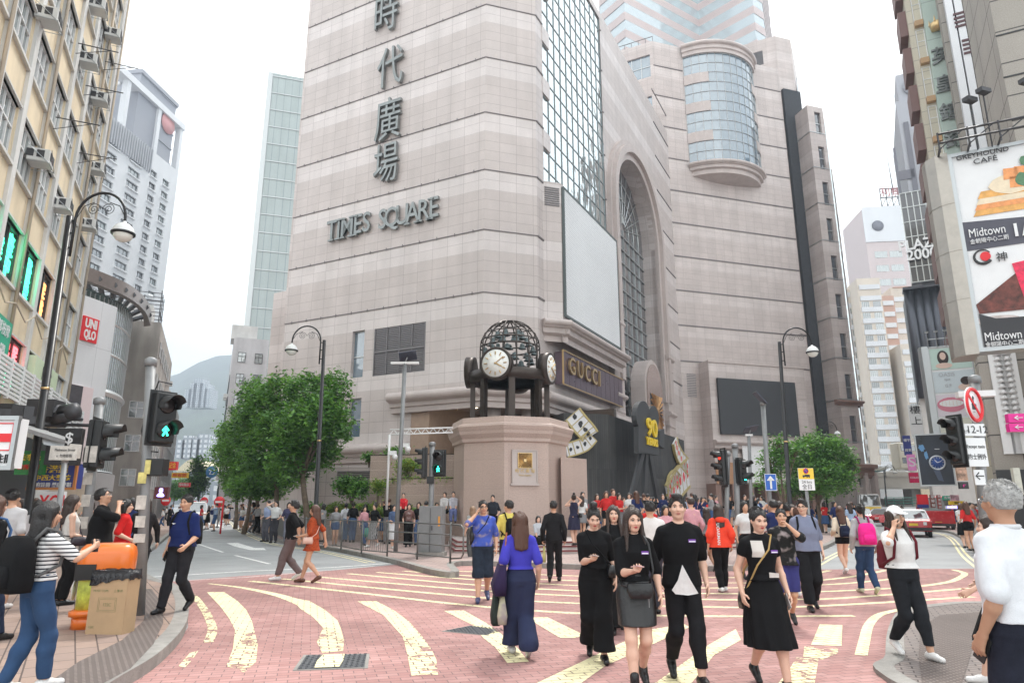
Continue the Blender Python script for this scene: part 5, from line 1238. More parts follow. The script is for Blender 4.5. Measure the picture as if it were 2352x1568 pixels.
sign(2106,1135,2134,1160,46,M_reds,'',M_blk,'red and blue film poster board beside the parking sign');sign(2108,1158,2134,1166,45.8,M_blus,'',M_blk,'blue lower strip of the film poster board')
sign(2136,1136,2150,1165,45,mat('brown_sign',(.22,.07,.05),.5),['翠','華','餐'],M_whs,'brown vertical sign with white characters');sign(2152,1136,2164,1168,44,mat('brown_sign2',(.30,.05,.04),.5),['大','茶','飯','店'],M_whs,'reddish brown vertical sign with stacked white characters')
sign(2166,1138,2184,1148,42,M_green,'香港',M_whs,'green sign on the right street');sign(2184,1136,2204,1150,41,mat('colour_patch',(.5,.3,.35),.5,var=.9,vscale=3),'',M_whs,'multicoloured shop sign on the right street')
sign(2180,1150,2216,1159,39,M_yels,'BE',M_blk,'yellow shop sign above the crowd on the right street');sign(2173,1161,2204,1168,38,M_whs,'美容美髮',M_neonb,'white lit sign with violet characters above the right crowd')
sign(2197,1073,2224,1103,30,mat('photo_panel',(.45,.28,.2),.5,var=.8,vscale=5),'',M_whs,'small photo panel between the watch billboard and the signal pole');sign(2203,1106,2226,1122,29,M_blk,'r',M_mag,'black sign with a magenta letter near the signal pole')
sign(2326,1074,2352,1135,21,mat('pale_poster',(.52,.53,.46),.6,var=.2),'',M_blk,'pale upright shop poster behind the grey haired man');
M_pkw=grid_mat('pink_render_windows',(.66,.54,.51),(.64,.52,.50),(.60,.62,.63),30,3.4,1.2,0,.8,.03,0)
def simple_block(name,lab,cat,u0,u1,vt,Y,m,dep=20,uh=True,dirx=(1,-.12)):
 xa,xb=XH(u0,Y),XH(u1,Y);h=AT((u0+u1)/2,vt,Y).z;r=empty(name,lab,cat);w=Wall(xa,Y,*dirx)
 if w.n.y>0:w.n=-w.n
 wid=(xb-xa)/w.t.x;mb=MB();mb.wbox(w,0,wid,0,h,-dep,0);P('wall',mb,m,r);return r,w,wid,h
r,w,wd_,h=simple_block('pink_office_block','far pink and white office block with a roof sign, above the right street','office block',2068,2260,480,230,mat('pale_pink',(.62,.53,.52),.8,var=.04,vscale=.1))
mb=MB();mb.wbox(w,-.1,wd_+.1,h-13,h+.5,.02,.4);P('white_crown',mb,M_wt,r)
sp=[(a,z)for z in[h-19-5.2*k for k in range(9)]for a in(4.5,9.5,17,21)];place_windows(r,w,sp[:36],4.2,2.4,[M_wg[1]],M_wfr,cols=3,rows=1,depth=-.1)
for a,k in((4.5,0),(24,0)):
 mb=MB();mb.lathe(w.pt(a,h-7,.45),[(2.0,0),(2.0,.2)],20,0,w.n.to_track_quat('Z','Y').to_matrix().to_4x4());P('round_window',mb,M_pzd,r)
mb=MB();p_,q_=w.px(1960,463),w.px(2031,480)
for zz in(h+.5,h+4,h+7.5):mb.tube([w.pt(7,zz,0),w.pt(21,zz,0)],.25,4)
for k in range(8):mb.tube([w.pt(7+2*k,h,0),w.pt(7+2*k,h+7.5,0)],.2,4)
for k in range(7):mb.tube([w.pt(7+2*k,h+.5,0),w.pt(9+2*k,h+4,0)],.12,4)
P('roof_sign_frame',mb,M_drk,r);mb=MB();text_on(mb,w,14,h+5.6,'利景酒店',3.6,off=.3,depth=.2);P('roof_sign_lettering',mb,mat('roof_red',(.35,.08,.08),.5),r)
mb=MB();mb.tube([w.pt(13,h+7,-3),w.pt(12.5,h+25,-3)],[.25,.06],6);P('roof_mast',mb,M_drk,r)
M_cw=mat('cream_flats',(.70,.62,.53),.85,var=.05,vscale=.1,dirt=.15,dscale=.15)
FL=empty('cream_flats','tall cream and pink apartment block with rows of balconied windows above the right street','apartment block')
def flatwing(u0,u1,vt,Y,ncol,par,m=M_cw,pit=2.85):
 xa,xb=XH(u0,Y),XH(u1,Y);h=AT(u0,vt,Y).z;w=Wall(xa,Y,1,-.15)
 if w.n.y>0:w.n=-w.n
 wid=(xb-xa)/w.t.x;mb=MB();mb.wbox(w,0,wid,0,h,-18,0);P('wing',mb,m,par)
 mb=MB();z=2.0
 while z<h-2:mb.wbox(w,.3,wid-.3,z,z+1.15,.0,.35);z+=pit
 P('balcony_band',mb,M_wt,par)
 return w,wid,h,[(wid*(c+.5)/ncol,3.2+pit*k)for k in range(int((h-5)/pit))for c in range(ncol)]
allw=[]
for(u0,u1,vt,nc,Y)in((2002,2028,665,1,166),(2032,2085,640,2,160),(2118,2172,790,2,156)):
 w,wid,h,sp=flatwing(u0,u1,vt,Y,nc,FL);allw.append((w,wid/nc-.9,sp))
w,wid,h,sp=flatwing(2086,2116,680,164,1,FL,mat('salmon_render',(.56,.36,.29),.85));w5,wid5,h5,sp5=flatwing(2114,2180,660,170,1,FL)
for w,ww,sp in allw:place_windows(FL,w,[s_ for s_ in sp][:33],ww,1.45,M_wg,M_wfr,cols=4,rows=1,depth=-.08)
mb=MB()
for w,ww,sp in allw:
 for(s_,z_)in sp[33:]:mb.wbox(w,s_-ww/2,s_+ww/2,z_,z_+1.45,0,.06)
struct(P('far_windows',mb,M_wg[3],FL),'stuff')
mb=MB()
for k in range(18):
 mb.wbox(w5,.5,wid5-.5,6+k*3,6.25+k*3,0,.3)
P('pink_stringcourse',mb,MATS['salmon_render'],FL)
FO=empty('flyover','concrete flyover crossing the right street with a green railed lower ramp','flyover');Yf=112
mb=MB();xa,xb=XH(1975,Yf),XH(2420,Yf);zd=AT(2050,1094,Yf).z;zb_=AT(2050,1122,Yf).z
mb.box(((xa+xb)/2,Yf+5,(zd+zb_)/2),(xb-xa,10,zd-zb_));M_cc=mat('flyover_concrete',(.47,.44,.40),.85,var=.08,dirt=.4,dscale=.3);P('deck',mb,M_cc,FO)
mb=MB();mb.box(((xa+xb)/2,Yf-.1,zd+.35),(xb-xa,.25,.7));P('parapet',mb,M_cc,FO)
mb=MB()
for k in range(4):x=xa+2.2+k*9;mb.box((x,Yf+5,zb_/2),(1.3,3,zb_-.02))
P('pier',mb,M_blk if False else M_cc,FO)
mb=MB();zr0=AT(2050,1163,Yf-8).z;mb.box(((xa+xb)/2,Yf-6,zr0-.1),(xb-xa,3.5,.7));P('lower_ramp',mb,M_cc,FO)
mb=MB()
for dz in(.5,.9,1.3):mb.tube([(xa,Yf-7.8,zr0+dz),(xb,Yf-7.8,zr0+dz)],.06,5)
for k in range(24):x=xa+(xb-xa)*k/23;mb.tube([(x,Yf-7.8,zr0),(x,Yf-7.8,zr0+1.3)],.06,5)
P('green_railing',mb,mat('green_rail',(.10,.28,.22),.5),FO)
mb=MB();mb.box(((xa+xb)/2,Yf+9,2.4),(xb-xa,.5,4.6));P('back_wall',mb,mat('hoarding_back',(.32,.30,.28),.8,var=.3,vscale=.3),FO)
for i in range(3):mb=MB();mb.box((xa+5+i*6.5,Yf-.6,3.6),(3.6,.15,1.5));o=P('advert_panel',mb,[M_whs,M_crm,M_whs][i],FO)
#trees and plants
def leaf_mat(name,c):
 m=mat(name,c,.45,var=.25,vscale=1.3);n=m.node_tree;b=n.nodes['Principled BSDF'];o=[x for x in n.nodes if x.type=='OUTPUT_MATERIAL'][0]
 t=n.nodes.new('ShaderNodeBsdfTranslucent');t.inputs[0].default_value=(c[0]*1.8,c[1]*1.7,c[2]*.8,1);x=n.nodes.new('ShaderNodeMixShader');x.inputs[0].default_value=.28
 n.links.new(b.outputs[0],x.inputs[1]);n.links.new(t.outputs[0],x.inputs[2]);n.links.new(x.outputs[0],o.inputs[0]);return m
LEAF=[leaf_mat('leaf_mid',(.09,.225,.05)),leaf_mat('leaf_light',(.15,.32,.07)),leaf_mat('leaf_deep',(.04,.11,.035))]
LEAFY=[leaf_mat('leaf_yellow',(.25,.33,.07)),leaf_mat('leaf_lime',(.16,.28,.05)),LEAF[0]]
M_bark=mat('bark',(.17,.13,.095),.9,var=.3,vscale=6,bump=.8,bscale=25)
def leaves(lobes,n,size,seed,mats=LEAF,name='crown',par=None,shell=.55):
 """lobes [(cx,cy,cz,rx,ry,rz)]; n leaves spread through them in tufts"""
 r=np.random.default_rng(seed);L_=np.array(lobes,'f');vol=L_[:,3]*L_[:,4]*L_[:,5]
 nt=n//14;idx=r.choice(len(L_),nt,p=vol/vol.sum());d=r.normal(size=(nt,3));d/=np.linalg.norm(d,axis=1)[:,None]
 rad=shell+(1-shell)*r.random(nt)**.6;bump_=1+.27*np.sin(d[:,0]*7+idx)*np.cos(d[:,2]*6+2*idx)
 tc=L_[idx,:3]+d*L_[idx,3:]*(rad*bump_)[:,None];tm=r.choice(3,nt,p=[.46,.36,.18])
 c=np.repeat(tc,14,0)+r.normal(size=(nt*14,3))*size*np.array([1.5,1.5,1.0]);mi=np.repeat(tm,14);N=len(c)
 a=r.normal(size=(N,3));a[:,2]*=.5;a/=np.linalg.norm(a,axis=1)[:,None];up=r.normal(size=(N,3))*.5+np.array([0,0,.9]);b=np.cross(up,a);b/=np.linalg.norm(b,axis=1)[:,None]+1e-9
 s=size*(.6+.7*r.random(N))[:,None];nn=np.cross(a,b)
 V=np.stack([c-a*s*.8,c+b*s*.36+nn*s*.08,c+a*s*.8,c-b*s*.36+nn*s*.08],1).reshape(-1,3)
 me=bpy.data.meshes.new(name);me.vertices.add(N*4);me.vertices.foreach_set('co',V.ravel().astype('f'));me.loops.add(N*4);me.loops.foreach_set('vertex_index',np.arange(N*4))
 me.polygons.add(N);me.polygons.foreach_set('loop_start',np.arange(N)*4)
 for m in mats:me.materials.append(m)
 me.polygons.foreach_set('material_index',mi.astype('i'));me.update(calc_edges=True);o=bpy.data.objects.new(name,me);COL.objects.link(o);o.parent=par;return o
def tree(lab,x,y,z0,fork,lobes,n,size,seed,lean=(0,0),r0=.14,group=None,name='street_tree',mats=LEAF,twigs=0):
 t=empty(name,lab,'tree',(x,y,z0),0,group);rd=random.Random(seed);mb=MB()
 f=Vector((lean[0],lean[1],fork));mb.tube([(0,0,-.05),f*.35+Vector((.05,0,0)),f*.7,f],[r0*1.35,r0,r0*.9,r0*.8],9);P('trunk',mb,M_bark,t);mb=MB()
 for(cx,cy,cz,rx,ry,rz_)in lobes:
  c=Vector((cx,cy,cz));m=f.lerp(c,.5)+Vector((rd.uniform(-.2,.2),rd.uniform(-.2,.2),.25));mb.tube([f*.93,m,c,c+Vector((0,0,rz_*.5))],[r0*.62,r0*.4,r0*.2,.02],6)
  for k in range(5+twigs):
   e=c+Vector((rd.uniform(-1,1)*rx,rd.uniform(-1,1)*ry,rd.uniform(-.3,.95)*rz_))*.85;mb.tube([m.lerp(c,.2+.6*rd.random()),c.lerp(e,.5)+Vector((0,0,.15)),e],[r0*.25,r0*.14,.01],5)
 P('limbs',mb,M_bark,t);leaves(lobes,n,size,seed,mats,'crown',t);return t
GT_='street trees along the left kerb'
def px_lobes(x,y,Y,lst):
 out=[]
 for(u,v,ru,rv,dy)in lst:
  c=AT(u,v,Y+dy);k=(Y+dy)/1568.0;out.append((c.x-x,c.y-y,c.z-.13,ru*k,(ru*.9)*k,rv*k*1.02))
 return out
def PT(u,Y):return XH(u,Y)
for(lab,u,Y,fork,lst,n,sd,ln,r0)in(('tallest street tree of the left row, nearest the lamp post, with a forked trunk',712,34,3.2,((765,905,40,48,0),(705,900,48,46,1),(735,960,60,50,-1),(690,985,55,48,0),(770,985,36,44,0),(720,1035,55,42,1),(665,1060,46,46,0)),17000,1,(-.5,0),.15),('leafy street tree in the middle of the left row beside the railing',640,38,2.6,((640,900,44,40,0),(600,935,40,44,1),(640,980,50,50,-1),(605,1040,48,50,0),(650,1085,45,40,0),(570,985,38,44,2)),14000,2,(-.2,0),.14),('broad street tree third along the left kerb',590,44,2.4,((585,905,36,34,0),(560,965,36,40,1),(540,1020,36,42,0),(575,1085,42,42,0),(612,1110,34,30,0)),10000,3,(0,0),.13),('farthest street tree of the left row with low outer leaves',545,50,2.4,((520,1000,26,30,0),(535,1060,34,40,0),(510,1045,24,30,1),(550,1110,32,30,0)),7000,4,(-.1,0),.12),('slender dark trunked tree half hidden among the left row',565,41,2.5,((590,1110,38,30,0),(560,1125,30,22,0),(625,1120,30,26,0)),4500,5,(.3,0),.11)):
 x=PT(u,Y);tree(lab,x,Y,.13,fork,px_lobes(x,Y,Y,lst),n,.15,sd,ln,r0,GT_)
GR='trees by the plaza corner on the right'
for(lab,u,Y,fork,lst,n,sd,ln,r0,nm,tw)in(('round leafy tree at the plaza corner behind the parking sign',1880,42,1.7,((1870,1035,44,38,0),(1915,1050,44,40,0),(1840,1065,34,34,0),(1895,1095,50,34,-1),(1935,1095,30,32,0)),13000,11,(0,0),.13,'corner_tree',0),('thin tree with many bare forking branches behind the blue arrow sign',1802,38,1.1,((1790,1035,30,34,0),(1825,1040,28,30,0),(1772,1070,26,30,0),(1760,1100,20,24,0)),2300,12,(0,0),.12,'bare_tree',16),('dark leafy tree right behind the round corner tree',1850,52,2.5,((1850,1110,40,26,0),(1880,1120,36,24,0),(1815,1120,26,24,0)),5000,13,(0,0),.12,'corner_tree',0)):
 x=PT(u,Y);tree(lab,x,Y,.13,fork,px_lobes(x,Y,Y,lst),n,.14,sd,ln,r0,GR,nm,twigs=tw)
for(lab,u,Y,lst,n,sd)in(('tree at the end of the left street beside the white walk-up',455,110,((455,1075,14,26,0),(450,1115,18,22,0),(462,1095,14,26,0)),3000,21),('pale tree closing the left street beyond the vans',420,170,((418,1110,16,18,0),(405,1125,14,14,0),(432,1125,14,16,0)),2500,22),('distant tree left of the one closing the street',398,140,((396,1120,12,16,0),(404,1132,12,12,0)),1800,23)):
 x=PT(u,Y);tree(lab,x,Y,0,2.5,px_lobes(x,Y,Y,lst),n,.35,sd)
def bush(lab,u,v,Y,ru,rv,n,size,sd,mats=LEAF,stem=True,name='shrub'):
 c=AT(u,v,Y);k=Y/1568.0;z0=c.z-rv*k;t=empty(name,lab,'shrub',(c.x,Y,z0));rd=random.Random(sd)
 lob=[(rd.uniform(-.5,.5)*ru*k,rd.uniform(-.3,.3)*ru*k,rv*k*rd.uniform(.7,1.5),ru*k*.6,ru*k*.5,rv*k*.5)for _ in range(5)]
 leaves(lob,n,size,sd,mats,'foliage',t,.3)
 mb=MB()
 for l in lob:mb.tube([(0,0,-.2),(l[0]*.4,l[1]*.4,l[2]*.5),(l[0],l[1],l[2])],[.04,.025,.01],5)
 P('stem',mb,M_bark,t)
M_plg=grid_mat('brown_granite',(.47,.36,.31),(.45,.345,.30),(.62,.52,.47),4,.42,.008,0,.5,.06,.1,speck=.22)
def planter(lab,pts,z0,z1,Yc=None,name='planter_wall'):
 mb=MB();mb.prism(ccw([tuple(p)for p in pts]),z0,z1);r=empty(name,lab,'planter');P('wall',mb,M_plg,r)
 mb=MB();mb.prism(ccw([tuple(p)for p in pts]),z1,z1+.05);o=P('soil',mb,mat('soil',(.06,.05,.035),.95),r);
 o.scale=(1,1,1);return r
X=XH
planter('low brown granite planter wall where two girls sit, behind the railing',[(X(795,33),33),(X(860,31.5),31.5),(X(1062,29.3),29.3),(X(1062,34),34),(X(795,37),37)],.13,1.42)
arc_=[(X(868,32.5)+0.0,33.5),(X(872,31.8),32.2),(X(885,31.2),31.5),(X(910,30.9),30.9),(X(1060,30.2),30.2),(X(1060,34),34),(X(868,35),35)]
planter('curved middle planter wall with pale joints, left of the clock pedestal',arc_,1.3,2.80)
planter('upper planter box of brown granite against the mall entrance',[(X(846,34),34),(X(1056,33),33),(X(1056,38),38),(X(846,38),38)],1.3,4.05)
mb=MB();wl=Wall(X(755,39),39,1,-.12);wl.n=-wl.n if wl.n.y>0 else wl.n
mb.wbox(wl,-.8,4.5,.1,wl.px(800,1068)[1],-1,0);r=empty('retaining_wall','grey granite wall with a louvre band behind the small shrub tree','wall');P('wall',mb,M_gr2,r)
mb=MB()
for i in range(9):mb.wbox(wl,.4,4.3,2.7+i*.1,2.75+i*.1,0,.06)
P('louvre',mb,M_louv,r)
bush('small dark leafy shrub tree in front of the grey louvred wall',810,1115,33,42,36,2600,.11,31)
bush('bushy green shrub standing on the curved planter',940,1078,31.5,30,26,1500,.09,32,LEAFY)
bush('yellowish climbing shrub at the left end of the curved planter',868,1128,31,14,30,800,.09,33,LEAFY)
bush('green fern clump beside the ornate lamp post',715,1172,35,28,14,900,.13,34);bush('green fern clump right of the ornate lamp post',765,1172,35,22,13,700,.12,35,LEAFY)
bush('small shrub on top of the upper planter box',905,1040,34,30,10,600,.09,36);bush('dark shrub left of the upper planter box',848,1052,36,14,12,400,.1,37)
def hedge(lab,u0,u1,v,Y0,Y1,rv,n,sd,mats=LEAFY,size=.08,name='hedge'):
 t=empty(name,lab,'hedge',(0,0,0));lob=[]
 for i in range(12):
  f=(i+.5)/12;Y=Y0+(Y1-Y0)*f;c=AT(u0+(u1-u0)*f,v,Y);lob.append((c.x,c.y,c.z,(u1-u0)/16*Y/1568,.35,rv*Y/1568))
 o=leaves(lob,n,size,sd,mats,'foliage',t,.2)
hedge('lime green clipped hedge on the low planter left of the signal',865,1000,1176,30.8,29.9,8,3800,41);hedge('short clipped hedge on the planter right of the seated girls',1050,1102,1178,29.4,28.8,8,1500,42)
hedge('grassy green bed above the left end of the low planter',780,870,1164,33.5,31.5,5,2000,43,LEAFY);hedge('trailing greenery along the curved planter top',905,1050,1103,31.2,30.6,3.5,1400,44,LEAFY)
M_step=mat('step_stone',(.44,.38,.36),.8,var=.12,vscale=3,dirt=.3);M_nose=mat('red_nosing',(.20,.045,.045),.6)
pod=[(-2.3,27.0),(-1.9,24.6),(.5,24.2),(3.2,24.6),(6.6,25.6),(9.2,27.5),(13.5,37),(20,52),(14,62),(2,44),(-3,33)]
for k in range(3):
 q=[(x+(0 if i>6 else 0),y-(2-k)*.55)if i<7 else(x,y)for i,(x,y)in enumerate(pod)];mb=MB();z1=.13+.11*(k+1);mb.prism(ccw(q),z1-.11-(.13 if k==0 else 0),z1);struct(mb.build('steps',M_step))
 mb=MB()
 for i in range(6):
  a,b=Vector(q[i]),Vector(q[i+1]);t=(b-a).normalized();n_=Vector((t.y,-t.x))*.008;mb.add([(*(a+n_),z1-.05),(*(b+n_),z1-.05),(*(b+n_),z1+.003),(*(a+n_),z1+.003),(*(b-n_*5),z1+.003),(*(a-n_*5),z1+.003)],[(0,1,2,3),(3,2,4,5)])
 struct(mb.build('step_nosing',M_nose))
 #street furniture
M_lampb=mat('lamp_black',(.018,.018,.02),.35,.3,var=.2,vscale=5);M_pole=mat('galvanised_pole',(.27,.275,.28),.55,.4,var=.15,vscale=4,dirt=.5,dscale=3)
M_globe=mat('opal_globe',(.75,.75,.70),.25);M_shell=mat('lamp_white',(.76,.77,.76),.35)
def ornate_lamp(lab,ub,ut,vt,Y,side,k=1.0):
 top=AT(ut,vt,Y);base=Vector((XH(ub,Y),Y,.13));r=empty('street_lamp',lab,'street lamp',base,0,'ornate curved street lamps');H_=top-base;t=H_
 mb=MB();mb.tube([(0,0,0),t*.02,t*.021,t*.13,t*.135,t*.16,t*.165,t],[.17,.17,.14,.13,.16,.13,.085,.065],12);P('post',mb,M_lampb,r)
 mb=MB();
 for f,rr in((.13,.15),(.165,.12),(.5,.085)):mb.lathe(t*f,[(rr*.8,-.03),(rr,-.02),(rr,.02),(rr*.8,.03)],14)
 PS('gold_ring',mb,M_gold,r)
 mb=MB();s=side;a0=Vector((s*.14,0,-.95))+t;mb.tube([a0,a0+Vector((0,0,.9))]+[Vector((s*(.14+.56*(1-math.cos(q))),0,-.05+.62*math.sin(q)))+t for q in[math.pi*i/14 for i in range(1,14)]]+[t+Vector((s*1.26,0,-.06)),t+Vector((s*1.26,0,-.2))],.03,8)
 for z in(-.75,-.4,-.1):mb.tube([t+Vector((0,0,z)),t+Vector((s*.14,0,z))],.022,6)
 P('arm',mb,M_lampb,r)
 mb=MB()
 for c,dr in((.52,1),(.86,-1)):
  mb.tube([t+Vector((s*(c+dr*(.15-.0042*i)*math.cos(i*.42)*1),0,.17+(.15-.0042*i)*math.sin(i*.42)))for i in range(34)],.009,4)
 mb.tube([t+Vector((s*.16,0,-.05)),t+Vector((s*.3,0,.25)),t+Vector((s*.52,0,.34))],.011,4);mb.tube([t+Vector((s*.86,0,.34)),t+Vector((s*1.1,0,.25)),t+Vector((s*1.22,0,.05))],.011,4)
 P('scroll',mb,M_lampb,r)
 c=t+Vector((s*1.26,0,-.42));mb=MB();mb.lathe(c,[(.235,0),(.235,.04),(.2,.14),(.12,.22),(.04,.26),(.03,.3)],20);h=P('hood',mb,M_shell,r)
 mb=MB();mb.lathe(c,[(.21,-.025),(.25,-.02),(.255,.02),(.22,.03)],20);P('rim',mb,M_lampb,r)
 mb=MB();mb.ball(c+Vector((0,0,-.02)),(.205,.205,.17),18,8);P('globe',mb,M_globe,r);return r
ornate_lamp('tall black ornate lamp nearest, in front of the cream tenement',68,160,497,14.3,1)
ornate_lamp('black ornate lamp rising beside the left street trees',727,745,781,26,-1);ornate_lamp('black ornate lamp left of the parking sign, arm towards the street',1812,1790,785,26,1)
ornate_lamp('distant ornate lamp just above the round corner tree',1900,1884,985,52,1);ornate_lamp('far ornate lamp in front of the flyover',2036,2030,1078,80,1)
M_sig=mat('signal_black',(.014,.015,.016),.45,var=.2,vscale=8);M_glow=mat('signal_green',(.05,.9,.55),.5,emit=(.03,1,.6),estr=2.6);M_redl=mat('signal_red',(1,.05,.03),.5,emit=(1,.04,.02),estr=.9)
def signal(lab,c,facing,n,lit=None,man=None,s=1.0,par_pole=None,board=True):
 """signal head centred at c, lamps face direction angle (deg, 0 = +x, -90 = towards camera)"""
 r=empty('traffic_signal',lab,'traffic signal',c,R(facing));hh=.33*n*s;w_=.30*s
 mb=MB();mb.box((0,0,0),(.18*s,w_,hh));P('housing',mb,M_sig,r,bevel=.02*s)
 if board:mb=MB();mb.box((-.02*s,0,0),(.02,w_*1.28,hh*1.12));P('backing_board',mb,M_sig,r,bevel=.01)
 for k in range(n):
  z=hh/2-.33*s*(k+.5);mb=MB();M_=Matrix.Rotation(R(90),4,'Y');N=16;vs=[];fs=[]
  for i in range(N+1):
   q=R(-25)+R(230)*i/N
   for d,rr in((.085,.125),(.33,.125)):vs.append((d*s-(.10*s if(d>.2 and math.sin(q)<.1)else 0),rr*s*math.cos(q),z+rr*s*math.sin(q)))
   for d,rr in((.33,.118),(.085,.118)):vs.append((d*s-(.10*s if(d>.2 and math.sin(q)<.1)else 0),rr*s*math.cos(q),z+rr*s*math.sin(q)))
  for i in range(N):
   for j in range(3):fs.append((i*4+j,(i+1)*4+j,(i+1)*4+j+1,i*4+j+1))
  mb.add(vs,fs,0,True);P('visor',mb,M_sig,r)
  mb=MB();mb.lathe((.092*s,0,z),[(.112*s,0),(.09*s,.012*s),(.001,.02*s)],18,0,M_);m_=mat('dark_lens',(.03,.025,.025),.15)
  if lit==k and not man:m_=M_glow if k==n-1 else M_redl
  o=P('lens',mb,m_,r)
  if lit==k and man:
   f=MB();q=s*.9;x=.118*s
   f.ball((x,0,z+.075*q),(.006,.017*q,.018*q),8,6)
   for a,b in(((0,.055),(0,-.005)),((0,.0),(-.035,-.085)),((0,0),(.04,-.08)),((0,.045),(-.045,-.01)),((0,.045),(.045,.0))):f.tube([(x,a[0]*q,z+a[1]*q),(x,b[0]*q,z+b[1]*q)],.011*q,5)
   P('walking_figure',f,M_glow,o)
 return r
def pole(lab,ub,vb,ut,vt,Y,rad=.07,zb=.13,name='signal_pole',cap=True,m=None,cat='pole'):
 b=Vector((AT(ub,vb,Y).x,Y,zb));t=AT(ut,vt,Y);r=empty(name,lab,cat,b);d=t-b
 mb=MB();mb.tube([(0,0,0),d],rad,12);P('post',mb,m or M_pole,r)
 if cap:mb=MB();mb.lathe(d,[(rad*1.25,-.09),(rad*1.25,.02),(rad*.6,.05)],12);P('cap',mb,m or M_pole,r)
 return r,b,t
def placard(par,c,w_,h_,m,rz=0.0,name='notice',rxm=None):mb=MB();mb.box(Vector(c),(w_,.012,h_),rz);return P(name,mb,m,par)
M_pap=mat('faded_paper',(.55,.52,.48),.8,var=.25,vscale=9);M_papy=mat('yellow_label',(.62,.55,.20),.7,var=.3,vscale=10)
Yn=10.3
r,b,t=pole('thick mottled grey signal pole on the near left corner behind the cardboard box',318,1430,347,828,Yn,.072)
for k,(zz,w_,h_,m)in enumerate(((1.55,.14,.2,M_pap),(1.28,.14,.16,M_pap),(1.9,.12,.16,M_papy),(1.05,.16,.12,M_pap))):placard(r,((t-b)*(zz/(t-b).z))+Vector((.0,-.1,0)),w_,h_,m)
mb=MB();mb.tube([(0.10,-.05,3.3),(-.12,-.02,3.35),(-.24,0,3.0),(-.3,0,2.6),(-.2,0,2.3),(0,-.02,2.28)],.012,6);P('cable',mb,M_sig,r)
signal('large pedestrian signal with a green walking figure on the near left pole',AT(372,960,Yn-.1),-32,2,1,True,1.12)
c=AT(361,1073,Yn);r2=empty('control_box','black control box with a yellow label under the near pedestrian signal','control box',c);mb=MB();mb.box((0,0,0),(.26,.2,.25));P('case',mb,M_sig,r2,bevel=.01);placard(r2,(-.085,-.108,0),.08,.2,M_papy,0,'label')
r,b,t=pole('grey signal pole standing behind the smoking man',190,1300,229,918,13.2,.085)
for zz in(1.2,1.6,2.0):placard(r,((t-b)*(zz/(t-b).z))+Vector((0,-.105,0)),.16,.22,M_pap)
r3=signal('pedestrian signal seen from behind with a torn paper notice, left of the large one',AT(222,1020,13.0),12,2,None,None,1.35);mb=MB();mb.box((-.16,-.0,-.2),(.01,.26,.26));P('paper_notice',mb,M_pap,r3)
mb=MB();mb.box((0,-.22,-.2),(.2,.012,.3));P('paper_notice',mb,M_pap,r3)
r,b,t=pole('pale signal pole with two heads beside the grey utility cabinet',988,1280,993,1018,22.3,.085)
signal('pedestrian signal showing a green walking figure in the centre',AT(1009,1063,22.2),-100,2,1,True,1.15);signal('vehicle signal turned away to the left in the centre',AT(975,1062,22.2),192,3,None,None,.95)
mb=MB();p_=AT(989,1102,22.2);mb.box((p_.x,p_.y,p_.z),(.22,.2,.22));tag(mb.build('control_box',M_sig),'small black box under the centre signals','control box')
r,b,t=pole('light grey signal pole beside the taller one at the plaza edge, right',1668,1300,1672,1040,21,.07);r,b,t=pole('stained tall signal pole at the plaza edge behind the red hooded woman',1700,1300,1688,1022,21,.085)
signal('vehicle signal with a red light turned left, by the plaza steps',AT(1661,1073,20.9),188,3,0,None,1.05);signal('pedestrian signal with a green figure angled right at the plaza edge',AT(1702,1082,20.9),-50,2,1,True,1.1)
r,b,t=pole('thick grey signal pole behind the grey haired man, carrying several signs',2262,1300,2238,868,11.5,.078)
signal('large vehicle signal with three hoods on the near right pole',AT(2197,1012,11.3),196,3,None,None,.78)
def mat_round(c,nrm):return Matrix.Translation(c)@nrm.to_track_quat('Z','Y').to_matrix().to_4x4()
rs=empty('prohibition_sign','round red edged sign banning handcarts on the near right pole','road sign',AT(2232,930,11.3),R(34))
M_=Matrix.Rotation(R(90),4,'X');mb=MB();mb.lathe((0,-.02,0),[(.30,-.01),(.30,.012)],28,0,M_);P('disc',mb,M_whs,rs)
mb=MB();mb.tube([(.265*math.cos(q),-.035,.265*math.sin(q))for q in[2*math.pi*i/28 for i in range(28)]],.032,5,closed=True);mb.box((0,-.037,0),(.05,.012,.54),0,M4=Matrix.Rotation(R(-45),4,'Y'));P('red_ring',mb,M_reds,rs)
mb=MB();mb.box((0,-.034,-.03),(.16,.006,.10));mb.ball((0,-.034,.12),(.03,.01,.03),8,6);mb.box((-.02,-.034,.05),(.06,.006,.1));mb.tube([(-.05,-.034,-.12),(-.05,-.034,-.121)],.03,8);P('pictogram',mb,M_blk,rs)
def wsign(lab,c,w_,h_,rz,m,lines,ml,name='road_sign',depth=.02):
 r=empty(name,lab,'road sign',c,R(rz));mb=MB();mb.box((0,0,0),(w_,depth,h_));P('plate',mb,m,r,bevel=.004)
 wv=Wall(0,-depth/2,1,0)
 for(t_,x,z,s,mm,*k)in lines:mb=MB();text_on(mb,wv,x,z,t_,s,off=.002,depth=.004,sx=k[0]if k else 1.0);P('lettering',mb,mm or ml,r)
 return r
wsign('plate with two twelves under the round prohibition sign',AT(2238,987,11.25),.36,.20,4,M_whs,[('12-',-.04,0,.17,None),('12',.14,0,.17,None),('上午',-.15,-.03,.06,None)],M_blk);wsign('white plate reading Except taxis on the near right pole',AT(2242,1038,11.25),.36,.46,4,M_whs,[('Except taxis',0,.09,.075,None,.85),('的士例外',0,-.08,.1,None,.8)],M_blk)
wsign('small white plate with a black left arrow on the near right pole',AT(2250,1096,11.25),.18,.24,4,M_whs,[('←',0,.02,.2,None)],M_blk)
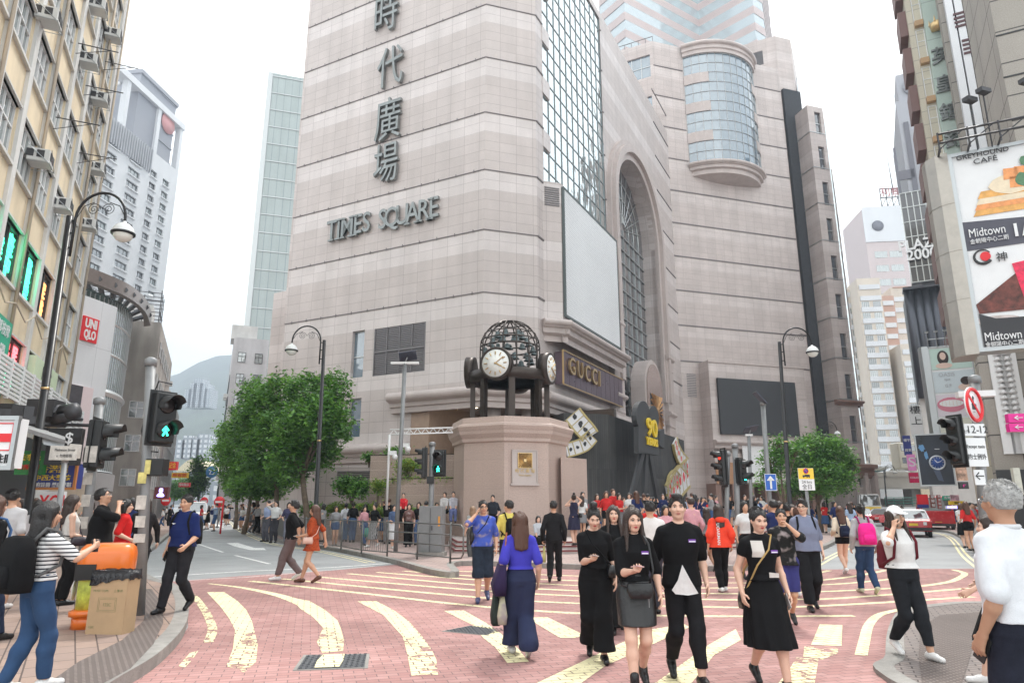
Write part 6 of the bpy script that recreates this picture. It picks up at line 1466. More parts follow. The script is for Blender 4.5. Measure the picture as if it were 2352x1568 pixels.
mb=MB();p_=AT(2240,905,11.5);mb.box(p_,(.55,.16,.10),R(-15));tag(mb.build('sign_light',M_wfr),'white lamp box over the round prohibition sign','sign light')
r,b,t=pole('slim grey pole carrying the street name plates',128,1250,150,1050,11.8,.045)
wsign('pale street name plate on a slim pole near the left shops',AT(146,1040,11.7),.42,.24,12,M_pap,[('Matheson Street',.02,.05,.062,None,.75),('↙ 勿地臣街',.02,-.05,.06,None,.8)],M_blk,'street_nameplate');wsign('second street name plate, turned away behind the first',AT(172,1036,11.9),.2,.24,60,M_pap,[],M_blk,'street_nameplate')
r,b,t=pole('pale pole with a solar lamp carrying the blue arrow sign',1775,1262,1752,925,22,.075);arrow_pole=r
wsign('blue rectangular sign with a white upward arrow',AT(1770,1107,21.85),.38,.52,5,mat('road_blue',(.02,.12,.50),.4),[],M_whs);sg=bpy.context.scene.objects[-1]if False else None
rr_=[o for o in COL.objects if o.get('label','').startswith('blue rectangular')][0];mb=MB();mb.box((0,-.016,-.05),(.06,.006,.30));mb.extr([(-.13,-.013,.05),(.13,-.013,.05),(0,-.013,.2)],(0,-.006,0));P('arrow',mb,M_whs,rr_)
mb=MB();[mb.box(c_,d_)for c_,d_ in(((0,-.0135,.25),(.37,.006,.015)),((0,-.0135,-.25),(.37,.006,.015)),((-.18,-.0135,0),(.015,.006,.5)),((.18,-.0135,0),(.015,.006,.5)))];P('border',mb,M_whs,rr_)
r,b,t=pole('grey pole of the yellow and white parking sign',1862,1240,1852,1120,20,.045,cap=False)
rp_=wsign('parking sign with a yellow no goods vehicle panel over 24 hrs plate',AT(1852,1100,19.9),.46,.62,4,M_whs,[('24 hrs',0,-.08,.115,None),('全日',0,-.22,.15,None)],M_blk)
mb=MB();mb.box((0,-.013,.155),(.45,.006,.30));yp=P('yellow_panel',mb,M_yels,rp_);mb=MB();mb.lathe((0,-.018,.23),[(.07,0),(.07,.004)],18,0,M_);P('blue_disc',mb,mat('road_blue',(.02,.12,.50)),yp);mb=MB();mb.tube([(.068*math.cos(q),-.024,.23+.068*math.sin(q))for q in[2*math.pi*i/18 for i in range(18)]],.009,4,closed=True);mb.box((0,-.026,.23),(.014,.004,.13),0,M4=Matrix.Rotation(R(-45),4,'Y'));P('red_ring',mb,M_reds,yp)
mb=MB();mb.box((.03,-.02,.10),(.15,.006,.06));mb.box((-.08,-.02,.09),(.06,.006,.045));[mb.lathe((x,-.02,.06),[(.018,0),(.018,.006)],10,0,M_)for x in(-.08,.02,.08)];P('lorry_symbol',mb,M_blk,yp)
def solar(lab,ub,vb,ut,vt,Y,armw,own=True):
 r,b,t=pole(lab,ub,vb,ut,vt,Y,.075,name='solar_lamp_pole',cat='lamp post',cap=False);d=t-b
 mb=MB();mb.box(d+Vector((0,0,.02)),(armw,.14,.08));P('lamp_head',mb,M_wfr,r)
 mb=MB();mb.box(d+Vector((.1,0,.28)),(.62,.5,.03),0,M4=Matrix.Rotation(R(-28),4,'X')@Matrix.Rotation(R(-12),4,'Y'));P('solar_panel',mb,mat('solar_panel',(.05,.055,.08),.3,.2),r);mb=MB();mb.tube([d,d+Vector((.08,0,.25))],.03,6);P('bracket',mb,M_pole,r)
solar('tall grey post with a solar panel in front of the mall entrance',908,1275,930,835,24,1.0);solar('rusty post with a solar panel left of the blue arrow pole',1728,1240,1720,1000,30,.3)
p_=AT(1750,928,21.9);mb=MB();mb.box(p_+Vector((-.05,0,.2)),(.5,.35,.03),0,M4=Matrix.Rotation(R(50),4,'Y'));mb.build('solar_top',MATS['solar_panel'],arrow_pole);bpy.data.objects['solar_top'].location=-arrow_pole.location
r=empty('camera_gantry','white truss gantry with security cameras in front of the mall entrance','gantry');a,b_=AT(895,998,27.5),AT(1040,993,27.5);mb=MB()
for dz in(0,.2):mb.tube([a+Vector((0,0,dz)),b_+Vector((0,0,dz))],.03,6)
for k in range(16):f=k/16;p1=a.lerp(b_,f);p2=a.lerp(b_,(k+1)/16);mb.tube([p1+Vector((0,0,.2*(k%2))),p2+Vector((0,0,.2*((k+1)%2)))],.015,4)
mb.tube([(a.x,a.y,1.5),a],.05,6);P('truss',mb,M_wfr,r)
for(u,v)in((902,1040),(932,1022)):c=AT(u,v,27.3);mb=MB();mb.box(c,(.3,.2,.16));mb.ball(c+Vector((.1,-.05,-.15)),.11,10,8);P('camera',mb,M_wfr,r)
M_rail=mat('railing_steel',(.20,.20,.195),.45,.7,dirt=.4,dscale=4)
pp=[G(u,v,.13)for u,v in((600,1216),(628,1228),(655,1241),(700,1249),(743,1256),(783,1262),(830,1271),(889,1277),(958,1284),(1034,1293))]
for i in range(len(pp)-1):
 a,b_=pp[i],pp[i+1];d=(b_-a);L_=d.length;r=empty('railing_panel','x','railing',a,math.atan2(d.y,d.x),'pavement railing panels along the plaza kerb')
 r['label']='barred steel railing panel on the kerb, '+['first from the left street, with grey sheet','second from the left street, with grey sheet','behind the man in black polo shirt','between the walking couple','right of the woman in the rust dress','in front of the low planter','left of the tall solar post','',''][i]if i<7 else['open steel railing panel with level rails in front of the utility cabinet','last open railing panel with level rails at the crossing end'][i-7]
 mb=MB();mb.tube([(0,0,0),(0,0,1.08)],.028,8);P('post',mb,M_rail,r);mb=MB()
 for z in((.12,1.02)if i<7 else(.15,.45,.74,1.02)):mb.tube([(0,0,z),(L_,0,z)],.02,6)
 P('rail',mb,M_rail,r)
 if i<7:
  mb=MB();n=max(5,int(L_/.13))
  for k in range(1,n):mb.tube([(L_*k/n,0,.12),(L_*k/n,0,1.0)],.009,4,cap=False)
  P('bars',mb,M_rail,r)
 if i<2:mb=MB();mb.box((L_/2,.04,.55),(L_*.96,.012,.9));P('sheet',mb,mat('grey_sheet',(.24,.24,.24),.6,var=.15,dirt=.3),r)
 if i==8:mb=MB();mb.tube([(L_,0,1.02),(L_+.35,.1,1.0),(L_+.45,.12,.9),(L_+.45,.12,.25),(L_+.38,.1,.15),(L_,0,.12)],.024,6);mb.tube([(L_,0,0),(L_,0,1.08)],.03,8);P('end_loop',mb,M_rail,r)
c=G(985,1278,.13);r=empty('utility_cabinet','grey metal utility cabinet on a plinth behind the centre signal pole','cabinet',c,R(-6));mb=MB();mb.box((0,.35,.82),(.74,.55,1.38));P('body',mb,mat('cabinet_grey',(.23,.235,.24),.5,.2,var=.08,dirt=.3),r,bevel=.015)
mb=MB();mb.box((0,.35,.065),(.86,.68,.13));P('plinth',mb,M_kerb,r);mb=MB();mb.box((0,.045,.8),(.012,.01,1.3));mb.box((.06,.04,.85),(.03,.02,.14));P('door_seam',mb,M_drk,r);mb=MB();mb.box((.28,.045,1.05),(.06,.008,.3));P('orange_sticker',mb,M_neono if False else mat('orange_label',(.7,.3,.05),.5),r)
c=G(228,1438,.13);r=empty('litter_bin','orange street litter bin with rounded hood and dark opening','litter bin',c,R(18));r.scale=(.93,.93,.95);M_orn=mat('bin_orange',(.78,.17,.015),.32,var=.08,vscale=2,coat=.4)
def rr(w_,d_,rad,n=5):
 out=[]
 for cx,cy,a0 in((w_/2-rad,d_/2-rad,0),(-w_/2+rad,d_/2-rad,90),(-w_/2+rad,-d_/2+rad,180),(w_/2-rad,-d_/2+rad,270)):
  for i in range(n+1):q=R(a0+90*i/n);out.append((cx+rad*math.cos(q),cy+rad*math.sin(q)))
 return out
def loft(mb,secs,mi=0,cap=True,smooth=True):
 n=len(secs[0][0]);vs=[(p[0],p[1],z)for s_,z in secs for p in s_];fs=[(i*n+k,i*n+(k+1)%n,(i+1)*n+(k+1)%n,(i+1)*n+k)for i in range(len(secs)-1)for k in range(n)]
 if cap:fs+=[tuple(reversed(range(n))),tuple(range((len(secs)-1)*n,len(secs)*n))]
 return mb.add(vs,fs,mi,smooth)
mb=MB();loft(mb,[(rr(.62,.42,.14),.2),(rr(.62,.42,.14),.84)]);P('body',mb,mat('bin_band',(.55,.62,.10),.5,var=.4,vscale=9),r)
mb=MB();loft(mb,[(rr(.66,.46,.14),.0),(rr(.66,.46,.14),.16)]);loft(mb,[(rr(.74,.54,.16),.16),(rr(.74,.54,.16),.22),(rr(.66,.46,.14),.24)]);P('base',mb,M_orn,r)
mb=MB();loft(mb,[(rr(.68,.47,.15),.62),(rr(.70,.50,.16),.78),(rr(.70,.50,.16),.94),(rr(.66,.46,.15),1.02),(rr(.56,.36,.13),1.07),(rr(.3,.15,.07),1.085)]);P('hood',mb,M_orn,r)
mb=MB();mb.box((-.20,-.245,.72),(.24,.04,.2));P('opening',mb,M_dark,r);mb=MB();mb.box((-.353,0,.74),(.02,.26,.26));P('opening',mb,M_dark,r)
mb=MB();mb.lathe((-.36,-.0,.48),[(.13,0),(.13,.012)],14,0,Matrix.Rotation(R(-90),4,'Y'));P('sticker',mb,M_whs,r)
c=G(252,1452,.13);r=empty('cardboard_box','tall cardboard box marked 122C lined with a black bin bag','box',c,R(-6));M_cb=mat('cardboard',(.44,.30,.175),.8,var=.06,vscale=4);M_cbi=mat('box_print',(.20,.22,.10),.8)
mb=MB();w_,d_,h_=.56,.28,.80
for cc_,dd in(((0,-d_/2,h_/2),(w_,.006,h_)),((0,d_/2,h_/2),(w_,.006,h_)),((-w_/2,0,h_/2),(.006,d_-.008,h_)),((w_/2,0,h_/2),(.006,d_-.008,h_)),((0,0,.004),(w_,d_,.006))):mb.box(cc_,dd)
P('carton',mb,M_cb,r);r.scale=(.84,.84,.88);wv=Wall(0,-d_/2-.003,1,0)
for(t_,x,z,s)in(('MUSIC CUPS',-.12,.56,.042),('上 樂 杯',.15,.56,.04),('122C',0,.38,.06),('122C',-.2,.09,.04),('♪',0,.70,.12)):
 mb=MB();text_on(mb,wv,x,z,t_,s,off=.001,depth=.002);P('printed_mark',mb,M_cbi,r)
mb=MB()
for(x0,x1,za,zb2)in((-.14,.14,.29,.47),(-.12,.12,.31,.45)):
 for cc_,dd in(((0,-d_/2-.004,za),(x1-x0,.002,.003)),((0,-d_/2-.004,zb2),(x1-x0,.002,.003)),((x0,-d_/2-.004,(za+zb2)/2),(.003,.002,zb2-za)),((x1,-d_/2-.004,(za+zb2)/2),(.003,.002,zb2-za))):mb.box(cc_,dd)
P('printed_frame',mb,M_cbi,r)
mb=MB();rd=random.Random(5);n=40;ring=[]
per=[(-w_/2+w_*i/12,-d_/2)for i in range(12)]+[(w_/2,-d_/2+d_*i/8)for i in range(8)]+[(w_/2-w_*i/12,d_/2)for i in range(12)]+[(-w_/2,d_/2-d_*i/8)for i in range(8)]
vs=[]
for(x,y)in per:
 dr=.09+.10*max(0,-x/w_+.3)+rd.uniform(-.02,.02)
 for(k,zz)in((.9,.55),(.96,h_+.0),(1.02,h_+.02+rd.uniform(0,.02)),(1.03+rd.uniform(0,.03),h_-dr*.5),(1.04+rd.uniform(0,.04),h_-dr)):vs.append((x*k,y*k*(1.06 if k>1 else 1),zz))
nn=len(per);fs=[(i*5+j,((i+1)%nn)*5+j,((i+1)%nn)*5+j+1,i*5+j+1)for i in range(nn)for j in range(4)];mb.add(vs,fs,0,True);P('bin_bag',mb,mat('bin_bag_plastic',(.015,.015,.018),.18,bump=.8,bscale=18),r)
for i,(u,v,Y)in enumerate(((381,1149,60),(469,1150,75),(504,1152,55),(447,1157,90))):
 c=AT(u,v,Y);r=empty('no_entry_sign',['round no entry sign left of the navy shirted man','round no entry sign just right of the white van','round no entry sign nearest the row of trees','small round no entry sign in the middle of the left street'][i],'road sign',(c.x,c.y,0));mb=MB();mb.lathe((0,0,c.z),[(.42,0),(.42,.03)],20,0,M_);P('disc',mb,M_reds,r);mb=MB();mb.box((0,-.045,c.z),(.6,.02,.14));P('bar',mb,M_whs,r);mb=MB();mb.tube([(0,.05,0),(0,.05,c.z+.3)],.05,6);P('post',mb,M_pole,r)
r,b,t=pole('thin red pole standing by the left street trees',508,1200,514,1148,40,.05,m=M_reds)
def lsign(u0,v0,u1,v1,Y,m,lines,lab,rz=0,th=.12,fr=None):
 a,b_=AT(u0,v0,Y),AT(u1,v1,Y);c=(a+b_)/2;c.y=Y;w_,h_=b_.x-a.x,a.z-b_.z;r=empty('shop_sign',lab,'sign',c,R(rz));mb=MB();mb.box((0,0,0),(w_,th,h_));P('panel',mb,m,r)
 if fr:mb=MB();[mb.box(c_,d_)for c_,d_ in(((0,-th/2,h_/2),(w_+.06,.06,.05)),((0,-th/2,-h_/2),(w_+.06,.06,.05)),((-w_/2,-th/2,0),(.05,.05,h_)),((w_/2,-th/2,0),(.05,.05,h_)))];P('frame',mb,fr,r)
 wv=Wall(0,-th/2,1,0)
 for(t_,x,z,s,mm,*k)in lines:mb=MB();text_on(mb,wv,x*w_,z*h_,t_,s*h_,off=.004,depth=.012,sx=k[0]if k else 1.0,bold=.01*s*h_);P('lettering',mb,mm,r)
 return r,w_,h_
lsign(82,1065,178,1122,15,M_blus,[('香港葉',0,.26,.34,M_yels,1.2),('中西大藥坊',0,-.08,.25,M_yels,1.2),('政府註冊 藥房藥粧',0,-.36,.2,M_whs,1.0)],'blue shop sign with yellow and white characters behind the name plate',0,.25,mat('orange_edge',(.5,.2,.06),.5))
lsign(120,984,178,1068,14.2,M_blk,[('$',.15,.22,.42,M_whs),('¥',.05,-.3,.42,M_whs)],'black money changer sign with white dollar and yen symbols',8,.15);
lsign(45,1035,100,1090,14.8,mat('old_green_sign',(.03,.20,.05),.5,var=.3),[('陳李氏',0,.2,.3,M_yels),('診所 1樓',0,-.2,.24,M_reds)],'green shop sign with yellow characters beside the lamp post');lsign(102,1040,126,1066,15.4,M_green,[('中醫',0,0,.4,M_yels)],'small green sign between the lamp post and the black sign')
rL,w_,h_=lsign(-30,962,36,1075,8.5,M_whs,[('註冊',.3,-.33,.2,M_blk)],'white light box with a red and white striped flag panel at the left edge',0,.2,M_steel)
mb=MB()
for cc_,dd in(((.05*w_,-.108,.1*h_),(.75*w_,.01,.17*h_)),((.05*w_,-.106,.39*h_),(.75*w_,.01,.012)),((.05*w_,-.106,-.15*h_),(.75*w_,.01,.012)),((.42*w_,-.106,.12*h_),(.012,.01,.54*h_))):mb.box(cc_,dd)
P('red_stripe',mb,M_reds,rL)
lsign(105,1128,142,1185,16,M_whs,[('YO!',0,0,.9,M_reds,.7)],'white panel with bold red lettering behind the crowd on the left')
r=empty('shop_awning','grey sagging canopy with a clear curtain over the left shops','awning');mb=MB();a,b_,c,d=AT(35,975,11),AT(150,1010,12),AT(150,1000,15),AT(60,975,15);mb.add([a,b_,c,d]+[p-Vector((0,0,.07))for p in(a,b_,c,d)],[(0,1,2,3),(7,6,5,4),(0,4,5,1),(1,5,6,2)]);P('roof',mb,mat('awning_grey',(.22,.22,.22),.6,var=.2),r);mb=MB();mb.add([AT(95,998,11.6),AT(150,1011,12),AT(146,1030,12),AT(100,1020,11.6)],[(0,1,2,3)]);P('clear_curtain',mb,mat('clear_plastic',(.35,.37,.38),.15),r)
rd=random.Random(9)
for i in range(9):
 c=AT(10+i*19,940+rd.uniform(-6,26),16);mb=MB();k=rd.random()
 if k<.5:mb.box(c,(.6,.5,.4),rd.random())
 else:mb.lathe(c,[(.2,-.2),(.2,.15),(.08,.22)],14,0,Matrix.Rotation(R(80),4,'Y'))
 if i%2:mb.tube([c+Vector((-.8,0,-.2)),c+Vector((.9,0,-.25))],.04,5)
 o=tag(mb.build('rooftop_unit',M_drk),'grey ventilation unit on the shop canopy, '+['at the left edge','second from the left edge','third from the left edge','left of the lamp post','right behind the lamp post','right of the lamp post','above the black sign','beside the dollar sign','over the red lettered panel'][i],'ventilation unit','units on the shop canopies')
cx,cy=XH(1171,29.6),29.6;angs=[math.atan2(-.887,-.462)+R(22.5)+R(45)*k for k in range(8)]
def octo(r_):return[(cx+r_*math.cos(a),cy+r_*math.sin(a))for a in angs]
CT=empty('clock_pavilion','octagonal granite pedestal with a bronze clock ring and cage of bells on top','clock tower',(cx,cy,.13));CT.location=(0,0,0)
M_rg=grid_mat('rose_granite',(.50,.385,.335),(.48,.37,.325),(.40,.30,.265),1.15,1.15,.006,0,.5,.05,.1,speck=.22)
zc1=AT(1172,952,27).z;zc0=zc1-1.0
mb=MB();mb.prism(octo(2.42),.1,zc0+.02);P('pedestal',mb,M_rg,CT)
mb=MB();pr=[(2.42,zc0-.05),(2.52,zc0),(2.52,zc0+.12),(2.66,zc0+.3),(2.68,zc0+.42),(2.72,zc0+.5),(2.76,zc0+.6),(2.72,zc0+.68),(2.55,zc0+.74),(2.5,zc0+.98),(0.01,zc1-.02)]
vs=[(*p,z)for r_,z in pr for p in octo(r_)];mb.add(vs,[(i*8+k,i*8+(k+1)%8,(i+1)*8+(k+1)%8,(i+1)*8+k)for i in range(len(pr)-1)for k in range(8)]);P('cornice',mb,M_rg,CT)
M_brz=mat('dark_bronze',(.055,.043,.037),.38,.6,var=.2,vscale=4);M_bell=mat('bell_patina',(.12,.15,.155),.45,.6,var=.3,vscale=7)
zr1=AT(1172,815+12,28).z;zr0=AT(1172,866,28).z
for k in range(8):
 a=angs[k]+R(8);x,y=cx+1.62*math.cos(a),cy+1.62*math.sin(a);mb=MB();mb.box((x,y,(zc1+zr0)/2-.02),(.22,.22,zr0-zc1+.1),a);mb.box((x,y,(zc1+zr0)/2),(.12,.27,zr0-zc1),a);P('column',mb,M_brz,CT)
mb=MB();mb.lathe((cx,cy,0),[(1.45,zr0),(1.82,zr0),(1.82,zr0+.42),(1.45,zr0+.42),(1.45,zr0)],40);P('ring_beam',mb,M_brz,CT)
for(u,v,ang)in((1127,838,-108),(1253,846,-22),(1092,850,172),(1205,872,78)):
 a=R(ang);c=Vector((cx+1.86*math.cos(a),cy+1.86*math.sin(a),zr0+.55));n_=Vector((math.cos(a),math.sin(a),0));Mt=n_.to_track_quat('Z','Y').to_matrix().to_4x4()
 mb=MB();mb.lathe(c,[(.56,-.32),(.68,-.32),(.70,.07),(.60,.085),(.57,.03),(.56,-.3)],36,0,Mt);co=P('clock_case',mb,M_brz,CT)
 mb=MB();mb.lathe(c,[(.585,-.2),(.585,.075)],36,0,Mt);P('clock_dial',mb,mat('clock_dial',(.86,.86,.83),.4),co)
 mb=MB();tx=Vector((-math.sin(a),math.cos(a),0));wv=lambda r_,q:c+n_*.10+tx*(r_*math.sin(q))+Vector((0,0,r_*math.cos(q)))
 for k in range(12):q=k*math.pi/6;mb.tube([wv(.36,q),wv(.50,q)],.022,4)
 mb.tube([wv(-.05,R(53)),wv(.44,R(53))],.02,4);mb.tube([wv(-.05,R(118)),wv(.33,R(118))],.028,4);P('clock_hands',mb,M_gold,co)
zd0=zr0+.42;rd_=1.32;zs=AT(1172,800,29.6).z;zt_=AT(1172,738,29.6).z;mb=MB()
for k in range(14):
 a=2*math.pi*k/14;path=[(cx+rd_*math.cos(a),cy+rd_*math.sin(a),zd0),(cx+rd_*math.cos(a),cy+rd_*math.sin(a),zs)]+[(cx+rd_*math.cos(a)*math.cos(q),cy+rd_*math.sin(a)*math.cos(q),zs+(zt_-zs)*math.sin(q))for q in[R(90)*i/8 for i in range(1,9)]];mb.tube(path,.032,5)
for f in(0,.25,.5,.75,.9):
 q=math.asin(f);mb.tube([(cx+rd_*math.cos(q)*math.cos(t_),cy+rd_*math.cos(q)*math.sin(t_),zs+(zt_-zs)*f)for t_ in[2*math.pi*i/36 for i in range(36)]],.035 if f<.5 else .028,5,closed=True)
mb.tube([(cx+rd_*math.cos(t_),cy+rd_*math.sin(t_),(zd0+zs)/2)for t_ in[2*math.pi*i/36 for i in range(36)]],.02,5,closed=True);P('dome_cage',mb,M_brz,CT)
bp_=None;rows=[(1.1,zs-.12,10),(.85,zs+.28,9),(.95,zs-.52,8),(.55,zs+.62,6)]
for(r_,z,n)in rows:
 for k in range(n):
  a=2*math.pi*(k+.3*r_)/n;s=.17 if n>8 else .21
  if bp_ is None:
   m_=MB();m_.lathe((0,0,0),[(1.0,-1.0),(.86,-.85),(.62,-.5),(.52,0),(.45,.28),(.2,.42),(.08,.44),(.08,.7)],16);m_.ball((0,0,-1.05),.17,8,6);bp_=P('bell',m_,M_bell,CT);o=bp_
  else:o=bp_.copy();COL.objects.link(o)
  o.location=(cx+r_*math.cos(a),cy+r_*math.sin(a),z+s*.2);o.scale=(s,s,s)
wq=Wall(*octo(2.42)[0],1,0);v0_,v1_=[Vector((*p,0))for p in sorted([octo(2.42)[k]for k in range(8)],key=lambda p:math.hypot(p[0]-XH(1160,27),p[1]-27))[:1]][0],None
P8=octo(2.42);fr_i=max(range(8),key=lambda k:((P8[k][0]+P8[(k+1)%8][0])/2-cx)*.301+((P8[k][1]+P8[(k+1)%8][1])/2-cy)*-.954)
A_,B_=P8[fr_i],P8[(fr_i+1)%8]
if A_[0]>B_[0]:A_,B_=B_,A_
wq=Wall(A_[0],A_[1],B_[0]-A_[0],B_[1]-A_[1])
if wq.n.y>0:wq.n=-wq.n
pa,pb=wq.px(1175,1032),wq.px(1234,1110);mb=MB();mb.wbox(wq,pa[0],pb[0],pb[1],pa[1],.01,.06);mb.wbox(wq,pa[0]-.06,pb[0]+.06,pb[1]-.08,pb[1],.01,.09);pq=P('plaque',mb,M_trim,CT);mb=MB()
for a,b,c,d in((pa[0],pb[0],pa[1]-.04,pa[1]),(pa[0],pb[0],pb[1],pb[1]+.04),(pa[0],pa[0]+.04,pb[1],pa[1]),(pb[0]-.04,pb[0],pb[1],pa[1])):mb.wbox(wq,a,b,c,d,.061,.09)
P('border',mb,M_trim,pq);mc=(pa[0]+pb[0])/2;hz=pa[1]-pb[1];mb=MB();s=hz*.22;zc_=pa[1]-hz*.32
mb.wbox(wq,mc-s,mc+s,zc_-s,zc_+s,.062,.07);P('emblem_back',mb,mat('emblem_bronze',(.09,.06,.03),.5,.5),pq);mb=MB()  # dark bronze backing plate behind the plaque's sunburst
for i in range(28):
 q=2*math.pi*i/28;L1=s/max(abs(math.cos(q)),abs(math.sin(q)));mb.tube([wq.pt(mc+s*.3*math.cos(q),zc_+s*.3*math.sin(q),.085),wq.pt(mc+L1*math.cos(q),zc_+L1*math.sin(q),.085)],[.01,.028],4)
for a,b,c,d in((-1,1,-1.05,-.95),(-1,1,.95,1.05),(-1.05,-.95,-1,1),(.95,1.05,-1,1),(-.2,.2,-.2,.2)):mb.wbox(wq,mc+a*s,mc+b*s,zc_+c*s,zc_+d*s,.07,.1)
P('sunburst',mb,M_gold,pq)
for t_,z_,s_ in(('時 代 廣 場',zc_-s*1.45,.17),('Times Square',zc_-s*2.0,.10)):mb=MB();text_on(mb,wq,mc,z_,t_,s_,off=.062,depth=.02);P('plaque_lettering',mb,M_gold,pq)
mb=MB();w0=AT(1288,1100,28.5);z_w=AT(1300,1050,28.5).z;mb.prism(ccw([(w0.x,28.2),(XH(1350,29.5),29.5),(XH(1350,31),31),(w0.x,31)]),.1,z_w);P('side_wing',mb,M_rg,CT)
EH=empty('event_hoarding','black vertically boarded exhibition wall with film strip decorations beside the clock pedestal','hoarding')
off=4.0;o_=WC.pt(0,0,off);WHo=Wall(o_.x,o_.y,*WC.t[:2]);hs0=WHo.px(1400,1050)[0];hs1=WHo.px(1573,1050)[0];hz=(WHo.px(1401,954)[1]+WHo.px(1573,1011)[1])/2
M_plk=grid_mat('black_boards',(.045,.045,.047),(.075,.073,.07),(.015,.015,.015),.14,4.0,.008,.3,.7,.35,.4)
mb=MB();mb.wbox(WHo,hs0,hs1,0,hz,-3.0,0);e_=WHo.pt(hs0,0);WH2=Wall(e_.x,e_.y,-.954,-.301);
if WH2.n.y>0:WH2.n=-WH2.n
hl=WH2.px(1296,1000)[0];mb.wbox(WH2,0,hl,0,hz,-2.0,-.01);P('wall',mb,M_plk,EH)
mb=MB();d0=WHo.px(1500,1120)[0];mb.wbox(WHo,d0,d0+3.2,0,WHo.px(1505,1098)[1],.01,.05);P('doorway',mb,M_blk,EH)
M_film=mat('film_strip_white',(.70,.70,.72),.5);M_fedge=mat('film_strip_gold',(.46,.37,.16),.45)
def film(w,pts,wd_,name='film_strip',n=4):
 p=[Vector(w.px(u,v))for u,v in pts];p=smooth(p,n);fs_=MB();ed=MB();cel=[];L_=0
 for i in range(len(p)-1):
  t=(p[i+1]-p[i]).normalized();q=Vector((-t.y,t.x));t2=(p[min(i+2,len(p)-1)]-p[i+1]);t2=t2.normalized()if t2.length>1e-6 else t;q2=Vector((-t2.y,t2.x));h=wd_/2
  A=[p[i]-q*h,p[i+1]-q2*h,p[i+1]+q2*h,p[i]+q*h];fs_.extr([w.pt(a.x,a.y,.25)for a in A],w.n*-.15)
  for s_ in(-1,1):
   B2=[p[i]+q*s_*h*.86,p[i+1]+q2*s_*h*.86,p[i+1]+q2*s_*h*1.06,p[i]+q*s_*h*1.06];ed.extr([w.pt(a.x,a.y,.30)for a in B2],w.n*-.22)
 o=P(name,fs_,M_film,EH);P('gold_edge',ed,M_fedge,o);g=MB();acc=0
 for i in range(0,len(p)-1,2):
  t=(p[i+1]-p[i]).normalized();q=Vector((-t.y,t.x));a,b_=p[i]-q*wd_*.42,p[i]+q*wd_*.42;g.tube([w.pt(a.x,a.y,.262),w.pt(b_.x,b_.y,.262)],.03,4)
 P('frame_line',g,M_fedge,o);rd=random.Random(len(p));g=MB()
 for i in range(1,len(p)-1,2):
  c=p[i];rr_=wd_*.14;g.extr([w.pt(c.x+rr_*math.cos(k)*rd.uniform(.5,1.2),c.y+rr_*math.sin(k)*rd.uniform(.6,1.4),.275)for k in[2*math.pi*j/9 for j in range(9)]],w.n*-.02)
 P('frame_picture',g,M_reds if len(p)%2 else M_blk,o)
film(WHo,((1545,1012),(1550,1035),(1562,1058),(1575,1072)),1.6);film(WHo,((1530,1150),(1545,1120),(1560,1100),(1575,1085)),2.6);film(WHo,((1532,1142),(1533,1110),(1545,1095),(1556,1106)),1.2)
film(WH2,((1312,952),(1330,975),(1345,992),(1352,1003)),1.3,n=3);film(WH2,((1356,1002),(1340,1020),(1315,1030),(1298,1034)),.9,n=3)
CO=empty('camera_cutout','black movie camera cut-out on a tripod bearing yellow 90 YEARS lettering','display');o_=WC.pt(0,0,off+1.2);wk=Wall(o_.x,o_.y,*WC.t[:2]);K=lambda u,v:wk.px(u,v)
def slab(par,pts,m,name,off=0.0,th=.35):mb=MB();mb.extr([wk.pt(*K(u,v),off+th)for u,v in pts],wk.n*-th);return P(name,mb,m,par)
for(u,v,ru,rv)in((1466,955,16,34),(1490,962,13,30)):slab(CO,[(u+ru*math.cos(q),v+rv*math.sin(q))for q in[2*math.pi*i/22 for i in range(22)]],mat('cutout_black',(.03,.031,.034),.5),'film_reel')
slab(CO,[(1455,975),(1500,985),(1503,1045),(1455,1040)],MATS['cutout_black'],'camera_body',.01);slab(CO,[(1503,990),(1515,985),(1515,1030),(1503,1022)],MATS['cutout_black'],'camera_lens',.02)
for a in(((1468,1040),(1476,1042),(1448,1150),(1440,1150)),((1478,1040),(1484,1042),(1480,1155),(1472,1155)),((1485,1040),(1492,1042),(1512,1150),(1505,1150))):slab(CO,a,MATS['cutout_black'],'tripod_leg',-.01,.2)
M_yl=mat('yellow_letter',(.85,.60,.02),.4)
for t_,(u,v),hp,sx in(('90',(1484,985),44,1.5),('YEARS',(1484,1016),18,1.35)):
 a,z=K(u,v);h_=(K(u,v-hp/2)[1]-K(u,v+hp/2)[1])*1.25;mb=MB();text_on(mb,wk,a,z,t_,h_,off=.38,depth=.12,sx=sx,bold=.03);P('lettering',mb,M_yl,CO)
mb=MB();ba,bz=WP.px(1700,1020)[0],WP.px(1700,1020)[1];mb.wbox(WP,ba,WP.px(1760,1020)[0]+1,WP.px(1730,1108)[1],bz,.3,.36);bn=tag(mb.build('white_banner',M_whs),'large plain white banner hanging on the granite podium behind the traffic signals','banner')
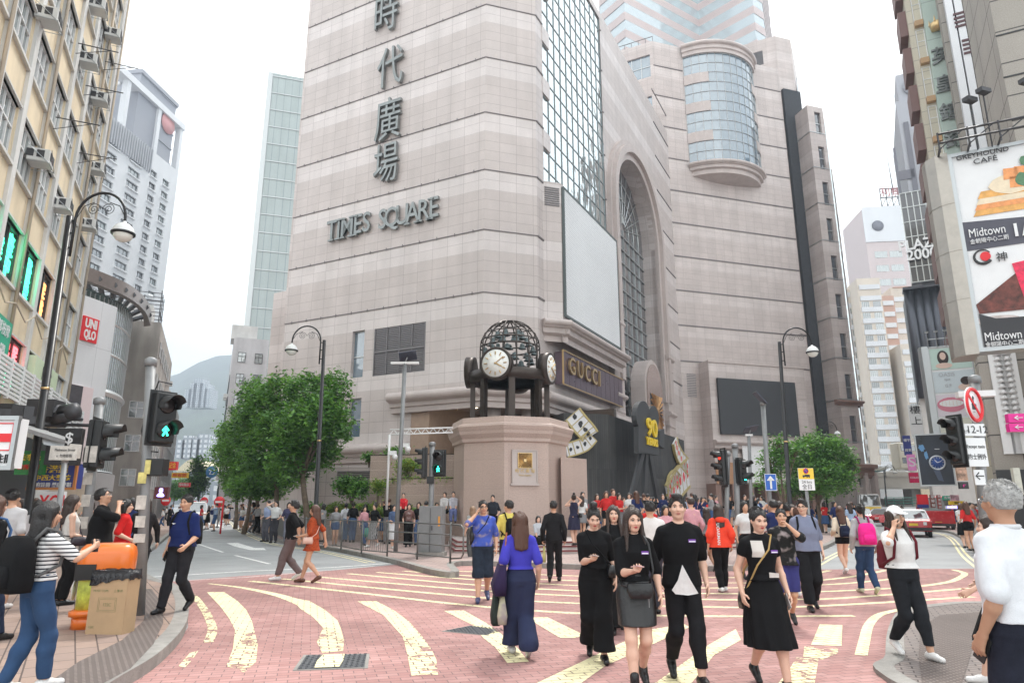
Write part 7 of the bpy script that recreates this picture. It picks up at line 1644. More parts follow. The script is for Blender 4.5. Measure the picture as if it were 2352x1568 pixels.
#vehicles
M_tred=mat('taxi_red',(.52,.012,.02),.25,coat=.6,var=.05);M_silv=mat('taxi_silver',(.60,.61,.63),.25,.3,coat=.6);M_tyre=mat('tyre',(.02,.02,.02),.85);M_rim=mat('wheel_rim',(.4,.4,.42),.35,.8)
M_wing=glass_mat('vehicle_glass',(.05,.065,.07));M_tail=mat('tail_lamp',(.45,.015,.01),.25);M_wv=mat('vehicle_white',(.72,.72,.70),.3,coat=.5);M_plt=mat('plate_yellow',(.80,.55,.04),.5);M_blp=mat('bumper_black',(.03,.03,.032),.6)
def vehicle(name,lab,loc,rz,L_,W_,prof,cab,body_m,roof_m,cat,wheel=.31,lower=.62):
 """prof: side outline (x,z) of the body; cab: (x0,x1,x2,x3,z0,z1) glasshouse; faces +x"""
 r=empty(name,lab,cat,loc,rz);mb=MB()
 def sec(x0,z,y):return None
 n=len(prof);vs=[]
 for y,k in((-W_/2,1),(-W_/2+.06,0),(W_/2-.06,0),(W_/2,1)):
  for(x,z)in prof:vs.append((x*(.985 if k else 1),y,z+(-.03 if k and z>.5 else(.03 if k else 0))))
 fs=[(j*n+i,j*n+(i+1)%n,(j+1)*n+(i+1)%n,(j+1)*n+i)for j in range(3)for i in range(n)]+[tuple(range(n)),tuple(reversed(range(3*n,4*n)))]
 mb.add(vs,fs);P('body',mb,body_m,r,bevel=.02)
 x0,x1,x2,x3,z0,z1=cab;a=W_/2-.07;b=W_/2-.2
 V=[(x0,-a,z0),(x3,-a,z0),(x3,a,z0),(x0,a,z0),(x1,-b,z1),(x2,-b,z1),(x2,b,z1),(x1,b,z1)]
 mb=MB();mb.add(V,[(0,1,5,4),(1,2,6,5),(2,3,7,6),(3,0,4,7)]);P('windows',mb,M_wing,r)
 mb=MB();mb.add([(x1-.04,-b-.02,z1-.02),(x2+.04,-b-.02,z1-.02),(x2+.04,b+.02,z1-.02),(x1-.04,b+.02,z1-.02),(x1+.12,-b+.1,z1+.05),(x2-.12,-b+.1,z1+.05),(x2-.12,b-.1,z1+.05),(x1+.12,b-.1,z1+.05)],[(0,1,5,4),(1,2,6,5),(2,3,7,6),(3,0,4,7),(4,5,6,7),(3,2,1,0)])
 for(p,q)in(((x0,a,z0),(x1,b,z1)),((x3,a,z0),(x2,b,z1)),(((x0+x3)/2,a,z0),((x1+x2)/2,b,z1))):
  for s in(-1,1):mb.tube([(p[0],s*p[1],p[2]),(q[0],s*q[1],q[2])],.045,5)
 P('roof',mb,roof_m,r)
 for x in(-L_*.31,L_*.31):
  for s in(-1,1):
   mb=MB();mb.lathe((x,s*(W_/2-.1),wheel),[(wheel*.7,-.1),(wheel,-.09),(wheel,.09),(wheel*.7,.1)],18,0,Matrix.Rotation(R(90),4,'X'));w_=P('wheel',mb,M_tyre,r);mb=MB();mb.lathe((x,s*(W_/2-.1),wheel),[(wheel*.6,-.112),(wheel*.6,.112)],12,0,Matrix.Rotation(R(90),4,'X'));P('rim',mb,M_rim,w_)
 for s in(-1,1):
  mb=MB();mb.box((-L_/2+.02,s*(W_/2-.2),lower+.1),(.06,.3,.16));P('tail_lamp',mb,M_tail,r);mb=MB();mb.box((L_/2-.02,s*(W_/2-.22),lower+.05),(.06,.3,.16));P('headlight',mb,M_globe,r)
 for x in(-1,1):mb=MB();mb.box((x*(L_/2-.03),0,lower-.18),(.16,W_*.99,.16));P('bumper',mb,M_blp,r);mb=MB();mb.box((x*(L_/2+.02),0,lower+.06),(.02,.42,.13));P('number_plate',mb,M_plt if x<0 else M_whs,r)
 return r
SED=[(-2.25,.32),(-2.3,.55),(-2.27,.86),(-2.1,.96),(-1.3,1.0),(1.1,.98),(2.0,.86),(2.25,.72),(2.3,.5),(2.22,.3)]
def taxi(lab,loc,rz,tag_=True):
 r=vehicle('taxi',lab,loc,rz,4.6,1.72,SED,(-1.75,-1.2,.45,1.15,.96,1.42),M_tred,M_silv,'taxi');mb=MB();mb.box((-.3,0,1.53),(.2,.6,.14));P('roof_sign',mb,M_whs,r)
 mb=MB();mb.lathe((-2.31,.5,.72),[(.13,0),(.13,.01)],14,0,Matrix.Rotation(R(-90),4,'Y'));P('door_emblem',mb,M_green,r);mb=MB();mb.box((-2.31,-.55,.74),(.01,.16,.16));P('seat_label',mb,M_whs,r);return r
hd=math.atan2(1,.5206);g=G(2149,1234);taxi('red taxi with silver roof seen from behind on the right street',(g.x,g.y+2.1,0),hd)
taxi('red taxi crossing beyond the pink backpack woman, seen from the side',(XH(2028,62),62,0),hd+R(150));taxi('red taxi partly hidden at the left of the white light bus',(XH(1976,62),62,0),hd)
taxi('white and red taxi coming towards the camera on the left street',(XH(418,66),66,0),R(-66));
VAN=[(-2.4,.35),(-2.45,.6),(-2.42,1.15),(2.1,1.15),(2.4,.95),(2.45,.5),(2.35,.3)]
vehicle('van','white van facing the camera at the end of the left street',(XH(452,64),64,0),R(-66),4.9,1.85,VAN,(-2.38,-2.2,1.35,2.05,1.12,2.0),M_wv,M_wv,'van');vehicle('van','white van behind the taxi on the left street',(XH(428,84),84,0),R(-66),4.9,1.85,VAN,(-2.38,-2.2,1.35,2.05,1.12,2.0),M_wv,M_wv,'van')
BUSP=[(-3.2,.4),(-3.25,.8),(-3.22,1.35),(3.1,1.35),(3.25,1.0),(3.25,.5),(3.1,.35)]
r=vehicle('red_minibus','dark red minibus with a red roof just ahead of the nearest taxi',(XH(2143,50),50,0),hd,6.4,1.95,BUSP,(-3.18,-3.05,2.6,3.0,1.3,2.25),M_tred,M_tred,'minibus')
LB=[(-4,.4),(-4.05,1.2),(-4.0,1.75),(3.9,1.75),(4.05,1.2),(4.0,.4)]
r=vehicle('light_bus','white light bus with yellow and red stripe and big rear window',(XH(1994,84),84,0),hd+R(4),8,2.35,LB,(-4.0,-3.85,3.5,3.85,1.7,2.95),M_wv,M_wv,'bus',.42,.9)
mb=MB();mb.box((-4.06,0,1.45),(.03,2.2,.3));P('yellow_stripe',mb,M_yels,r);mb=MB();mb.box((-4.06,0,1.1),(.035,2.2,.28));P('red_stripe',mb,M_reds,r)
bz=AT(2150,1163,Yf-8).z;r=empty('double_deck_bus','cream double-deck bus on the flyover ramp behind the watch billboard','bus',(XH(2152,Yf-5.5),Yf-5.5,zr0+.25));mb=MB();mb.box((0,0,2.1),(10.8,2.4,3.9));P('body',mb,mat('bus_cream',(.62,.56,.44),.35,var=.04),r,bevel=.15)
for z in(1.35,3.2):mb=MB();mb.box((0,-1.22,z),(9.9,.06,.85));w_=P('window_row',mb,M_wing,r);mb=MB();[mb.box((-4.2+k*1.4,-1.26,z),(.07,.04,.85))for k in range(7)];P('window_bars',mb,MATS['bus_cream'],w_)
for x in(-3.4,3.2):mb=MB();mb.lathe((x,-1.1,.35),[(.45,-.1),(.45,.12)],16,0,Matrix.Rotation(R(90),4,'X'));P('wheel',mb,M_tyre,r)
vehicle('car','silver car driving over the flyover',(XH(2062,Yf+2),Yf+2,zd+.02),R(180),4.6,1.8,SED,(-1.75,-1.1,.45,1.15,.96,1.45),M_silv,M_silv,'car');vehicle('van','dark green van on the flyover ahead of the silver car',(XH(2034,Yf+5),Yf+5,zd+.02),R(180),4.9,1.85,VAN,(-2.38,-2.2,1.35,2.05,1.12,2.0),mat('dark_green_paint',(.04,.09,.08),.3,coat=.5),M_silv,'van')
c=Vector((XH(2246,33),33,.13));r=empty('pushchair','red pushchair on the right hand pavement near the taxi','pushchair',c);mb=MB();mb.tube([(-.25,0,.1),(.25,0,1.0)],.02,5);mb.tube([(.25,0,.1),(-.2,0,.7)],.02,5);mb.tube([(-.25,.4,.1),(.25,.4,1.0)],.02,5);mb.tube([(.25,.4,.1),(-.2,.4,.7)],.02,5);mb.tube([(.25,0,1),(.25,.4,1)],.02,5);P('frame',mb,M_drk,r)
mb=MB();mb.box((0,.2,.5),(.4,.38,.12));mb.box((.15,.2,.75),(.1,.38,.5));mb.ball((0,.2,.95),(.26,.22,.16),12,6);P('seat',mb,M_tred,r)
for x in(-.26,.26):
 for y in(0,.4):mb=MB();mb.lathe((x,y,.1),[(.1,-.02),(.1,.02)],12,0,Matrix.Rotation(R(90),4,'X'));P('wheel',mb,M_tyre,r)
 #people
class SDF:
 """distance field on a grid; smooth unions of limbs, then one continuous surface"""
 def __init__(s,lo,hi,h):
  s.lo=np.array(lo,'f');s.h=h;n=np.ceil((np.array(hi)-s.lo)/h).astype(int)+1
  s.ax=[(s.lo[i]+h*np.arange(n[i])).astype('f')for i in range(3)];s.F=np.full(n,.3,'f');s.T=None
 def put(s,c,rad,fn,k=.02,op='u',lc=None):
  if s.T is not None:c=s.T@Vector(c)
  sl=[];m=rad+k+2.5*s.h
  for i in range(3):
   a=int(max(0,math.floor((c[i]-m-s.lo[i])/s.h)));b=int(min(len(s.ax[i]),math.ceil((c[i]+m-s.lo[i])/s.h)+1))
   if b<=a:return
   sl.append(slice(a,b))
  X_,Y_,Z_=s.ax[0][sl[0]][:,None,None],s.ax[1][sl[1]][None,:,None],s.ax[2][sl[2]][None,None,:]
  if s.T is not None:
   I=s.TI;x=I[0][0]*X_+I[0][1]*Y_+I[0][2]*Z_+I[0][3];y=I[1][0]*X_+I[1][1]*Y_+I[1][2]*Z_+I[1][3];z=I[2][0]*X_+I[2][1]*Y_+I[2][2]*Z_+I[2][3];X_,Y_,Z_=x,y,z
  d=fn(X_,Y_,Z_);A=s.F[tuple(sl)]
  if op=='u':hh=np.clip(.5+.5*(d-A)/k,0,1);s.F[tuple(sl)]=d+(A-d)*hh-k*hh*(1-hh)
  elif op=='s':s.F[tuple(sl)]=np.maximum(A,-d)
  else:s.F[tuple(sl)]=np.maximum(A,d)
 def set(s,M4):s.T=M4;s.TI=M4.inverted()if M4 is not None else None
 def seg(s,a,b,ra,rb,k=.02,fl=1.0):
  a=np.array(a,'f');b=np.array(b,'f');ba=b-a;L2=float(ba@ba)+1e-9
  def fn(x,y,z):
   px,py,pz=x-a[0],y-a[1],z-a[2];t=np.clip((px*ba[0]+py*ba[1]+pz*ba[2])/L2,0,1)
   return np.sqrt((px-t*ba[0])**2+((py-t*ba[1])/fl)**2+(pz-t*ba[2])**2)-(ra+(rb-ra)*t)
  s.put((a+b)/2,math.sqrt(L2)/2+max(ra,rb)*max(1,fl),fn,k)
 def ell(s,c,r,k=.02,op='u'):
  c=[float(q)for q in c];m=min(r)
  s.put(c,max(r),lambda x,y,z:(np.sqrt(((x-c[0])/r[0])**2+((y-c[1])/r[1])**2+((z-c[2])/r[2])**2)-1)*m,k,op)
 def stack(s,secs,k=.02,p=2.3,fold=0.0,nf=9,z_cut=True):
  """secs [(z, a, b, cy)] rising"""
  S=np.array([q if len(q)==4 else(*q,0)for q in secs],'f');z0,z1=S[0,0],S[-1,0]
  def fn(x,y,z):
   a=np.interp(z,S[:,0],S[:,1]);b=np.interp(z,S[:,0],S[:,2]);cy=np.interp(z,S[:,0],S[:,3]);yy=y-cy
   if fold:
    th=np.arctan2(yy/b,x/a);g=1+fold*np.sin(nf*th+1.3*np.sin(2*th))*np.clip((z1-z)/(z1-z0),0,1);a=a*g;b=b*g
   r=(np.abs(x/a)**p+np.abs(yy/b)**p)**(1/p);d=(r-1)*np.minimum(a,b);return np.maximum(d,np.maximum(z-z1,z0-z))
  c=((0,float(S[:,3].mean()),float((z0+z1)/2)));s.put(c,max(float(z1-z0)/2,float(S[:,1].max())*(1+fold)+.12),fn,k)
 def wrinkle(s,amp,seed=1,f=26,zs=.6):
  r=np.random.RandomState(seed);N=0
  for i in range(6):
   d=r.normal(size=3);d[2]*=1/zs;d*=f*r.uniform(.5,1.3)/np.linalg.norm(d);N=N+np.sin(d[0]*s.ax[0][:,None,None]+d[1]*s.ax[1][None,:,None]+d[2]*s.ax[2][None,None,:]+r.uniform(0,6))
  s.F+=(amp*N/2.2).astype('f')
 def mesh(s,name,m,par):
  F=s.F;F[0]=F[-1]=.1;F[:,0]=F[:,-1]=.1;F[:,:,0]=F[:,:,-1]=.1
  S=F<0;C=sum(S[i:S.shape[0]-1+i,j:S.shape[1]-1+j,k:S.shape[2]-1+k].astype('i1')for i in(0,1)for j in(0,1)for k in(0,1))
  ix,iy,iz=np.nonzero((C>0)&(C<8));n=len(ix);idx=np.full(C.shape,-1,'i4');idx[ix,iy,iz]=np.arange(n);acc=np.zeros((n,3),'f');cnt=np.zeros(n,'f')
  for ax in range(3):
   o1,o2=[q for q in range(3)if q!=ax]
   for a in(0,1):
    for b in(0,1):
     p=[0,0,0];p[o1]=a;p[o2]=b;q=list(p);q[ax]=1
     fa=F[ix+p[0],iy+p[1],iz+p[2]];fb=F[ix+q[0],iy+q[1],iz+q[2]];m_=(fa<0)!=(fb<0);t=np.where(m_,fa/np.where(m_,fa-fb,1),0)
     w=m_.astype('f');cnt+=w
     for d in range(3):acc[:,d]+=w*(p[d]+(t if d==ax else 0))
  V=(np.stack([ix,iy,iz],1)+acc/cnt[:,None])*s.h+s.lo;Q=[]
  for ax in range(3):
   A=np.take(S,range(S.shape[ax]-1),ax);B=np.take(S,range(1,S.shape[ax]),ax);e=np.nonzero(A!=B);o1,o2=[q for q in range(3)if q!=ax];ins=A[e];g=[np.array(q)for q in e]
   def cell(d1,d2):h=list(g);h[o1]=g[o1]-d1;h[o2]=g[o2]-d2;return idx[h[0],h[1],h[2]]
   q=np.stack([cell(1,1),cell(0,1),cell(0,0),cell(1,0)],1);fl=ins if ax!=1 else~ins;q[~fl]=q[~fl][:,::-1];Q.append(q)
  Q=np.concatenate(Q);me=bpy.data.meshes.new(name);me.vertices.add(n);me.vertices.foreach_set('co',V.ravel().astype('f'));N=len(Q);me.loops.add(N*4);me.loops.foreach_set('vertex_index',Q.ravel().astype('i'));me.polygons.add(N);me.polygons.foreach_set('loop_start',np.arange(N)*4);me.polygons.foreach_set('use_smooth',np.ones(N,bool))
  me.materials.append(m);me.update(calc_edges=True);o=bpy.data.objects.new(name,me);COL.objects.link(o);o.parent=par;return o
def ik(a,c,l1,l2,pole):
 a,c,pole=Vector(a),Vector(c),Vector(pole);d=c-a;L_=min(d.length,(l1+l2)*.998);d.normalize();c=a+d*L_;x=(l1*l1-l2*l2+L_*L_)/(2*L_);h=math.sqrt(max(0,l1*l1-x*x));p=pole-d*pole.dot(d);p.normalize();return a+d*x+p*h,c
SKIN=[mat('skin_light',(.68,.42,.31),.5,var=.05,vscale=12),mat('skin_mid',(.58,.33,.22),.5,var=.05,vscale=12),mat('skin_tan',(.45,.24,.15),.5,var=.06,vscale=12)]
HAIRM={'black':mat('hair_black',(.012,.010,.010),.38,bump=.6,bscale=90),'brown':mat('hair_brown',(.085,.035,.02),.4,bump=.6,bscale=90),'dark':mat('hair_dark_brown',(.035,.02,.015),.38,bump=.6,bscale=90),'grey':mat('hair_grey',(.38,.37,.36),.5,var=.35,vscale=40,bump=1,bscale=70),'fair':mat('hair_fair',(.28,.17,.10),.4,bump=.6,bscale=90)}
def cloth(col,pat=None):
 nm='cloth_%02x%02x%02x_%s'%(*[int(c*255)for c in col],pat or 'plain')
 if nm in MATS:return MATS[nm]
 m=mat(nm,col,.88 if pat!='leather' else .32,var=.10 if max(col)>.05 else .3,vscale=9,bump=.35,bscale=240 if pat!='leather' else 30)
 n=m.node_tree;b=n.nodes['Principled BSDF'];b.inputs['Specular IOR Level'].default_value=.18 if pat!='leather' else .5
 if pat=='panel':
  t=n.nodes.new('ShaderNodeTexCoord');sp_=n.nodes.new('ShaderNodeSeparateXYZ');n.links.new(t.outputs['Object'],sp_.inputs[0]);cur=None
  for(ax,op,v)in((0,'GREATER_THAN',.012),(0,'LESS_THAN',.125),(2,'GREATER_THAN',1.225),(2,'LESS_THAN',1.385),(1,'GREATER_THAN',0)):
   q=n.nodes.new('ShaderNodeMath');q.operation=op;q.inputs[1].default_value=v;n.links.new(sp_.outputs[ax],q.inputs[0])
   if cur:w=n.nodes.new('ShaderNodeMath');w.operation='MULTIPLY';n.links.new(cur,w.inputs[0]);n.links.new(q.outputs[0],w.inputs[1]);cur=w.outputs[0]
   else:cur=q.outputs[0]
  x=n.nodes.new('ShaderNodeMix');x.data_type='RGBA';n.links.new(cur,x.inputs[0]);n.links.new(b.inputs['Base Color'].links[0].from_socket,x.inputs[6]);x.inputs[7].default_value=(.62,.58,.54,1);n.links.new(x.outputs[2],b.inputs['Base Color'])
 if pat in('stripe','floral','vstripe','tie'):
  t=n.nodes.new('ShaderNodeTexCoord');x=n.nodes.new('ShaderNodeMix');x.data_type='RGBA';r=n.nodes.new('ShaderNodeValToRGB');r.color_ramp.interpolation='CONSTANT' if pat!='tie' else 'LINEAR'
  if pat in('stripe','vstripe'):w=n.nodes.new('ShaderNodeTexWave');w.bands_direction='Z' if pat=='stripe' else 'X';w.inputs['Scale'].default_value=8.5 if pat=='stripe' else 12;c2=(.02,.02,.03);r.color_ramp.elements[1].position=.72
  elif pat=='tie':w=n.nodes.new('ShaderNodeTexNoise');w.inputs['Scale'].default_value=7;c2=(.35,.30,.30);r.color_ramp.elements[0].position=.5;r.color_ramp.elements[1].position=.7
  else:w=n.nodes.new('ShaderNodeTexVoronoi');w.inputs['Scale'].default_value=42;c2=(.06,.02,.015);r.color_ramp.elements[1].position=.30
  n.links.new(t.outputs['Object'],w.inputs['Vector']);n.links.new(w.outputs[0],r.inputs[0]);n.links.new(r.outputs[0],x.inputs[0])
  src=b.inputs['Base Color'].links[0].from_socket;c2s=x.inputs[7];c1s=x.inputs[6]
  if pat=='floral':n.links.new(src,x.inputs[7]);x.inputs[6].default_value=(*c2,1)
  else:n.links.new(src,x.inputs[6]);x.inputs[7].default_value=(*c2,1)
  n.links.new(x.outputs[2],b.inputs['Base Color'])
 return m
BLK=(.008,.008,.009);WHT=(.72,.71,.70);NAVY=(.012,.02,.075);GRY=(.30,.30,.31)
ARM={'down':(.235,.03,.88),'swing_f':(.22,.24,.96),'swing_b':(.25,-.22,.90),'phone':(.06,.30,1.12),'phone2':(.10,.26,1.02),'ear':(.135,.14,1.47),'mouth':(.06,.22,1.46),'cup':(.20,.36,1.27),'head':(.13,.04,1.62),'hip':(.21,.12,1.0),'carry':(.25,.0,.88),'lap':(.08,.34,.78),'cam':(.06,.22,1.52)}
LEG={'walkr':((.22,.01,0),(-.20,.09,1)),'walkl':((-.20,.09,1),(.22,.01,0)),'step':((.14,0,0),(-.14,.02,.3)),'stand':((.02,0,0),(-.02,0,0))}
def make_person(lab,loc,face,H=1.7,sex='m',legs='stand',ra='down',la='down',hair='short',hc='black',top=BLK,bot=BLK,skin=0,z0=1.0,sl=.5,tw=.012,bt='pants',bz=.09,bw=.015,shoe=BLK,head=(0,0),res=.0095,lean=0.0,tp=None,bp=None,det=True,build=1.0,sd=1,neck=1.435,boots=0,group=None):
 s=H/1.7;r=empty('person',lab,'person',loc,R(face),group);r.scale=(s,s,s);f=sex=='f';fine=res<.015;K=build
 hw,sw=(.082,.142)if f else(.085,.163);hipz=.90;sit=legs=='sit';dz=0
 LG=LEG.get(legs,LEG['stand']);hips=[Vector((sx*hw,0,hipz))for sx in(1,-1)];kn=[];an=[]
 for i,sx in enumerate((1,-1)):
  if sit:c=Vector((sx*.09,.42,hipz-.40));k_,a_=ik(hips[i],c,.43,.40,(0,.6,1))
  else:c=Vector((sx*(.07 if f else .09),LG[i][0],.085+LG[i][1]));k_,a_=ik(hips[i]-Vector((0,0,.03)),c,.41,.395,(0,1,.05))
  kn.append(k_);an.append(a_)
 lo=(-.55,-.55,-.02);hi=(.55,.62,1.78)
 TS_=[(.84,.12,.09),(.88,.158*K,.108*K),(.95,.168*K,.112*K),(1.06,(.126 if f else .148)*K,(.088 if f else .105)*K),(1.18,(.134 if f else .158)*K,(.098 if f else .112)*K,.005),(1.28,(.144 if f else .168)*K,(.110 if f else .113),.012 if f else .005),(1.35,.134 if f else .155,.088,0),(1.40,.092 if f else .108,.068,-.005),(1.44,.055,.055,-.008)]
 if hi:B=SDF(lo,hi,res)
 def legs_(S,ex,zmin,k=.03,w=1.0,flare=0.0):
  for i in(0,1):
   t=S;h_,k2,a_=hips[i],kn[i],an[i];t.seg(h_-Vector((0,0,.02)),k2,.085*(K*.5+.5)+ex,.056+ex*w,k)
   if zmin<.45 or sit:
    e=a_;
    if zmin>.1 and not sit:f_=min(1,max(0,(k2.z-zmin)/max(.05,k2.z-a_.z)));e=k2.lerp(a_,f_)
    c_=k2.lerp(e,.35)+Vector((0,-.012,0));t.seg(k2,c_,.055+ex*w,.056+ex*w,k);t.seg(c_,e,.056+ex*w,.036+ex*w+flare,k)
 legs_(B,0,0);B.stack(TS_,.04)
 shp=[Vector((sx*sw,-.008,1.358))for sx in(1,-1)];[B.seg((sx*.05,-.008,1.425),(sx*(sw-.01),-.008,1.365),.035,.046,.03)for sx in(1,-1)];el=[];wr=[]
 for i,sx in enumerate((1,-1)):
  p=(ra,la)[i];c=ARM[p]if isinstance(p,str)else p;c=Vector((c[0]*sx,c[1],c[2]));pole=(sx*.9,.5,-1)if p in('ear','mouth','head','cam')else(sx*.35,-1,-.3)
  e,w_=ik(shp[i],c,.285,.25,pole);el.append(e);wr.append(w_);B.seg(shp[i],e,.045*(K*.5+.5),.035,.03);B.seg(e,e.lerp(w_,.3),.037,.038,.02);B.seg(e.lerp(w_,.3),w_,.038,.024,.02)
 hands=[]
 for i,sx in enumerate((1,-1)):
  p=(ra,la)[i];d=(wr[i]-el[i]).normalized();up=p in('ear','mouth','head','cup','cam','phone','phone2','lap')
  if p in('ear',):d=(d+Vector((0,-.1,.8))).normalized()
  nrm=Vector((-sx,0,0))if not up else(Vector((-sx,-.2,.1))if p in('ear','cup','mouth','head')else Vector((0,-.5,.8)))
  nrm=(nrm-d*nrm.dot(d)).normalized();sd_=d.cross(nrm).normalized();thumb=sd_ if sd_.dot(Vector((0,1,.3))if not up else Vector((-sx,0,.6)))>0 else-sd_
  pc=wr[i]+d*.05;
  for q in(-.022,0,.022):B.seg(wr[i]+d*.01+thumb*q*.6,wr[i]+d*.082+thumb*q,.016,.014,.014)
  cu=1.25 if p in('carry','ear','cup','phone','phone2','mouth','cam')else .55
  if fine:
   for j in range(4):
    b_=wr[i]+d*(.085-.004*abs(j-1))+thumb*(.030-.020*j);l_=(.036,.040,.037,.029)[j];c1=cu*(.5+.12*j);d1=(d*math.cos(c1)+nrm*math.sin(c1)).normalized();m_=b_+d1*l_;c2=c1+cu*.8;d2=(d*math.cos(c2)+nrm*math.sin(c2)).normalized()
    B.seg(b_,m_,.0095,.0088,.006);B.seg(m_,m_+d2*l_*.85,.0088,.0075,.004)
   t0=wr[i]+d*.028+thumb*.022;t1=t0+(d*.6+thumb*.65+nrm*.45).normalized()*.042;B.seg(t0,t1,.012,.0105,.008);B.seg(t1,t1+(d*.85+nrm*.5).normalized()*.032,.0105,.0085,.004)
  else:B.seg(wr[i]+d*.07,wr[i]+d*.12+nrm*.04,.02,.014,.01)
  hands.append((wr[i]+d*.085+nrm*.03,d,nrm,thumb))
 B.seg((0,-.01,1.42),(0,.0,1.52),.052 if not f else .045,.048 if not f else .042,.03);HM=Matrix.Translation((0,-.005,1.50))@Matrix.Rotation(R(head[0]),4,'Z')@Matrix.Rotation(R(head[1]),4,'X')@Matrix.Translation((0,.005,-1.50));B.set(HM)
 B.ell((0,-.012,1.605),(.075,.093,.094),.02);B.ell((0,.022,1.548),(.060,.068,.072),.025);B.ell((0,.052,1.500),(.030,.028,.022),.02)
 if fine:
  B.seg((0,.088,1.598),(0,.106,1.562),.008,.013,.012);B.ell((0,.090,1.558),(.021,.014,.010),.008)
  for sx in(1,-1):B.ell((sx*.030,.100,1.594),(.017,.014,.010),.01,'s');B.ell((sx*.036,.070,1.566),(.024,.022,.022),.02);B.seg((sx*.012,.088,1.614),(sx*.046,.074,1.616),.008,.007,.012);B.ell((sx*.076,-.002,1.580),(.008,.018,.028),.006)
  B.ell((0,.088,1.531),(.024,.010,.009),.008)
 B.set(None);B.mesh('body',SKIN[skin],r)
 def face_part(name,m,items):
  mb=MB()
  for c,q in items:mb.ball((0,0,0),q,10,6,0,Matrix.Translation(c));
  o=mb.build(name,m,r);o.matrix_local=HM;return o
 if det:
  o=face_part('eyes',mat('eye_white',(.62,.60,.58),.3),[((sx*.030,.0835,1.594),(.0125,.007,.0058))for sx in(1,-1)]);mb=MB()
  for sx in(1,-1):mb.ball((sx*.030,.0885,1.594),(.0055,.004,.0055),8,6);mb.tube([(sx*.017,.089,1.597),(sx*.030,.0925,1.6015),(sx*.044,.085,1.5975)],.0022,4)
  P('irises',mb,MATS['eye_white']if False else mat('iris_dark',(.015,.01,.01),.2),o)
  mb=MB();[mb.tube([(sx*.014,.094,1.613),(sx*.030,.0925,1.6185),(sx*.048,.078,1.613)],[.0032,.004,.002],5)for sx in(1,-1)];o=P('eyebrows',mb,HAIRM['black' if hc in('black','grey')else 'dark'],r);o.matrix_local=HM
  mb=MB();mb.tube([(-.024,.086,1.532),(-.008,.097,1.5345),(.008,.097,1.5345),(.024,.086,1.532)],[.002,.0052,.0052,.002],6);mb.tube([(-.022,.086,1.530),(0,.0955,1.5255),(.022,.086,1.530)],[.002,.0062,.002],6);o=P('lips',mb,mat('lips_red',(.42,.03,.04),.35)if f and det==2 else mat('lips_natural',(.46,.17,.14),.45),r);o.matrix_local=HM
 res2=res*1.15;zt=1.435
 if bt in('pants','shorts','culottes'):
  bw=max(bw,.013);C_=SDF((-.4,-.5,0),(.4,.62,1.12),res2);zc_=bz if not sit else 0;legs_(C_,bw,zc_,.03,1.3 if bt!='culottes' else 1.45,(.02 if bt=='culottes' else .0)+(bw*.6));C_.stack([(.84,.13,.10),(.88,.158*K+bw*.5,.110*K+bw*.5),(.95,.170*K+bw*.4,.114*K+bw*.4),(1.05,.135*K+.012,.098*K+.012)],.03);C_.wrinkle(.0048,sd,28)
  if not sit:Zg=C_.ax[2][None,None,:];C_.F=np.maximum(C_.F,np.maximum(bz-Zg,Zg-1.04)+0*C_.F)
  C_.mesh('trousers' if bt=='pants' else 'shorts' if bt=='shorts' else 'wide_trousers',cloth(bot,bp),r)
 elif bt in('skirt','dress'):
  C_=SDF((-.5,-.5,0),(.5,.5,1.2),res2);yc=(kn[0].y+kn[1].y)/2*(.6 if bz<.6 else .2);a1=bw
  C_.stack([(bz,.17+a1,.135+a1*.9+abs(LG[0][0])*.22,yc),(.80,.185+a1*.35,.135+a1*.3,0),(.93,.178,.122,0),(1.05,.135,.100,0),(1.12,.135,.098,0)],.01,2.1,.06 if a1>.03 else .012,11);[C_.seg(hips[i]-Vector((0,0,.02)),kn[i],.105,.082,.03)for i in(0,1)];[C_.seg(kn[i],kn[i].lerp(an[i],.6),.082,.07,.03)for i in(0,1)if bz<.45];C_.wrinkle(.003,sd,24);C_.F=np.maximum(C_.F,bz-C_.ax[2][None,None,:]);C_.mesh('skirt',cloth(bot,bp),r)
 T_=SDF((-.55,-.5,.5),(.55,.55,1.5),res2);tt=tw
 secs=[(z0,max(.150,.165*K if z0<1.0 else .140*K)+tt*1.6,.115*K+tt*1.5)]+[(z,a+tt,b+tt*(1.3 if z<1.25 else .9),*(c_ or(0,)))for(z,a,b,*c_)in TS_ if z>z0+.03 and z<1.44];secs[-1]=(neck+.012,.075 if neck>1.42 else .10,.068,-.005)
 T_.stack(secs,.02,2.3,.025 if tt>.014 else .012,7)
 if sl>0:
  for i,sx in enumerate((1,-1)):
   e,w_=el[i],wr[i];T_.seg((sx*.05,-.008,1.422),shp[i],.040+tt*.3,.054+tt*.4,.03);q=shp[i].lerp(e,min(1,sl/.55));T_.seg(shp[i],q,.054+tt*.4,.047+tt*(.9 if sl<.9 else .5),.02)
   if sl>.55:q2=e.lerp(w_,min(1,(sl-.55)/.45));T_.seg(e,q2,.047+tt*.5,.036+tt*.5,.02)
 else:[T_.seg((sx*.05,-.008,1.42),(sx*(sw-.03),-.008,1.375),.036,.048,.03)for sx in(1,-1)]
 T_.wrinkle(.0055,sd+5,24)
 Zg=T_.ax[2][None,None,:];T_.F=np.maximum(T_.F,z0-Zg-2*(np.abs(T_.ax[0][:,None,None])>sw-.0 if sl else 0));T_.mesh('top' if bt!='dress' else 'dress',cloth(top,tp),r)
 S_=SDF((-.3,-.6,-.03),(.3,.65,.6 if sit else .5),res2)
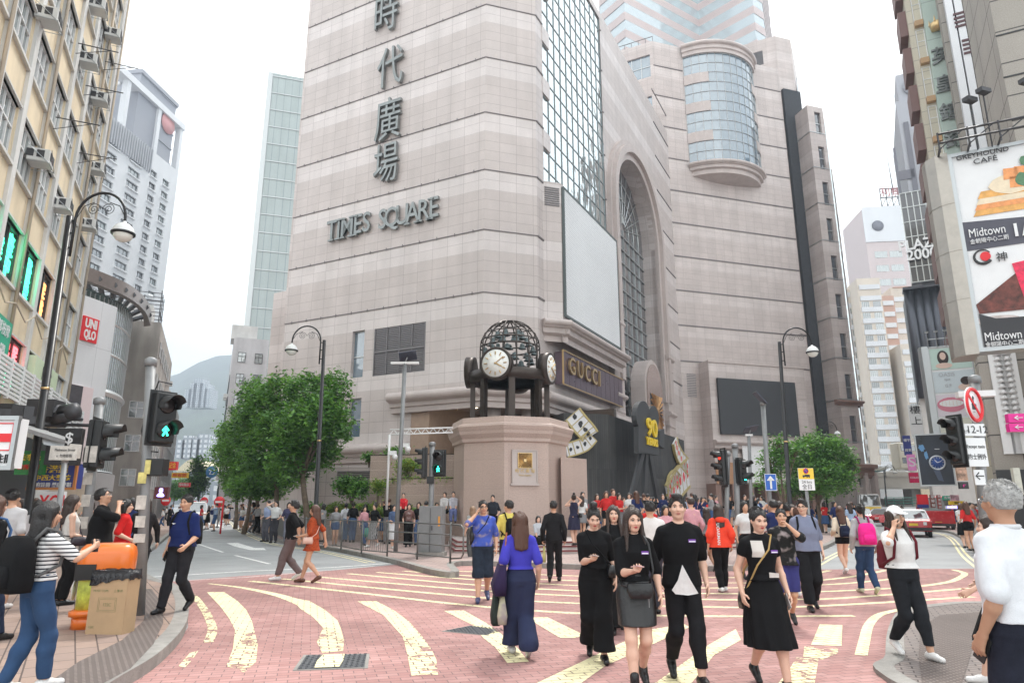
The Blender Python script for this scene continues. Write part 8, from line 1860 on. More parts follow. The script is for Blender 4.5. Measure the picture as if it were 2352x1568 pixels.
 for i,sx in enumerate((1,-1)):
  a_=an[i];lift=0 if sit else LG[i][2];heel=a_+Vector((0,-.035,-.045+.0*lift));toe=Vector((a_.x+sx*.015,a_.y+.155-.03*lift,.035 if not sit else a_.z-.06));
  S_.seg(heel,toe,.040,.033,.02);S_.seg(heel,heel.lerp(toe,.5)+Vector((0,0,.012)),.042,.038,.02);S_.seg(a_-Vector((0,0,.02)),heel,.036,.038,.02)
  if boots:S_.seg(a_+Vector((0,0,boots)),a_-Vector((0,0,.02)),.044,.044,.02)
 S_.F=np.maximum(S_.F,(.004 if not sit else-9)-S_.ax[2][None,None,:]+0*S_.F);S_.mesh('shoes',cloth(shoe,'leather'),r)
 if hair!='bald':
  Hh=SDF((-.3,-.35,1.1),(.3,.25,1.86),res2 if fine else .016);Hh.set(HM)
  Hh.put((0,-.015,1.615),.12,lambda x,y,z:(np.sqrt((x/(.088 if f and hair in('long','longf','bob','cap')else .083))**2+((y+.018)/.107)**2+((z-(1.618 if hair in('long','longf','bob')else 1.611))/(.108 if hair in('long','longf','bob')else .102))**2)-1)*.084+.0035*np.sin(np.arctan2(x,y+.03)*26+z*30)+.003*np.sin(x*70+z*50),.01)
  fl_=-1 if hair in('long','bob')else 1;Hh.ell((.012*fl_,.105,1.565),(.064,.088,.098),.01,'s');Hh.ell((-.012*fl_,.11,1.545),(.062,.09,.085),.01,'s')
  if hair in('short','buzz','quiff'):Hh.put((0,.0,1.50),.2,lambda x,y,z:z-1.545-.9*np.clip(y+.03,0,.045)+0*x,.01,'s')
  if hair=='quiff':Hh.seg((-.035,.055,1.695),(.04,.06,1.705),.018,.022,.02);Hh.seg((0,-.03,1.69),(0,.05,1.70),.045,.032,.03)
  if hair=='bob':Hh.seg((-.07,-.02,1.60),(-.078,-.01,1.485),.032,.026,.03);Hh.seg((.07,-.02,1.60),(.078,-.01,1.485),.032,.026,.03);Hh.seg((0,-.07,1.6),(0,-.075,1.48),.06,.055,.04)
  if hair in('long','longf','cap'):
   for sx in(1,-1):Hh.seg((sx*.070,-.01,1.63),(sx*.084,-.03,1.42),.030,.034,.03);Hh.seg((sx*.05,-.075,1.5),(sx*.06,-.115,1.28),.05,.028,.03)
   Hh.seg((0,-.07,1.6),(0,-.12,1.27),.07,.035,.04)
   if hair!='long':[(Hh.seg((sx*.074,.015,1.62),(sx*.085,.05,1.45),.020,.022,.02),Hh.seg((sx*.085,.05,1.45),(sx*.095,.105,1.29),.022,.012,.02))for sx in(1,-1)]
  if hair in('pony','bun'):Hh.seg((0,-.09,1.66),(0,-.14,1.66 if hair=='bun' else 1.63),.03,.035,.02)
  if hair=='bun':Hh.ell((0,-.05,1.745),(.048,.048,.042),.02)
  if hair=='pony':Hh.seg((0,-.14,1.64),(0,-.16,1.42),.035,.015,.02)
  Hh.set(None);ho=Hh.mesh('hair',HAIRM[hc],r)
  if fine:
   rd=random.Random(sd);mb=MB();lg_=hair in('long','longf','cap')
   for i in range(260 if lg_ else 200):
    th=rd.uniform(0,2*math.pi)if not lg_ else R(270)+rd.gauss(0,1.0);ph=R(rd.uniform(15,80));c,s_=math.cos(th),math.sin(th)
    if s_>.25 and ph<R(52):continue
    p0=Vector((.086*c*math.cos(ph),-.018+.108*s_*math.cos(ph),1.613+.104*math.sin(ph)));o_=Vector((c,s_,0))
    if lg_:
     z2=rd.uniform(1.24,1.46);pts=[p0,Vector((.090*c,-.02+.105*s_,1.60))+o_*rd.uniform(0,.008),Vector((.092*c+rd.gauss(0,.006),-.03+.10*s_,1.48)),Vector((.085*c+rd.gauss(0,.016),-.06+.085*s_+rd.gauss(0,.008),z2))]
    else:d_=(p0-Vector((0,-.018,1.60))).normalized();pts=[p0-d_*.004,p0+d_*rd.uniform(0,.005)+Vector((rd.gauss(0,.008),rd.gauss(.004,.008),0)),p0+d_*rd.uniform(0,.007)+Vector((rd.gauss(0,.016),rd.gauss(.008,.014),-.008))]if hair in('short','quiff')else[p0,p0+d_*.003+Vector((0,-.02,.004)),p0+Vector((0,-.045,.0))]
    mb.tube([HM@q for q in pts],[.0028,.0030,.0022,.0006][:len(pts)]if lg_ else[.003,.0025,.0008],3,cap=False)
   P('loose_strands',mb,HAIRM[hc],ho)
  if hair=='cap':mb=MB();mb.ball((0,-.012,1.63),(.090,.108,.098),18,10);mb.extr([(-.07,.07,1.64),(.07,.07,1.64),(.06,.15,1.625),(0,.175,1.62),(-.06,.15,1.625)],(0,0,.008));o=P('cap',mb,M_whs,r);o.matrix_local=HM
 r['_']=0;del r['_'];return r,hands,HM
def held(r,name,lab,cat,mb,m,extra=(),bevel=0):
 o=mb.build(name,m,None,bevel=bevel);M_r=Matrix.Translation(r.location)@r.rotation_euler.to_matrix().to_4x4()@Matrix.Diagonal((*r.scale,1));o.matrix_world=M_r;tag(o,lab,cat)
 for(nm,b2,m2)in extra:P(nm,b2,m2,o)
 return o
def backpack(r,lab,col,w=.30,h=.44,z=1.17,strap=None,d=.16,pocket=True):
 mb=MB();pr=rr(w,d,.05,4);pr2=rr(w*.8,d*.6,.04,4);sh=lambda p,z_:([(x,y-.135-d/2)for x,y in p],z_);loft(mb,[sh(pr,z-h/2),sh(rr(w*1.04,d*1.1,.05,4),z-h*.3),sh(pr,z+h*.25),sh(pr2,z+h*.48),sh(rr(w*.4,d*.3,.02,4),z+h*.52)])
 ex=[]
 if pocket:b=MB();loft(b,[([(x,y-.15-d)for x,y in rr(w*.72,.06,.025,3)],z-h*.40),([(x,y-.16-d)for x,y in rr(w*.76,.07,.03,3)],z-h*.2),([(x,y-.145-d)for x,y in rr(w*.6,.05,.02,3)],z-h*.02)]);ex.append(('pocket',b,cloth(col)))
 b=MB()
 for sx in(-1,1):b.tube([(sx*.09,-.15,z+h*.42),(sx*.105,-.06,1.462),(sx*.12,.055,1.43),(sx*.135,.125,1.30),(sx*.15,.09,1.12),(sx*.16,-.12,1.03)],.017,6)
 ex.append(('strap',b,cloth(strap or col)));return held(r,'backpack',lab,'backpack',mb,cloth(col),ex)
def phone(r,hd,lab,col=(.03,.03,.03)):
 c,d,n,t=hd;mb=MB();b=(d*.2+t*.3+n*.1);x=t;M_=Matrix(((*n,0),(*d.cross(n),0),(*d,0),(0,0,0,1))).transposed();mb.box(c+n*.004+d*.01,(.009,.07,.145),M4=M_);return held(r,'phone',lab,'phone',mb,mat('phone_%d'%int(col[0]*100),col,.2))
def bag(r,hd,lab,col,w=.28,h=.30,d=.08,drop=.12,name='bag',pat=None):
 c=hd[0];mb=MB();z1=c.z-drop;loft(mb,[([(x+c.x,y+c.y)for x,y in rr(d,w,.02,2)],z1-h),([(x+c.x,y+c.y)for x,y in rr(d*1.25,w*1.05,.03,2)],z1-h*.7),([(x+c.x,y+c.y)for x,y in rr(d*.5,w*.92,.012,2)],z1)]);b=MB()
 for sx in(-1,1):b.tube([c+Vector((sx*.012,-w*.28,-drop-.01)),c+Vector((sx*.01,-w*.1,-.02)),c+Vector((sx*.01,w*.1,-.02)),c+Vector((sx*.012,w*.28,-drop-.01))],.006,5)
 return held(r,name,lab,'bag',mb,cloth(col,pat),[('handle',b,cloth((.10,.05,.03)))])
def sling(r,lab,col,side=1,z=.98,y=.10,w=.22,h=.14,strapc=None):
 mb=MB();x=side*.19;loft(mb,[([(a+x,b+y)for a,b in rr(.09,w,.03,3)],z-h/2),([(a+x,b+y)for a,b in rr(.10,w*1.05,.03,3)],z),([(a+x,b+y)for a,b in rr(.07,w*.9,.03,3)],z+h/2)]);b=MB()
 b.tube([(x,y+.05,z+h/2),(side*.10,.135,1.15),(-side*.03,.135,1.30),(-side*.10,.06,1.44),(-side*.10,-.08,1.44),(0,-.14,1.25),(side*.14,-.12,1.08),(x,y-.08,z+h/2)],.009,5,closed=True);return held(r,'shoulder_bag',lab,'bag',mb,cloth(col,'leather'),[('strap',b,cloth(strapc or col))])
def glasses(r,HM,m=None):
 mb=MB()
 for sx in(-1,1):mb.tube([(sx*.032+.021*math.cos(q),.108-.012*abs(math.cos(q)),1.592+.015*math.sin(q))for q in[2*math.pi*i/12 for i in range(12)]],.0022,4,closed=True);mb.tube([(sx*.052,.098,1.596),(sx*.08,.02,1.594)],.002,4)
 mb.tube([(-.011,.11,1.595),(.011,.11,1.595)],.002,4);o=P('glasses',mb,m or M_blk,r);o.matrix_local=HM
def pos(u,v=None,Y=None,z=0.0):
 if v is not None:p=G(u,v,z);return Vector((p.x,p.y,z))
 return Vector((XH(u,Y),Y,z))
MP=make_person
#the people one can tell apart
r,h,M=MP('woman in striped tee and jeans with long black hair, at the left edge',pos(116,Y=6.2,z=.13),-28,1.52,'f','step','cup','down','long','black',WHT,(.035,.075,.16),1,z0=.98,tp='stripe',bw=.008,shoe=WHT,head=(-12,0),build=1.04,sd=2)
backpack(r,'large black backpack with grey straps on the woman in the striped tee',BLK,.36,.50,1.14,(.12,.12,.12),.2)
c=h[0][0];mb=MB();mb.lathe(c+Vector((0,0,-.03)),[(.028,-.05),(.037,.05),(.04,.052),(.04,.065),(.034,.07)],16);held(r,'coffee_cup','dark takeaway coffee cup held by the woman in the striped tee','cup',mb,mat('cup_dark',(.03,.025,.025),.4))
r,h,M=MP('man in black tee and glasses smoking with his head raised behind the orange bin',pos(238,Y=10.9,z=.13),-75,1.76,'m','stand','mouth','down','short','black',BLK,BLK,1,z0=.92,tw=.02,bw=.02,head=(-5,14),build=1.22,sd=3);glasses(r,M,M_steel)
c,d,n,t=h[0];mb=MB();mb.tube([c+t*.01,c+t*.01+Vector((0,.07,.02))],.004,5);held(r,'cigarette','lit cigarette between the fingers of the smoking man','cigarette',mb,M_whs)
MP('woman in red tee with a black bob beside the near signal pole',pos(291,Y=12.3,z=.13),-60,1.60,'f','stand','hip','down','bob','black',(.62,.02,.02),NAVY,0,z0=.93,tw=.018,bz=.45,head=(-10,0),build=1.1,sd=4)
MP('person in a long dark jacket walking behind the near signal pole',pos(334,Y=13.0,z=.13),200,1.64,'f','walkr','swing_f','swing_b','long','dark',(.02,.018,.02),BLK,0,z0=.72,sl=1,tw=.02,shoe=WHT,sd=5)
r,h,M=MP('man in navy tee and black trousers walking off the near left kerb',pos(402,v=1404,z=.13),172,1.66,'m','walkr','down','swing_f','short','black',(.012,.022,.10),(.02,.02,.024),1,z0=.93,tw=.018,bw=.016,head=(0,-6),build=1.12,sd=6)
phone(r,h[0],'dark phone in the hand of the man in the navy tee');backpack(r,'black backpack slung on the man in the navy tee',BLK,.30,.42)
mb=MB();mb.extr([(.05,.145,1.28),(.12,.14,1.285),(.09,.145,1.265)],(0,.004,0));o=P('chest_logo',mb,M_whs,r)
r,h,M=MP('young man in black polo and brown trousers striding left across the junction',pos(662,v=1332),96,1.74,'m','walkl','swing_b','swing_b','quiff','black',BLK,(.16,.12,.12),1,z0=.88,tw=.016,bz=.13,bw=.018,shoe=WHT,head=(0,8),sd=7)
r,h,M=MP('woman in a rust patterned playsuit walking left beside the man in black polo',pos(712,v=1338),88,1.64,'f','walkr','swing_b','phone2','long','brown',(.42,.075,.025),(.42,.075,.025),1,z0=.95,tp='floral',bp='floral',bt='skirt',bz=.70,bw=.02,tw=.02,shoe=(.12,.05,.03),head=(0,-4),sd=8)
sling(r,'pale pink shoulder bag of the woman in the rust playsuit',(.68,.45,.38),-1,.93,.05)
phone(r,h[1],'pale phone in front of the woman in the rust playsuit',(.5,.5,.5))
r,h,M=MP('man in tie-dyed blue tee and long dark shorts talking on his phone',pos(1108,v=1380),186,1.72,'m','walkr','ear','down','short','black',(.06,.10,.42),(.02,.028,.045),1,z0=.92,tp='tie',bt='shorts',bz=.40,bw=.03,tw=.018,shoe=(.05,.06,.14),head=(8,0),sd=9);glasses(r,M)
phone(r,h[0],'phone at the ear of the man in the tie-dyed tee');sling(r,'black bag slung behind the man in the tie-dyed tee',BLK,1,1.10,-.12,.3,.3)
r,h,M=MP('young man in yellow tee walking away behind the tie-dyed tee man',pos(1168,Y=15.0),20,1.74,'m','walkl','down','swing_f','short','black',(.70,.58,.14),(.02,.02,.03),1,z0=.93,head=(35,0),tw=.016,sd=10);backpack(r,'thin black backpack on the young man in the yellow tee',BLK,.24,.36)
r,h,M=MP('woman in bright blue top and wide navy trousers walking away with bags',pos(1195,v=1508),8,1.55,'f','walkl','down','carry','long','brown',(.06,.055,.44),(.03,.038,.085),0,z0=1.02,tw=.016,bt='culottes',bz=.11,bw=.034,shoe=(.5,.5,.5),sd=11)
mb=MB();loft(mb,[([(x-.26,y)for x,y in rr(.14,.34,.05,4)],.72),([(x-.27,y)for x,y in rr(.17,.40,.06,4)],.84),([(x-.23,y)for x,y in rr(.08,.34,.03,4)],1.08)]);b=MB();b.tube([(-.22,.12,1.07),(-.19,.08,1.35),(-.17,0,1.455),(-.19,-.08,1.35),(-.22,-.12,1.07)],.010,5);held(r,'tote_bag','dark purple shoulder tote with tan handles on the woman in the blue top','bag',mb,cloth((.03,.02,.06)),[('handle',b,cloth((.35,.13,.06)))])
bag(r,h[1],'cream patterned paper bag carried by the woman in the blue top',(.55,.52,.36),.24,.32,.10,.10,'paper_bag','tie');c=h[1];bag(r,(c[0]+Vector((-.07,.06,0)),*c[1:]),'dark green paper bag behind the cream patterned one',(.03,.04,.035),.24,.34,.09,.10,'paper_bag')
r,h,M=MP('man in a black suit walking away in the centre with a yellow bag',pos(1274,v=1336),-6,1.74,'m','walkr','down','carry','short','black',(.014,.014,.016),(.014,.014,.016),1,z0=.86,sl=1,tw=.02,sd=12);bag(r,h[1],'slim yellow carrier bag held by the man in the black suit',(.50,.45,.20),.12,.34,.06,.06,'carrier_bag')
mb=MB();
r,h,M=MP('woman in a dark patterned summer dress standing on the steps with raised arms',pos(1318,Y=23.9,z=.35),10,1.66,'f','step','head','cam','bun','dark',(.03,.03,.06),(.03,.03,.06),0,z0=.98,sl=0,bt='skirt',bz=.52,bw=.05,res=.014,sd=13);sling(r,'small black bag on the woman in the summer dress',BLK,1,1.0,-.12)
r,h,M=MP('woman in all black with a top bun looking down at her phone',pos(1372,v=1512),176,1.60,'f','walkl','phone','down','bun','black',BLK,BLK,0,z0=1.0,tw=.018,bt='culottes',bz=.13,bw=.035,head=(6,-20),det=2,sd=14);phone(r,h[0],'pale phone of the woman with the top bun',(.55,.45,.42));sling(r,'thin black strap bag of the woman with the top bun',BLK,-1,.98,.08)
MP('woman with long dark hair and hoop earrings behind the front row',pos(1408,Y=9.8),178,1.62,'f','walkr','down','down','longf','dark',BLK,BLK,0,z0=1.0,bt='culottes',bw=.03,det=2,sd=15)
r,h,M=MP('smiling woman in black top and leather skirt holding a phone, leading the group',pos(1452,Y=6.75),178,1.60,'f','walkr','phone','down','longf','dark',BLK,(.012,.012,.013),0,z0=1.0,sl=.62,tw=.010,bt='skirt',bz=.60,bw=.012,bp='leather',boots=.08,head=(10,-6),det=2,res=.008,build=.97,sd=16)
phone(r,h[0],'pink phone held by the woman in the leather skirt',(.62,.40,.40));M_gl_=M_gold
mb=MB();loft(mb,[([(x-.02,y+.19)for x,y in rr(.20,.07,.03,4)],.86),([(x-.02,y+.19)for x,y in rr(.26,.09,.04,4)],.93),([(x-.02,y+.18)for x,y in rr(.24,.06,.03,4)],1.0)]);b=MB();b.tube([(-.12,.18,1.0),(-.16,.15,1.12),(-.13,.12,1.36),(-.09,.05,1.44),(.05,-.1,1.42),(.16,-.1,1.1),(.16,.12,.98),(.10,.19,.97)],.012,6);held(r,'waist_bag','black leather waist bag worn across the woman in the leather skirt','bag',mb,cloth(BLK,'leather'),[('strap',b,cloth(BLK,'leather'))],.008)
def chest_badge(r,y=.135,x=-.09,z=1.28):mb=MB();mb.box((x,y,z),(.07,.006,.03));o=P('name_badge',mb,mat('badge_purple',(.17,.05,.35),.4),r);mb=MB();mb.box((x,y+.004,z-.006),(.062,.003,.01));P('badge_text_strip',mb,M_whs,o)
chest_badge(r);mb=MB();mb.tube([(.049*math.cos(q),-.004+.049*math.sin(q),1.475+.004*math.sin(q))for q in[2*math.pi*i/16 for i in range(16)]],.006,5,closed=True);P('choker',mb,M_blk,r)
mb=MB();[mb.tube([(sx*.082,0.0+.018*math.sin(q),1.535+.022*math.cos(q))for q in[2*math.pi*i/12 for i in range(12)]],.0025,4,closed=True)for sx in(1,-1)];o=P('earrings',mb,M_steel,r);o.matrix_local=M
mb=MB();[mb.tube([(x_,.19,.78+k)for k in(0,.17)],.004,4)for x_ in(-.10,)];P('skirt_zip',mb,M_steel,r)
mb=MB();mb.ball((0,-.04,1.715),(.035,.045,.03),10,6);o=P('top_knot',mb,HAIRM['dark'],r);o.matrix_local=M
r,h,M=MP('man in black tee over a white shirt tail, walking centre of the group',pos(1556,Y=7.1),180,1.72,'m','walkl','down','down','quiff','black',BLK,(.014,.014,.018),0,z0=.86,tw=.016,bz=.16,bw=.012,head=(-10,2),det=1,res=.0085,neck=1.42,sd=17);chest_badge(r,.142)
mb=MB();mb.extr([(-.12,.142,.80),(-.02,.156,.785),(.10,.148,.795),(.13,.138,.83),(.07,.150,.92),(.02,.150,1.06),(-.05,.152,.92)],(0,.005,0));P('shirt_tail',mb,cloth(WHT),r)
r,h,M=MP('man in a white shirt seen from behind between the walkers',pos(1492,Y=11.2),5,1.70,'m','step','down','down','short','black',(.68,.64,.62),(.05,.05,.07),1,z0=.92,tw=.02,sd=18)
r,h,M=MP('woman with long dark hair in a bright red hooded jacket, back to camera',pos(1662,v=1358),-2,1.66,'f','step','down','down','long','dark',(.82,.07,.035),BLK,0,z0=.86,sl=.8,tw=.035,bw=.006,shoe=WHT,sd=19);mb=MB();mb.ball((0,-.13,1.40),(.11,.05,.06),14,8);P('hood',mb,cloth((.82,.07,.035)),r)
vs,fs=text('UOARMAN',.085,.004,1,.001);mb=MB();mb.add([(-.07-p.y*-1,-.168+p.z,1.12-p.x)for p in vs],fs);P('back_lettering',mb,M_whs,r)
r,h,M=MP('smiling woman in a black midi dress with a pale chest panel, right of the group',pos(1738,Y=6.9),184,1.60,'f','walkl','down','down','pony','black',BLK,BLK,0,z0=1.0,sl=.18,tw=.012,bt='skirt',bz=.38,bw=.07,head=(0,-12),det=2,res=.008,sd=20,tp='panel');chest_badge(r,.128)
mb=MB();mb.extr([(-.02,.118,1.03),(-.12,.112,1.03),(-.12,.112,1.07),(-.02,.118,1.08)],(0,.012,0));P('pale_panel',mb,cloth((.60,.56,.52)),r);sling(r,'small black bag with gold chain on the woman in the midi dress',BLK,1,.80,-.05,.14,.16,(.45,.30,.12));phone(r,h[1],'phone at the side of the woman in the midi dress',(.4,.35,.33))
r,h,M=MP('woman in a black and white chain print blouse lifting a hand to her face',pos(1792,Y=10.2),168,1.58,'f','walkr','down','mouth','short','black',(.02,.02,.02),(.04,.04,.16),1,z0=.88,tw=.03,bt='shorts',bz=.5,bw=.03,tp='tie',shoe=BLK,sd=21)
r,h,M=MP('woman in a pale pink top with a blue tote, walking away on the right',pos(1832,Y=13.2),-5,1.62,'f','walkl','down','carry','long','brown',(.62,.50,.50),(.25,.25,.28),0,z0=.95,bt='shorts',bz=.66,bw=.02,shoe=WHT,sd=22);bag(r,h[1],'navy tote bag of the woman in the pale pink top',(.03,.04,.12),.34,.34,.1,-.2,'tote_bag')
MP('person in black walking away just left of the blue-grey tee man',pos(1806,Y=15),0,1.68,'m','walkr','down','down','short','black',BLK,BLK,1,sl=1,sd=23,res=.013)
r,h,M=MP('man in blue-grey tee, glasses and backpack straps walking towards the camera',pos(1866,v=1400),174,1.72,'m','walkr','down','down','quiff','black',(.20,.22,.31),(.012,.012,.014),0,z0=.90,tw=.03,bw=.028,bz=.12,head=(-28,0),neck=1.42,build=1.08,sd=24);glasses(r,M);backpack(r,'black backpack of the man in the blue-grey tee',BLK,.28,.42)
r,h,M=MP('woman in cream jacket and black shorts walking away up the right street',pos(1944,v=1318),-4,1.62,'f','walkr','down','hip','long','brown',(.68,.58,.46),BLK,0,z0=.93,sl=.95,tw=.035,bt='shorts',bz=.76,bw=.02,shoe=WHT,sd=25,res=.012);backpack(r,'small navy backpack on the woman in the cream jacket',(.015,.02,.045),.24,.28,1.08)
r,h,M=MP('woman in grey sweatshirt and jeans walking away',pos(1998,v=1364),-6,1.66,'f','walkl','down','down','pony','black',(.42,.42,.43),(.03,.06,.13),0,z0=.90,sl=1,tw=.03,bw=.008,shoe=(.5,.5,.35),sd=26);backpack(r,'bright pink backpack on the woman in the grey sweatshirt',(.85,.03,.28),.30,.40,1.14,(.35,.02,.15))
r,h,M=MP('woman in a white cap and white tee talking on a phone, right foreground',pos(2098,v=1508,z=.05),186,1.56,'f','walkl','ear','swing_b','cap','dark',WHT,(.018,.02,.024),1,z0=.99,tw=.02,bw=.012,bz=.16,shoe=WHT,head=(4,0),det=1,res=.0085,sd=27,build=1.05);phone(r,h[0],'phone at the ear of the woman in the white cap',(.3,.25,.2));backpack(r,'maroon backpack of the woman in the white cap',(.14,.02,.03),.26,.34,1.14)
r,h,M=MP('grey haired man in a white polo shirt seen from behind at the right edge',pos(2300,Y=4.2,z=.0),14,1.765,'m','stand','down','down','short','grey',(.70,.71,.74),(.018,.02,.032),2,z0=.95,tw=.018,bw=.022,head=(-4,0),build=1.12,res=.008,sd=28);glasses(r,M,M_steel);phone(r,h[1],'blue wallet in the hand of the grey haired man',(.03,.05,.3));mb=MB();mb.tube([(.066*math.cos(q),-.004+.062*math.sin(q),1.452)for q in[2*math.pi*i/18 for i in range(18)]],.014,6,closed=True);P('collar',mb,cloth((.70,.71,.74)),r)
r,h,M=MP('woman in a black pleated skirt mostly hidden behind the grey haired man',pos(2262,Y=6.6,z=.05),60,1.48,'f','walkr','hip','swing_f','bob','dark',BLK,BLK,0,bt='skirt',bz=.45,bw=.06,shoe=WHT,sd=29,res=.012)
r,h,M=MP('man with a shaved head in a pale grey tee near the left edge',pos(28,Y=10.8,z=.13),5,1.74,'m','stand','down','down','buzz','black',(.50,.49,.50),(.06,.09,.16),1,bt='shorts',bz=.5,bw=.03,shoe=WHT,sd=30,tw=.02,res=.012)
r,h,M=MP('person in black tee with a blue backpack cut by the left edge of the photo',pos(-6,Y=8.2,z=.13),-20,1.60,'f','walkr','down','down','long','brown',BLK,(.02,.03,.06),0,sd=31,res=.012);backpack(r,'blue denim backpack at the left edge',(.06,.13,.28),.3,.42)
r,h,M=MP('woman in a sleeveless white top with a black hairband, facing right',pos(168,Y=11.3,z=.13),-50,1.66,'f','stand','phone2','hip','long','dark',(.62,.60,.57),BLK,0,z0=.85,sl=0,tw=.018,sd=32,res=.012);sling(r,'black handbag of the woman in the sleeveless white top',(.03,.02,.03),1,.98,.12)
MP('schoolgirl in white with a pink backpack behind the lamp post',pos(88,Y=13.4,z=.13),15,1.60,'f','stand','down','down','long','black',(.62,.60,.62),(.12,.12,.3),0,sd=33,res=.015);MP('woman in pink top walking among the left shops',pos(66,Y=14.8,z=.13),-10,1.6,'f','walkr','down','down','bob','black',(.65,.38,.42),(.05,.05,.12),0,sd=34,res=.015)
for(lab,u,Y,z,H,fc,sx,lg,ra_,la_,hr,hc_,tc_,bc_,kw)in(('man in a pale blue shirt leaning at the railing near the trees',616,31,.13,1.74,150,'m','stand','hip','hip','short','black',(.35,.42,.62),(.1,.1,.12),{}),('man in a white shirt with a hand on his head at the railing',634,30,.13,1.72,180,'m','stand','head','hip','short','black',(.66,.66,.66),(.05,.05,.06),{}),('person in dark patterned shirt right of the white shirted man at the railing',664,29.5,.13,1.66,200,'f','stand','hip','phone','bob','black',(.06,.06,.12),(.2,.2,.25),{}),('woman with a grey backpack and jacket over her arm by the low planter',795,31.2,.13,1.64,20,'f','stand','down','hip','pony','black',(.55,.56,.6),(.12,.2,.34),{}),('woman in black tee and jeans next to the one with the grey backpack',812,30.6,.13,1.68,10,'f','stand','down','down','pony','black',BLK,(.06,.11,.22),{}),('woman in black top and striped long skirt carrying a green bag',861,27,.13,1.60,150,'f','walkr','carry','down','bun','black',BLK,(.4,.4,.4),dict(bt='skirt',bz=.3,bw=.03,bp='vstripe',shoe=WHT)),('girl in a long white dress and denim vest behind the solar post',905,26.2,.13,1.55,210,'f','step','phone2','down','long','black',(.08,.12,.22),(.66,.66,.68),dict(bt='skirt',bz=.35,bw=.04,shoe=WHT)),('woman in a brown patterned blouse and black trousers by the cabinet',940,27.2,.13,1.60,185,'f','step','hip','down','bob','black',(.20,.11,.10),BLK,dict(tp='tie',bt='culottes',bw=.03)),('girl in red top and black shorts seated on the planter edge',926,28.6,.62,1.55,190,'f','sit','lap','lap','pony','black',(.62,.03,.04),BLK,dict(bt='shorts',bz=.7)),('woman in black with long hair behind the utility cabinet',962,28.5,.13,1.66,170,'f','stand','down','down','long','dark',BLK,(.1,.16,.3),{}),('man in a pale orange shirt half hidden by the utility cabinet',979,27,.13,1.70,5,'m','stand','down','down','short','black',(.62,.42,.36),BLK,{}),('seated girl in white printed tee and black trousers on the planter wall',1021,28.9,.60,1.60,170,'f','sit','lap','lap','pony','dark',(.60,.58,.58),BLK,{}),('seated girl in grey tee and blue cropped jeans on the planter wall',1041,28.8,.60,1.62,185,'f','sit','lap','lap','short','black',(.50,.50,.55),(.14,.17,.34),{}),('man in black printed tee leaning against the clock pedestal',1132,26.7,.35,1.70,175,'m','step','hip','hip','short','black',(.025,.03,.04),BLK,{}),('fair haired woman in grey behind the man in the tie-dyed tee',1085,22,.0,1.62,30,'f','stand','down','down','long','fair',(.34,.34,.33),(.1,.1,.1),{}),('person in a black cap crouching by the pedestal steps',1236,24.6,-.30,1.60,190,'f','sit','lap','lap','bob','black',(.50,.52,.56),BLK,{}),('man sitting on the pedestal steps beside the black cap person',1262,25,-.25,1.62,170,'m','sit','lap','lap','short','black',(.2,.2,.22),(.1,.1,.12),{})):
 rp=MP(lab,pos(u,Y=Y,z=z),fc,H,sx,lg,ra_,la_,hr,hc_,tc_,bc_,0,det=False,res=.016,sd=u,**kw)
 if 'green bag' in lab:bag(rp[0],rp[1][0],'large green holdall carried by the woman in the striped skirt',(.10,.27,.22),.36,.36,.2,.05,'holdall')
 #crowd: a few built figures, copied with their own clothes
TC=[('white',(.68,.68,.68)),('black',BLK),('navy',(.02,.03,.10)),('grey',(.28,.28,.29)),('red',(.55,.03,.03)),('pale blue',(.35,.45,.62)),('pink',(.62,.32,.36)),('cream',(.62,.55,.44)),('green',(.08,.26,.15)),('yellow',(.66,.50,.10)),('brown',(.18,.09,.05))]
BC=[('black',BLK),('blue',(.05,.10,.22)),('grey',(.2,.2,.21)),('white',(.6,.6,.6)),('khaki',(.30,.24,.15))]
proto=[]
for i,(sx,lg,ra_,la_,hr,kw,wd_)in enumerate((('m','walkr','swing_b','swing_f','short',{},'trousers'),('f','walkl','down','phone2','long',dict(bt='skirt',bz=.6,bw=.03,sl=.3),'skirt'),('f','walkr','down','down','pony',{},'trousers'),('m','stand','cam','cam','short',dict(bt='shorts',bz=.45,bw=.03),'shorts'),('m','stand','down','phone','short',dict(sl=1),'trousers'),('f','stand','down','hip','long',dict(bt='shorts',bz=.7,bw=.02),'shorts'),('f','step','phone','phone','bob',dict(bt='dress',z0=.98,bz=.5,bw=.05,sl=.2),'skirt'))):
 rp=MP('x',Vector((0,-50,0)),0,1.7,sx,lg,ra_,la_,hr,'black',WHT,BLK,i%2,det=False,res=.023,sd=70+i,**kw)[0];proto.append((rp,wd_,sx))
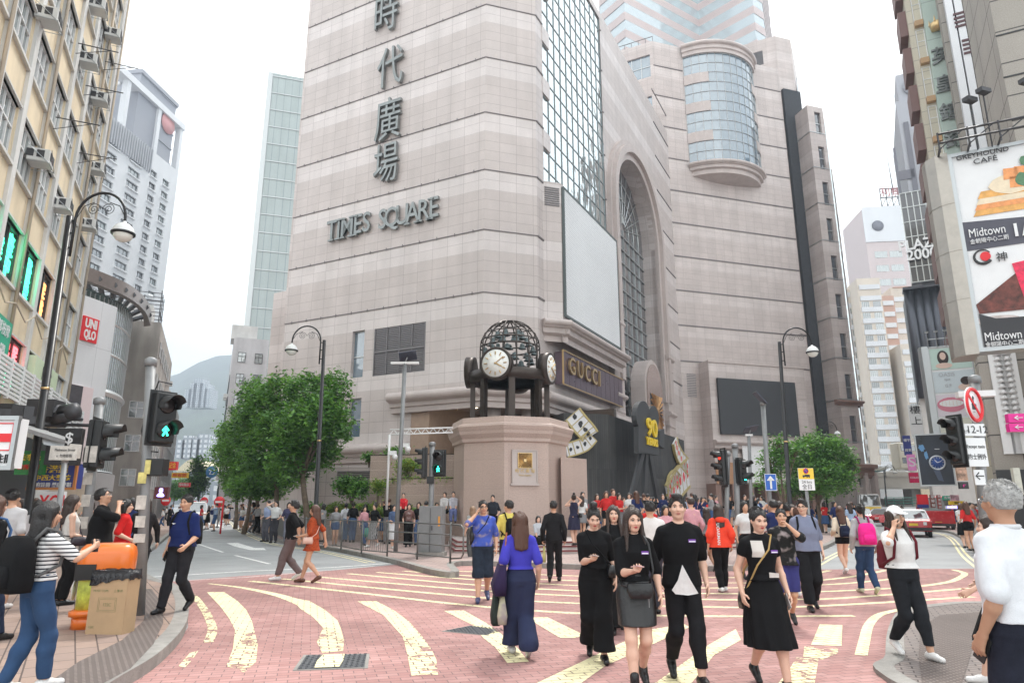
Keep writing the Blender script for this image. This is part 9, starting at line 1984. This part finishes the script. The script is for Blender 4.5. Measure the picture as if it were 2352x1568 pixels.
def crowd(n,place,where,seed,group,dirs=None):
 rd=random.Random(seed);used=set();k=0
 while k<n:
  rp,bw_,sx=proto[rd.randrange(len(proto))];tn,tc_=TC[min(int(abs(rd.gauss(0,3.6))),len(TC)-1)];bn,bc_=BC[min(int(abs(rd.gauss(0,1.6))),4)];tall=rd.choice(['tall','short',''])if len(used)>n*.5 else ''
  face_=(rd.choice(dirs)if dirs else rd.uniform(0,360))+rd.uniform(-25,25);fw=((face_+45)%360)//90;fwd=['facing away','facing left','facing camera','facing right'][int(fw)];key=(tn,bn,bw_,fwd,tall)
  if key in used:k+=.02;continue
  used.add(key);x,y,z=place(rd,k);k=int(k)+1;o=copytree(rp);o.location=(x,y,z);o.rotation_euler=(0,0,R(face_));s={'tall':1.06,'short':.92}.get(tall,rd.uniform(.95,1.02))*(.96 if sx=='f' else 1.02);o.scale=(s,s,s)
  o['label']=' '.join((f'{tall} person, {tn} top, {bn} {bw_}, {fwd}, {where}').split());o['group']=group
  for c in o.children:
   m=None
   if c.name.startswith(('top','dress')):m=cloth(tc_)
   elif c.name.startswith(('trousers','shorts','skirt')):m=cloth(bc_)
   elif c.name.startswith('hair'):m=HAIRM[rd.choice(['black','black','dark','brown'])]
   if m:c.material_slots[0].link='OBJECT';c.material_slots[0].material=m
def inpod(x,y):
 c=False
 for i in range(len(pod)):
  a,b=pod[i-1],pod[i]
  if(a[1]>y)!=(b[1]>y)and x<(b[0]-a[0])*(y-a[1])/(b[1]-a[1])+a[0]:c=not c
 return c
def pz_at(u,Y,z):x=XH(u,Y);return(x,Y,.46 if inpod(x,Y)else(min(z,.13)))
def band(u0,u1,Y0,Y1,z):return lambda rd,k:(lambda Y:pz_at(rd.uniform(u0,u1),Y,z))(Y0+(Y1-Y0)*rd.random()**1.2)
crowd(20,band(515,640,38,70,.13),'under the left street trees',1,'people on the left kerb under the trees')
crowd(14,band(375,505,48,80,0),'crossing the left street in the distance',2,'people crossing the left street far off',[90,270])
crowd(13,band(40,345,15,30,.13),'by the left shops',3,'people by the left shops',[0,180])
crowd(22,band(1330,1480,27,36,.46),'before the black hoarding',4,'people in front of the black hoarding',[0,180,200]);crowd(30,band(1480,1640,27,48,.46),'on the plaza left of the signals',5,'people on the plaza left of the right hand signals')
crowd(34,band(1640,1800,30,62,.3),'on the plaza behind the signal poles',6,'people on the plaza behind the signal poles');crowd(8,band(1480,1640,14.5,22,0),'at the plaza kerb',7,'people at the plaza kerb',[0,180])
crowd(28,band(1790,1965,28,70,.13),'near the corner trees',8,'people on the pavement near the corner trees',[0,180]);crowd(10,band(1700,1850,15,24,0),'by the blue arrow pole',9,'people crossing by the blue arrow pole',[0,180])
crowd(28,band(2190,2330,24,60,.13),'on the right pavement',10,'people on the right hand pavement',[0,180]);crowd(14,band(2000,2190,80,105,0),'below the flyover',11,'people below the flyover');crowd(7,band(700,1080,27.5,31,.13),'beside the low planter',12,'people beside the low planter')
for(rp,_,_)in proto:
 for c in list(rp.children):bpy.data.objects.remove(c)
 bpy.data.objects.remove(rp)
 #haze
hm=bpy.data.materials.new('haze');hm.use_nodes=True;n=hm.node_tree;n.nodes.clear();o_=n.nodes.new('ShaderNodeOutputMaterial');pv=n.nodes.new('ShaderNodeVolumePrincipled')
pv.inputs['Color'].default_value=(.74,.85,1,1);pv.inputs['Density'].default_value=.00066;pv.inputs['Anisotropy'].default_value=.1;n.links.new(pv.outputs[0],o_.inputs['Volume'])
mb=MB();mb.box((0,1150,250),(3400,2500,540));hz_=mb.build('haze',hm);struct(hz_,'stuff')
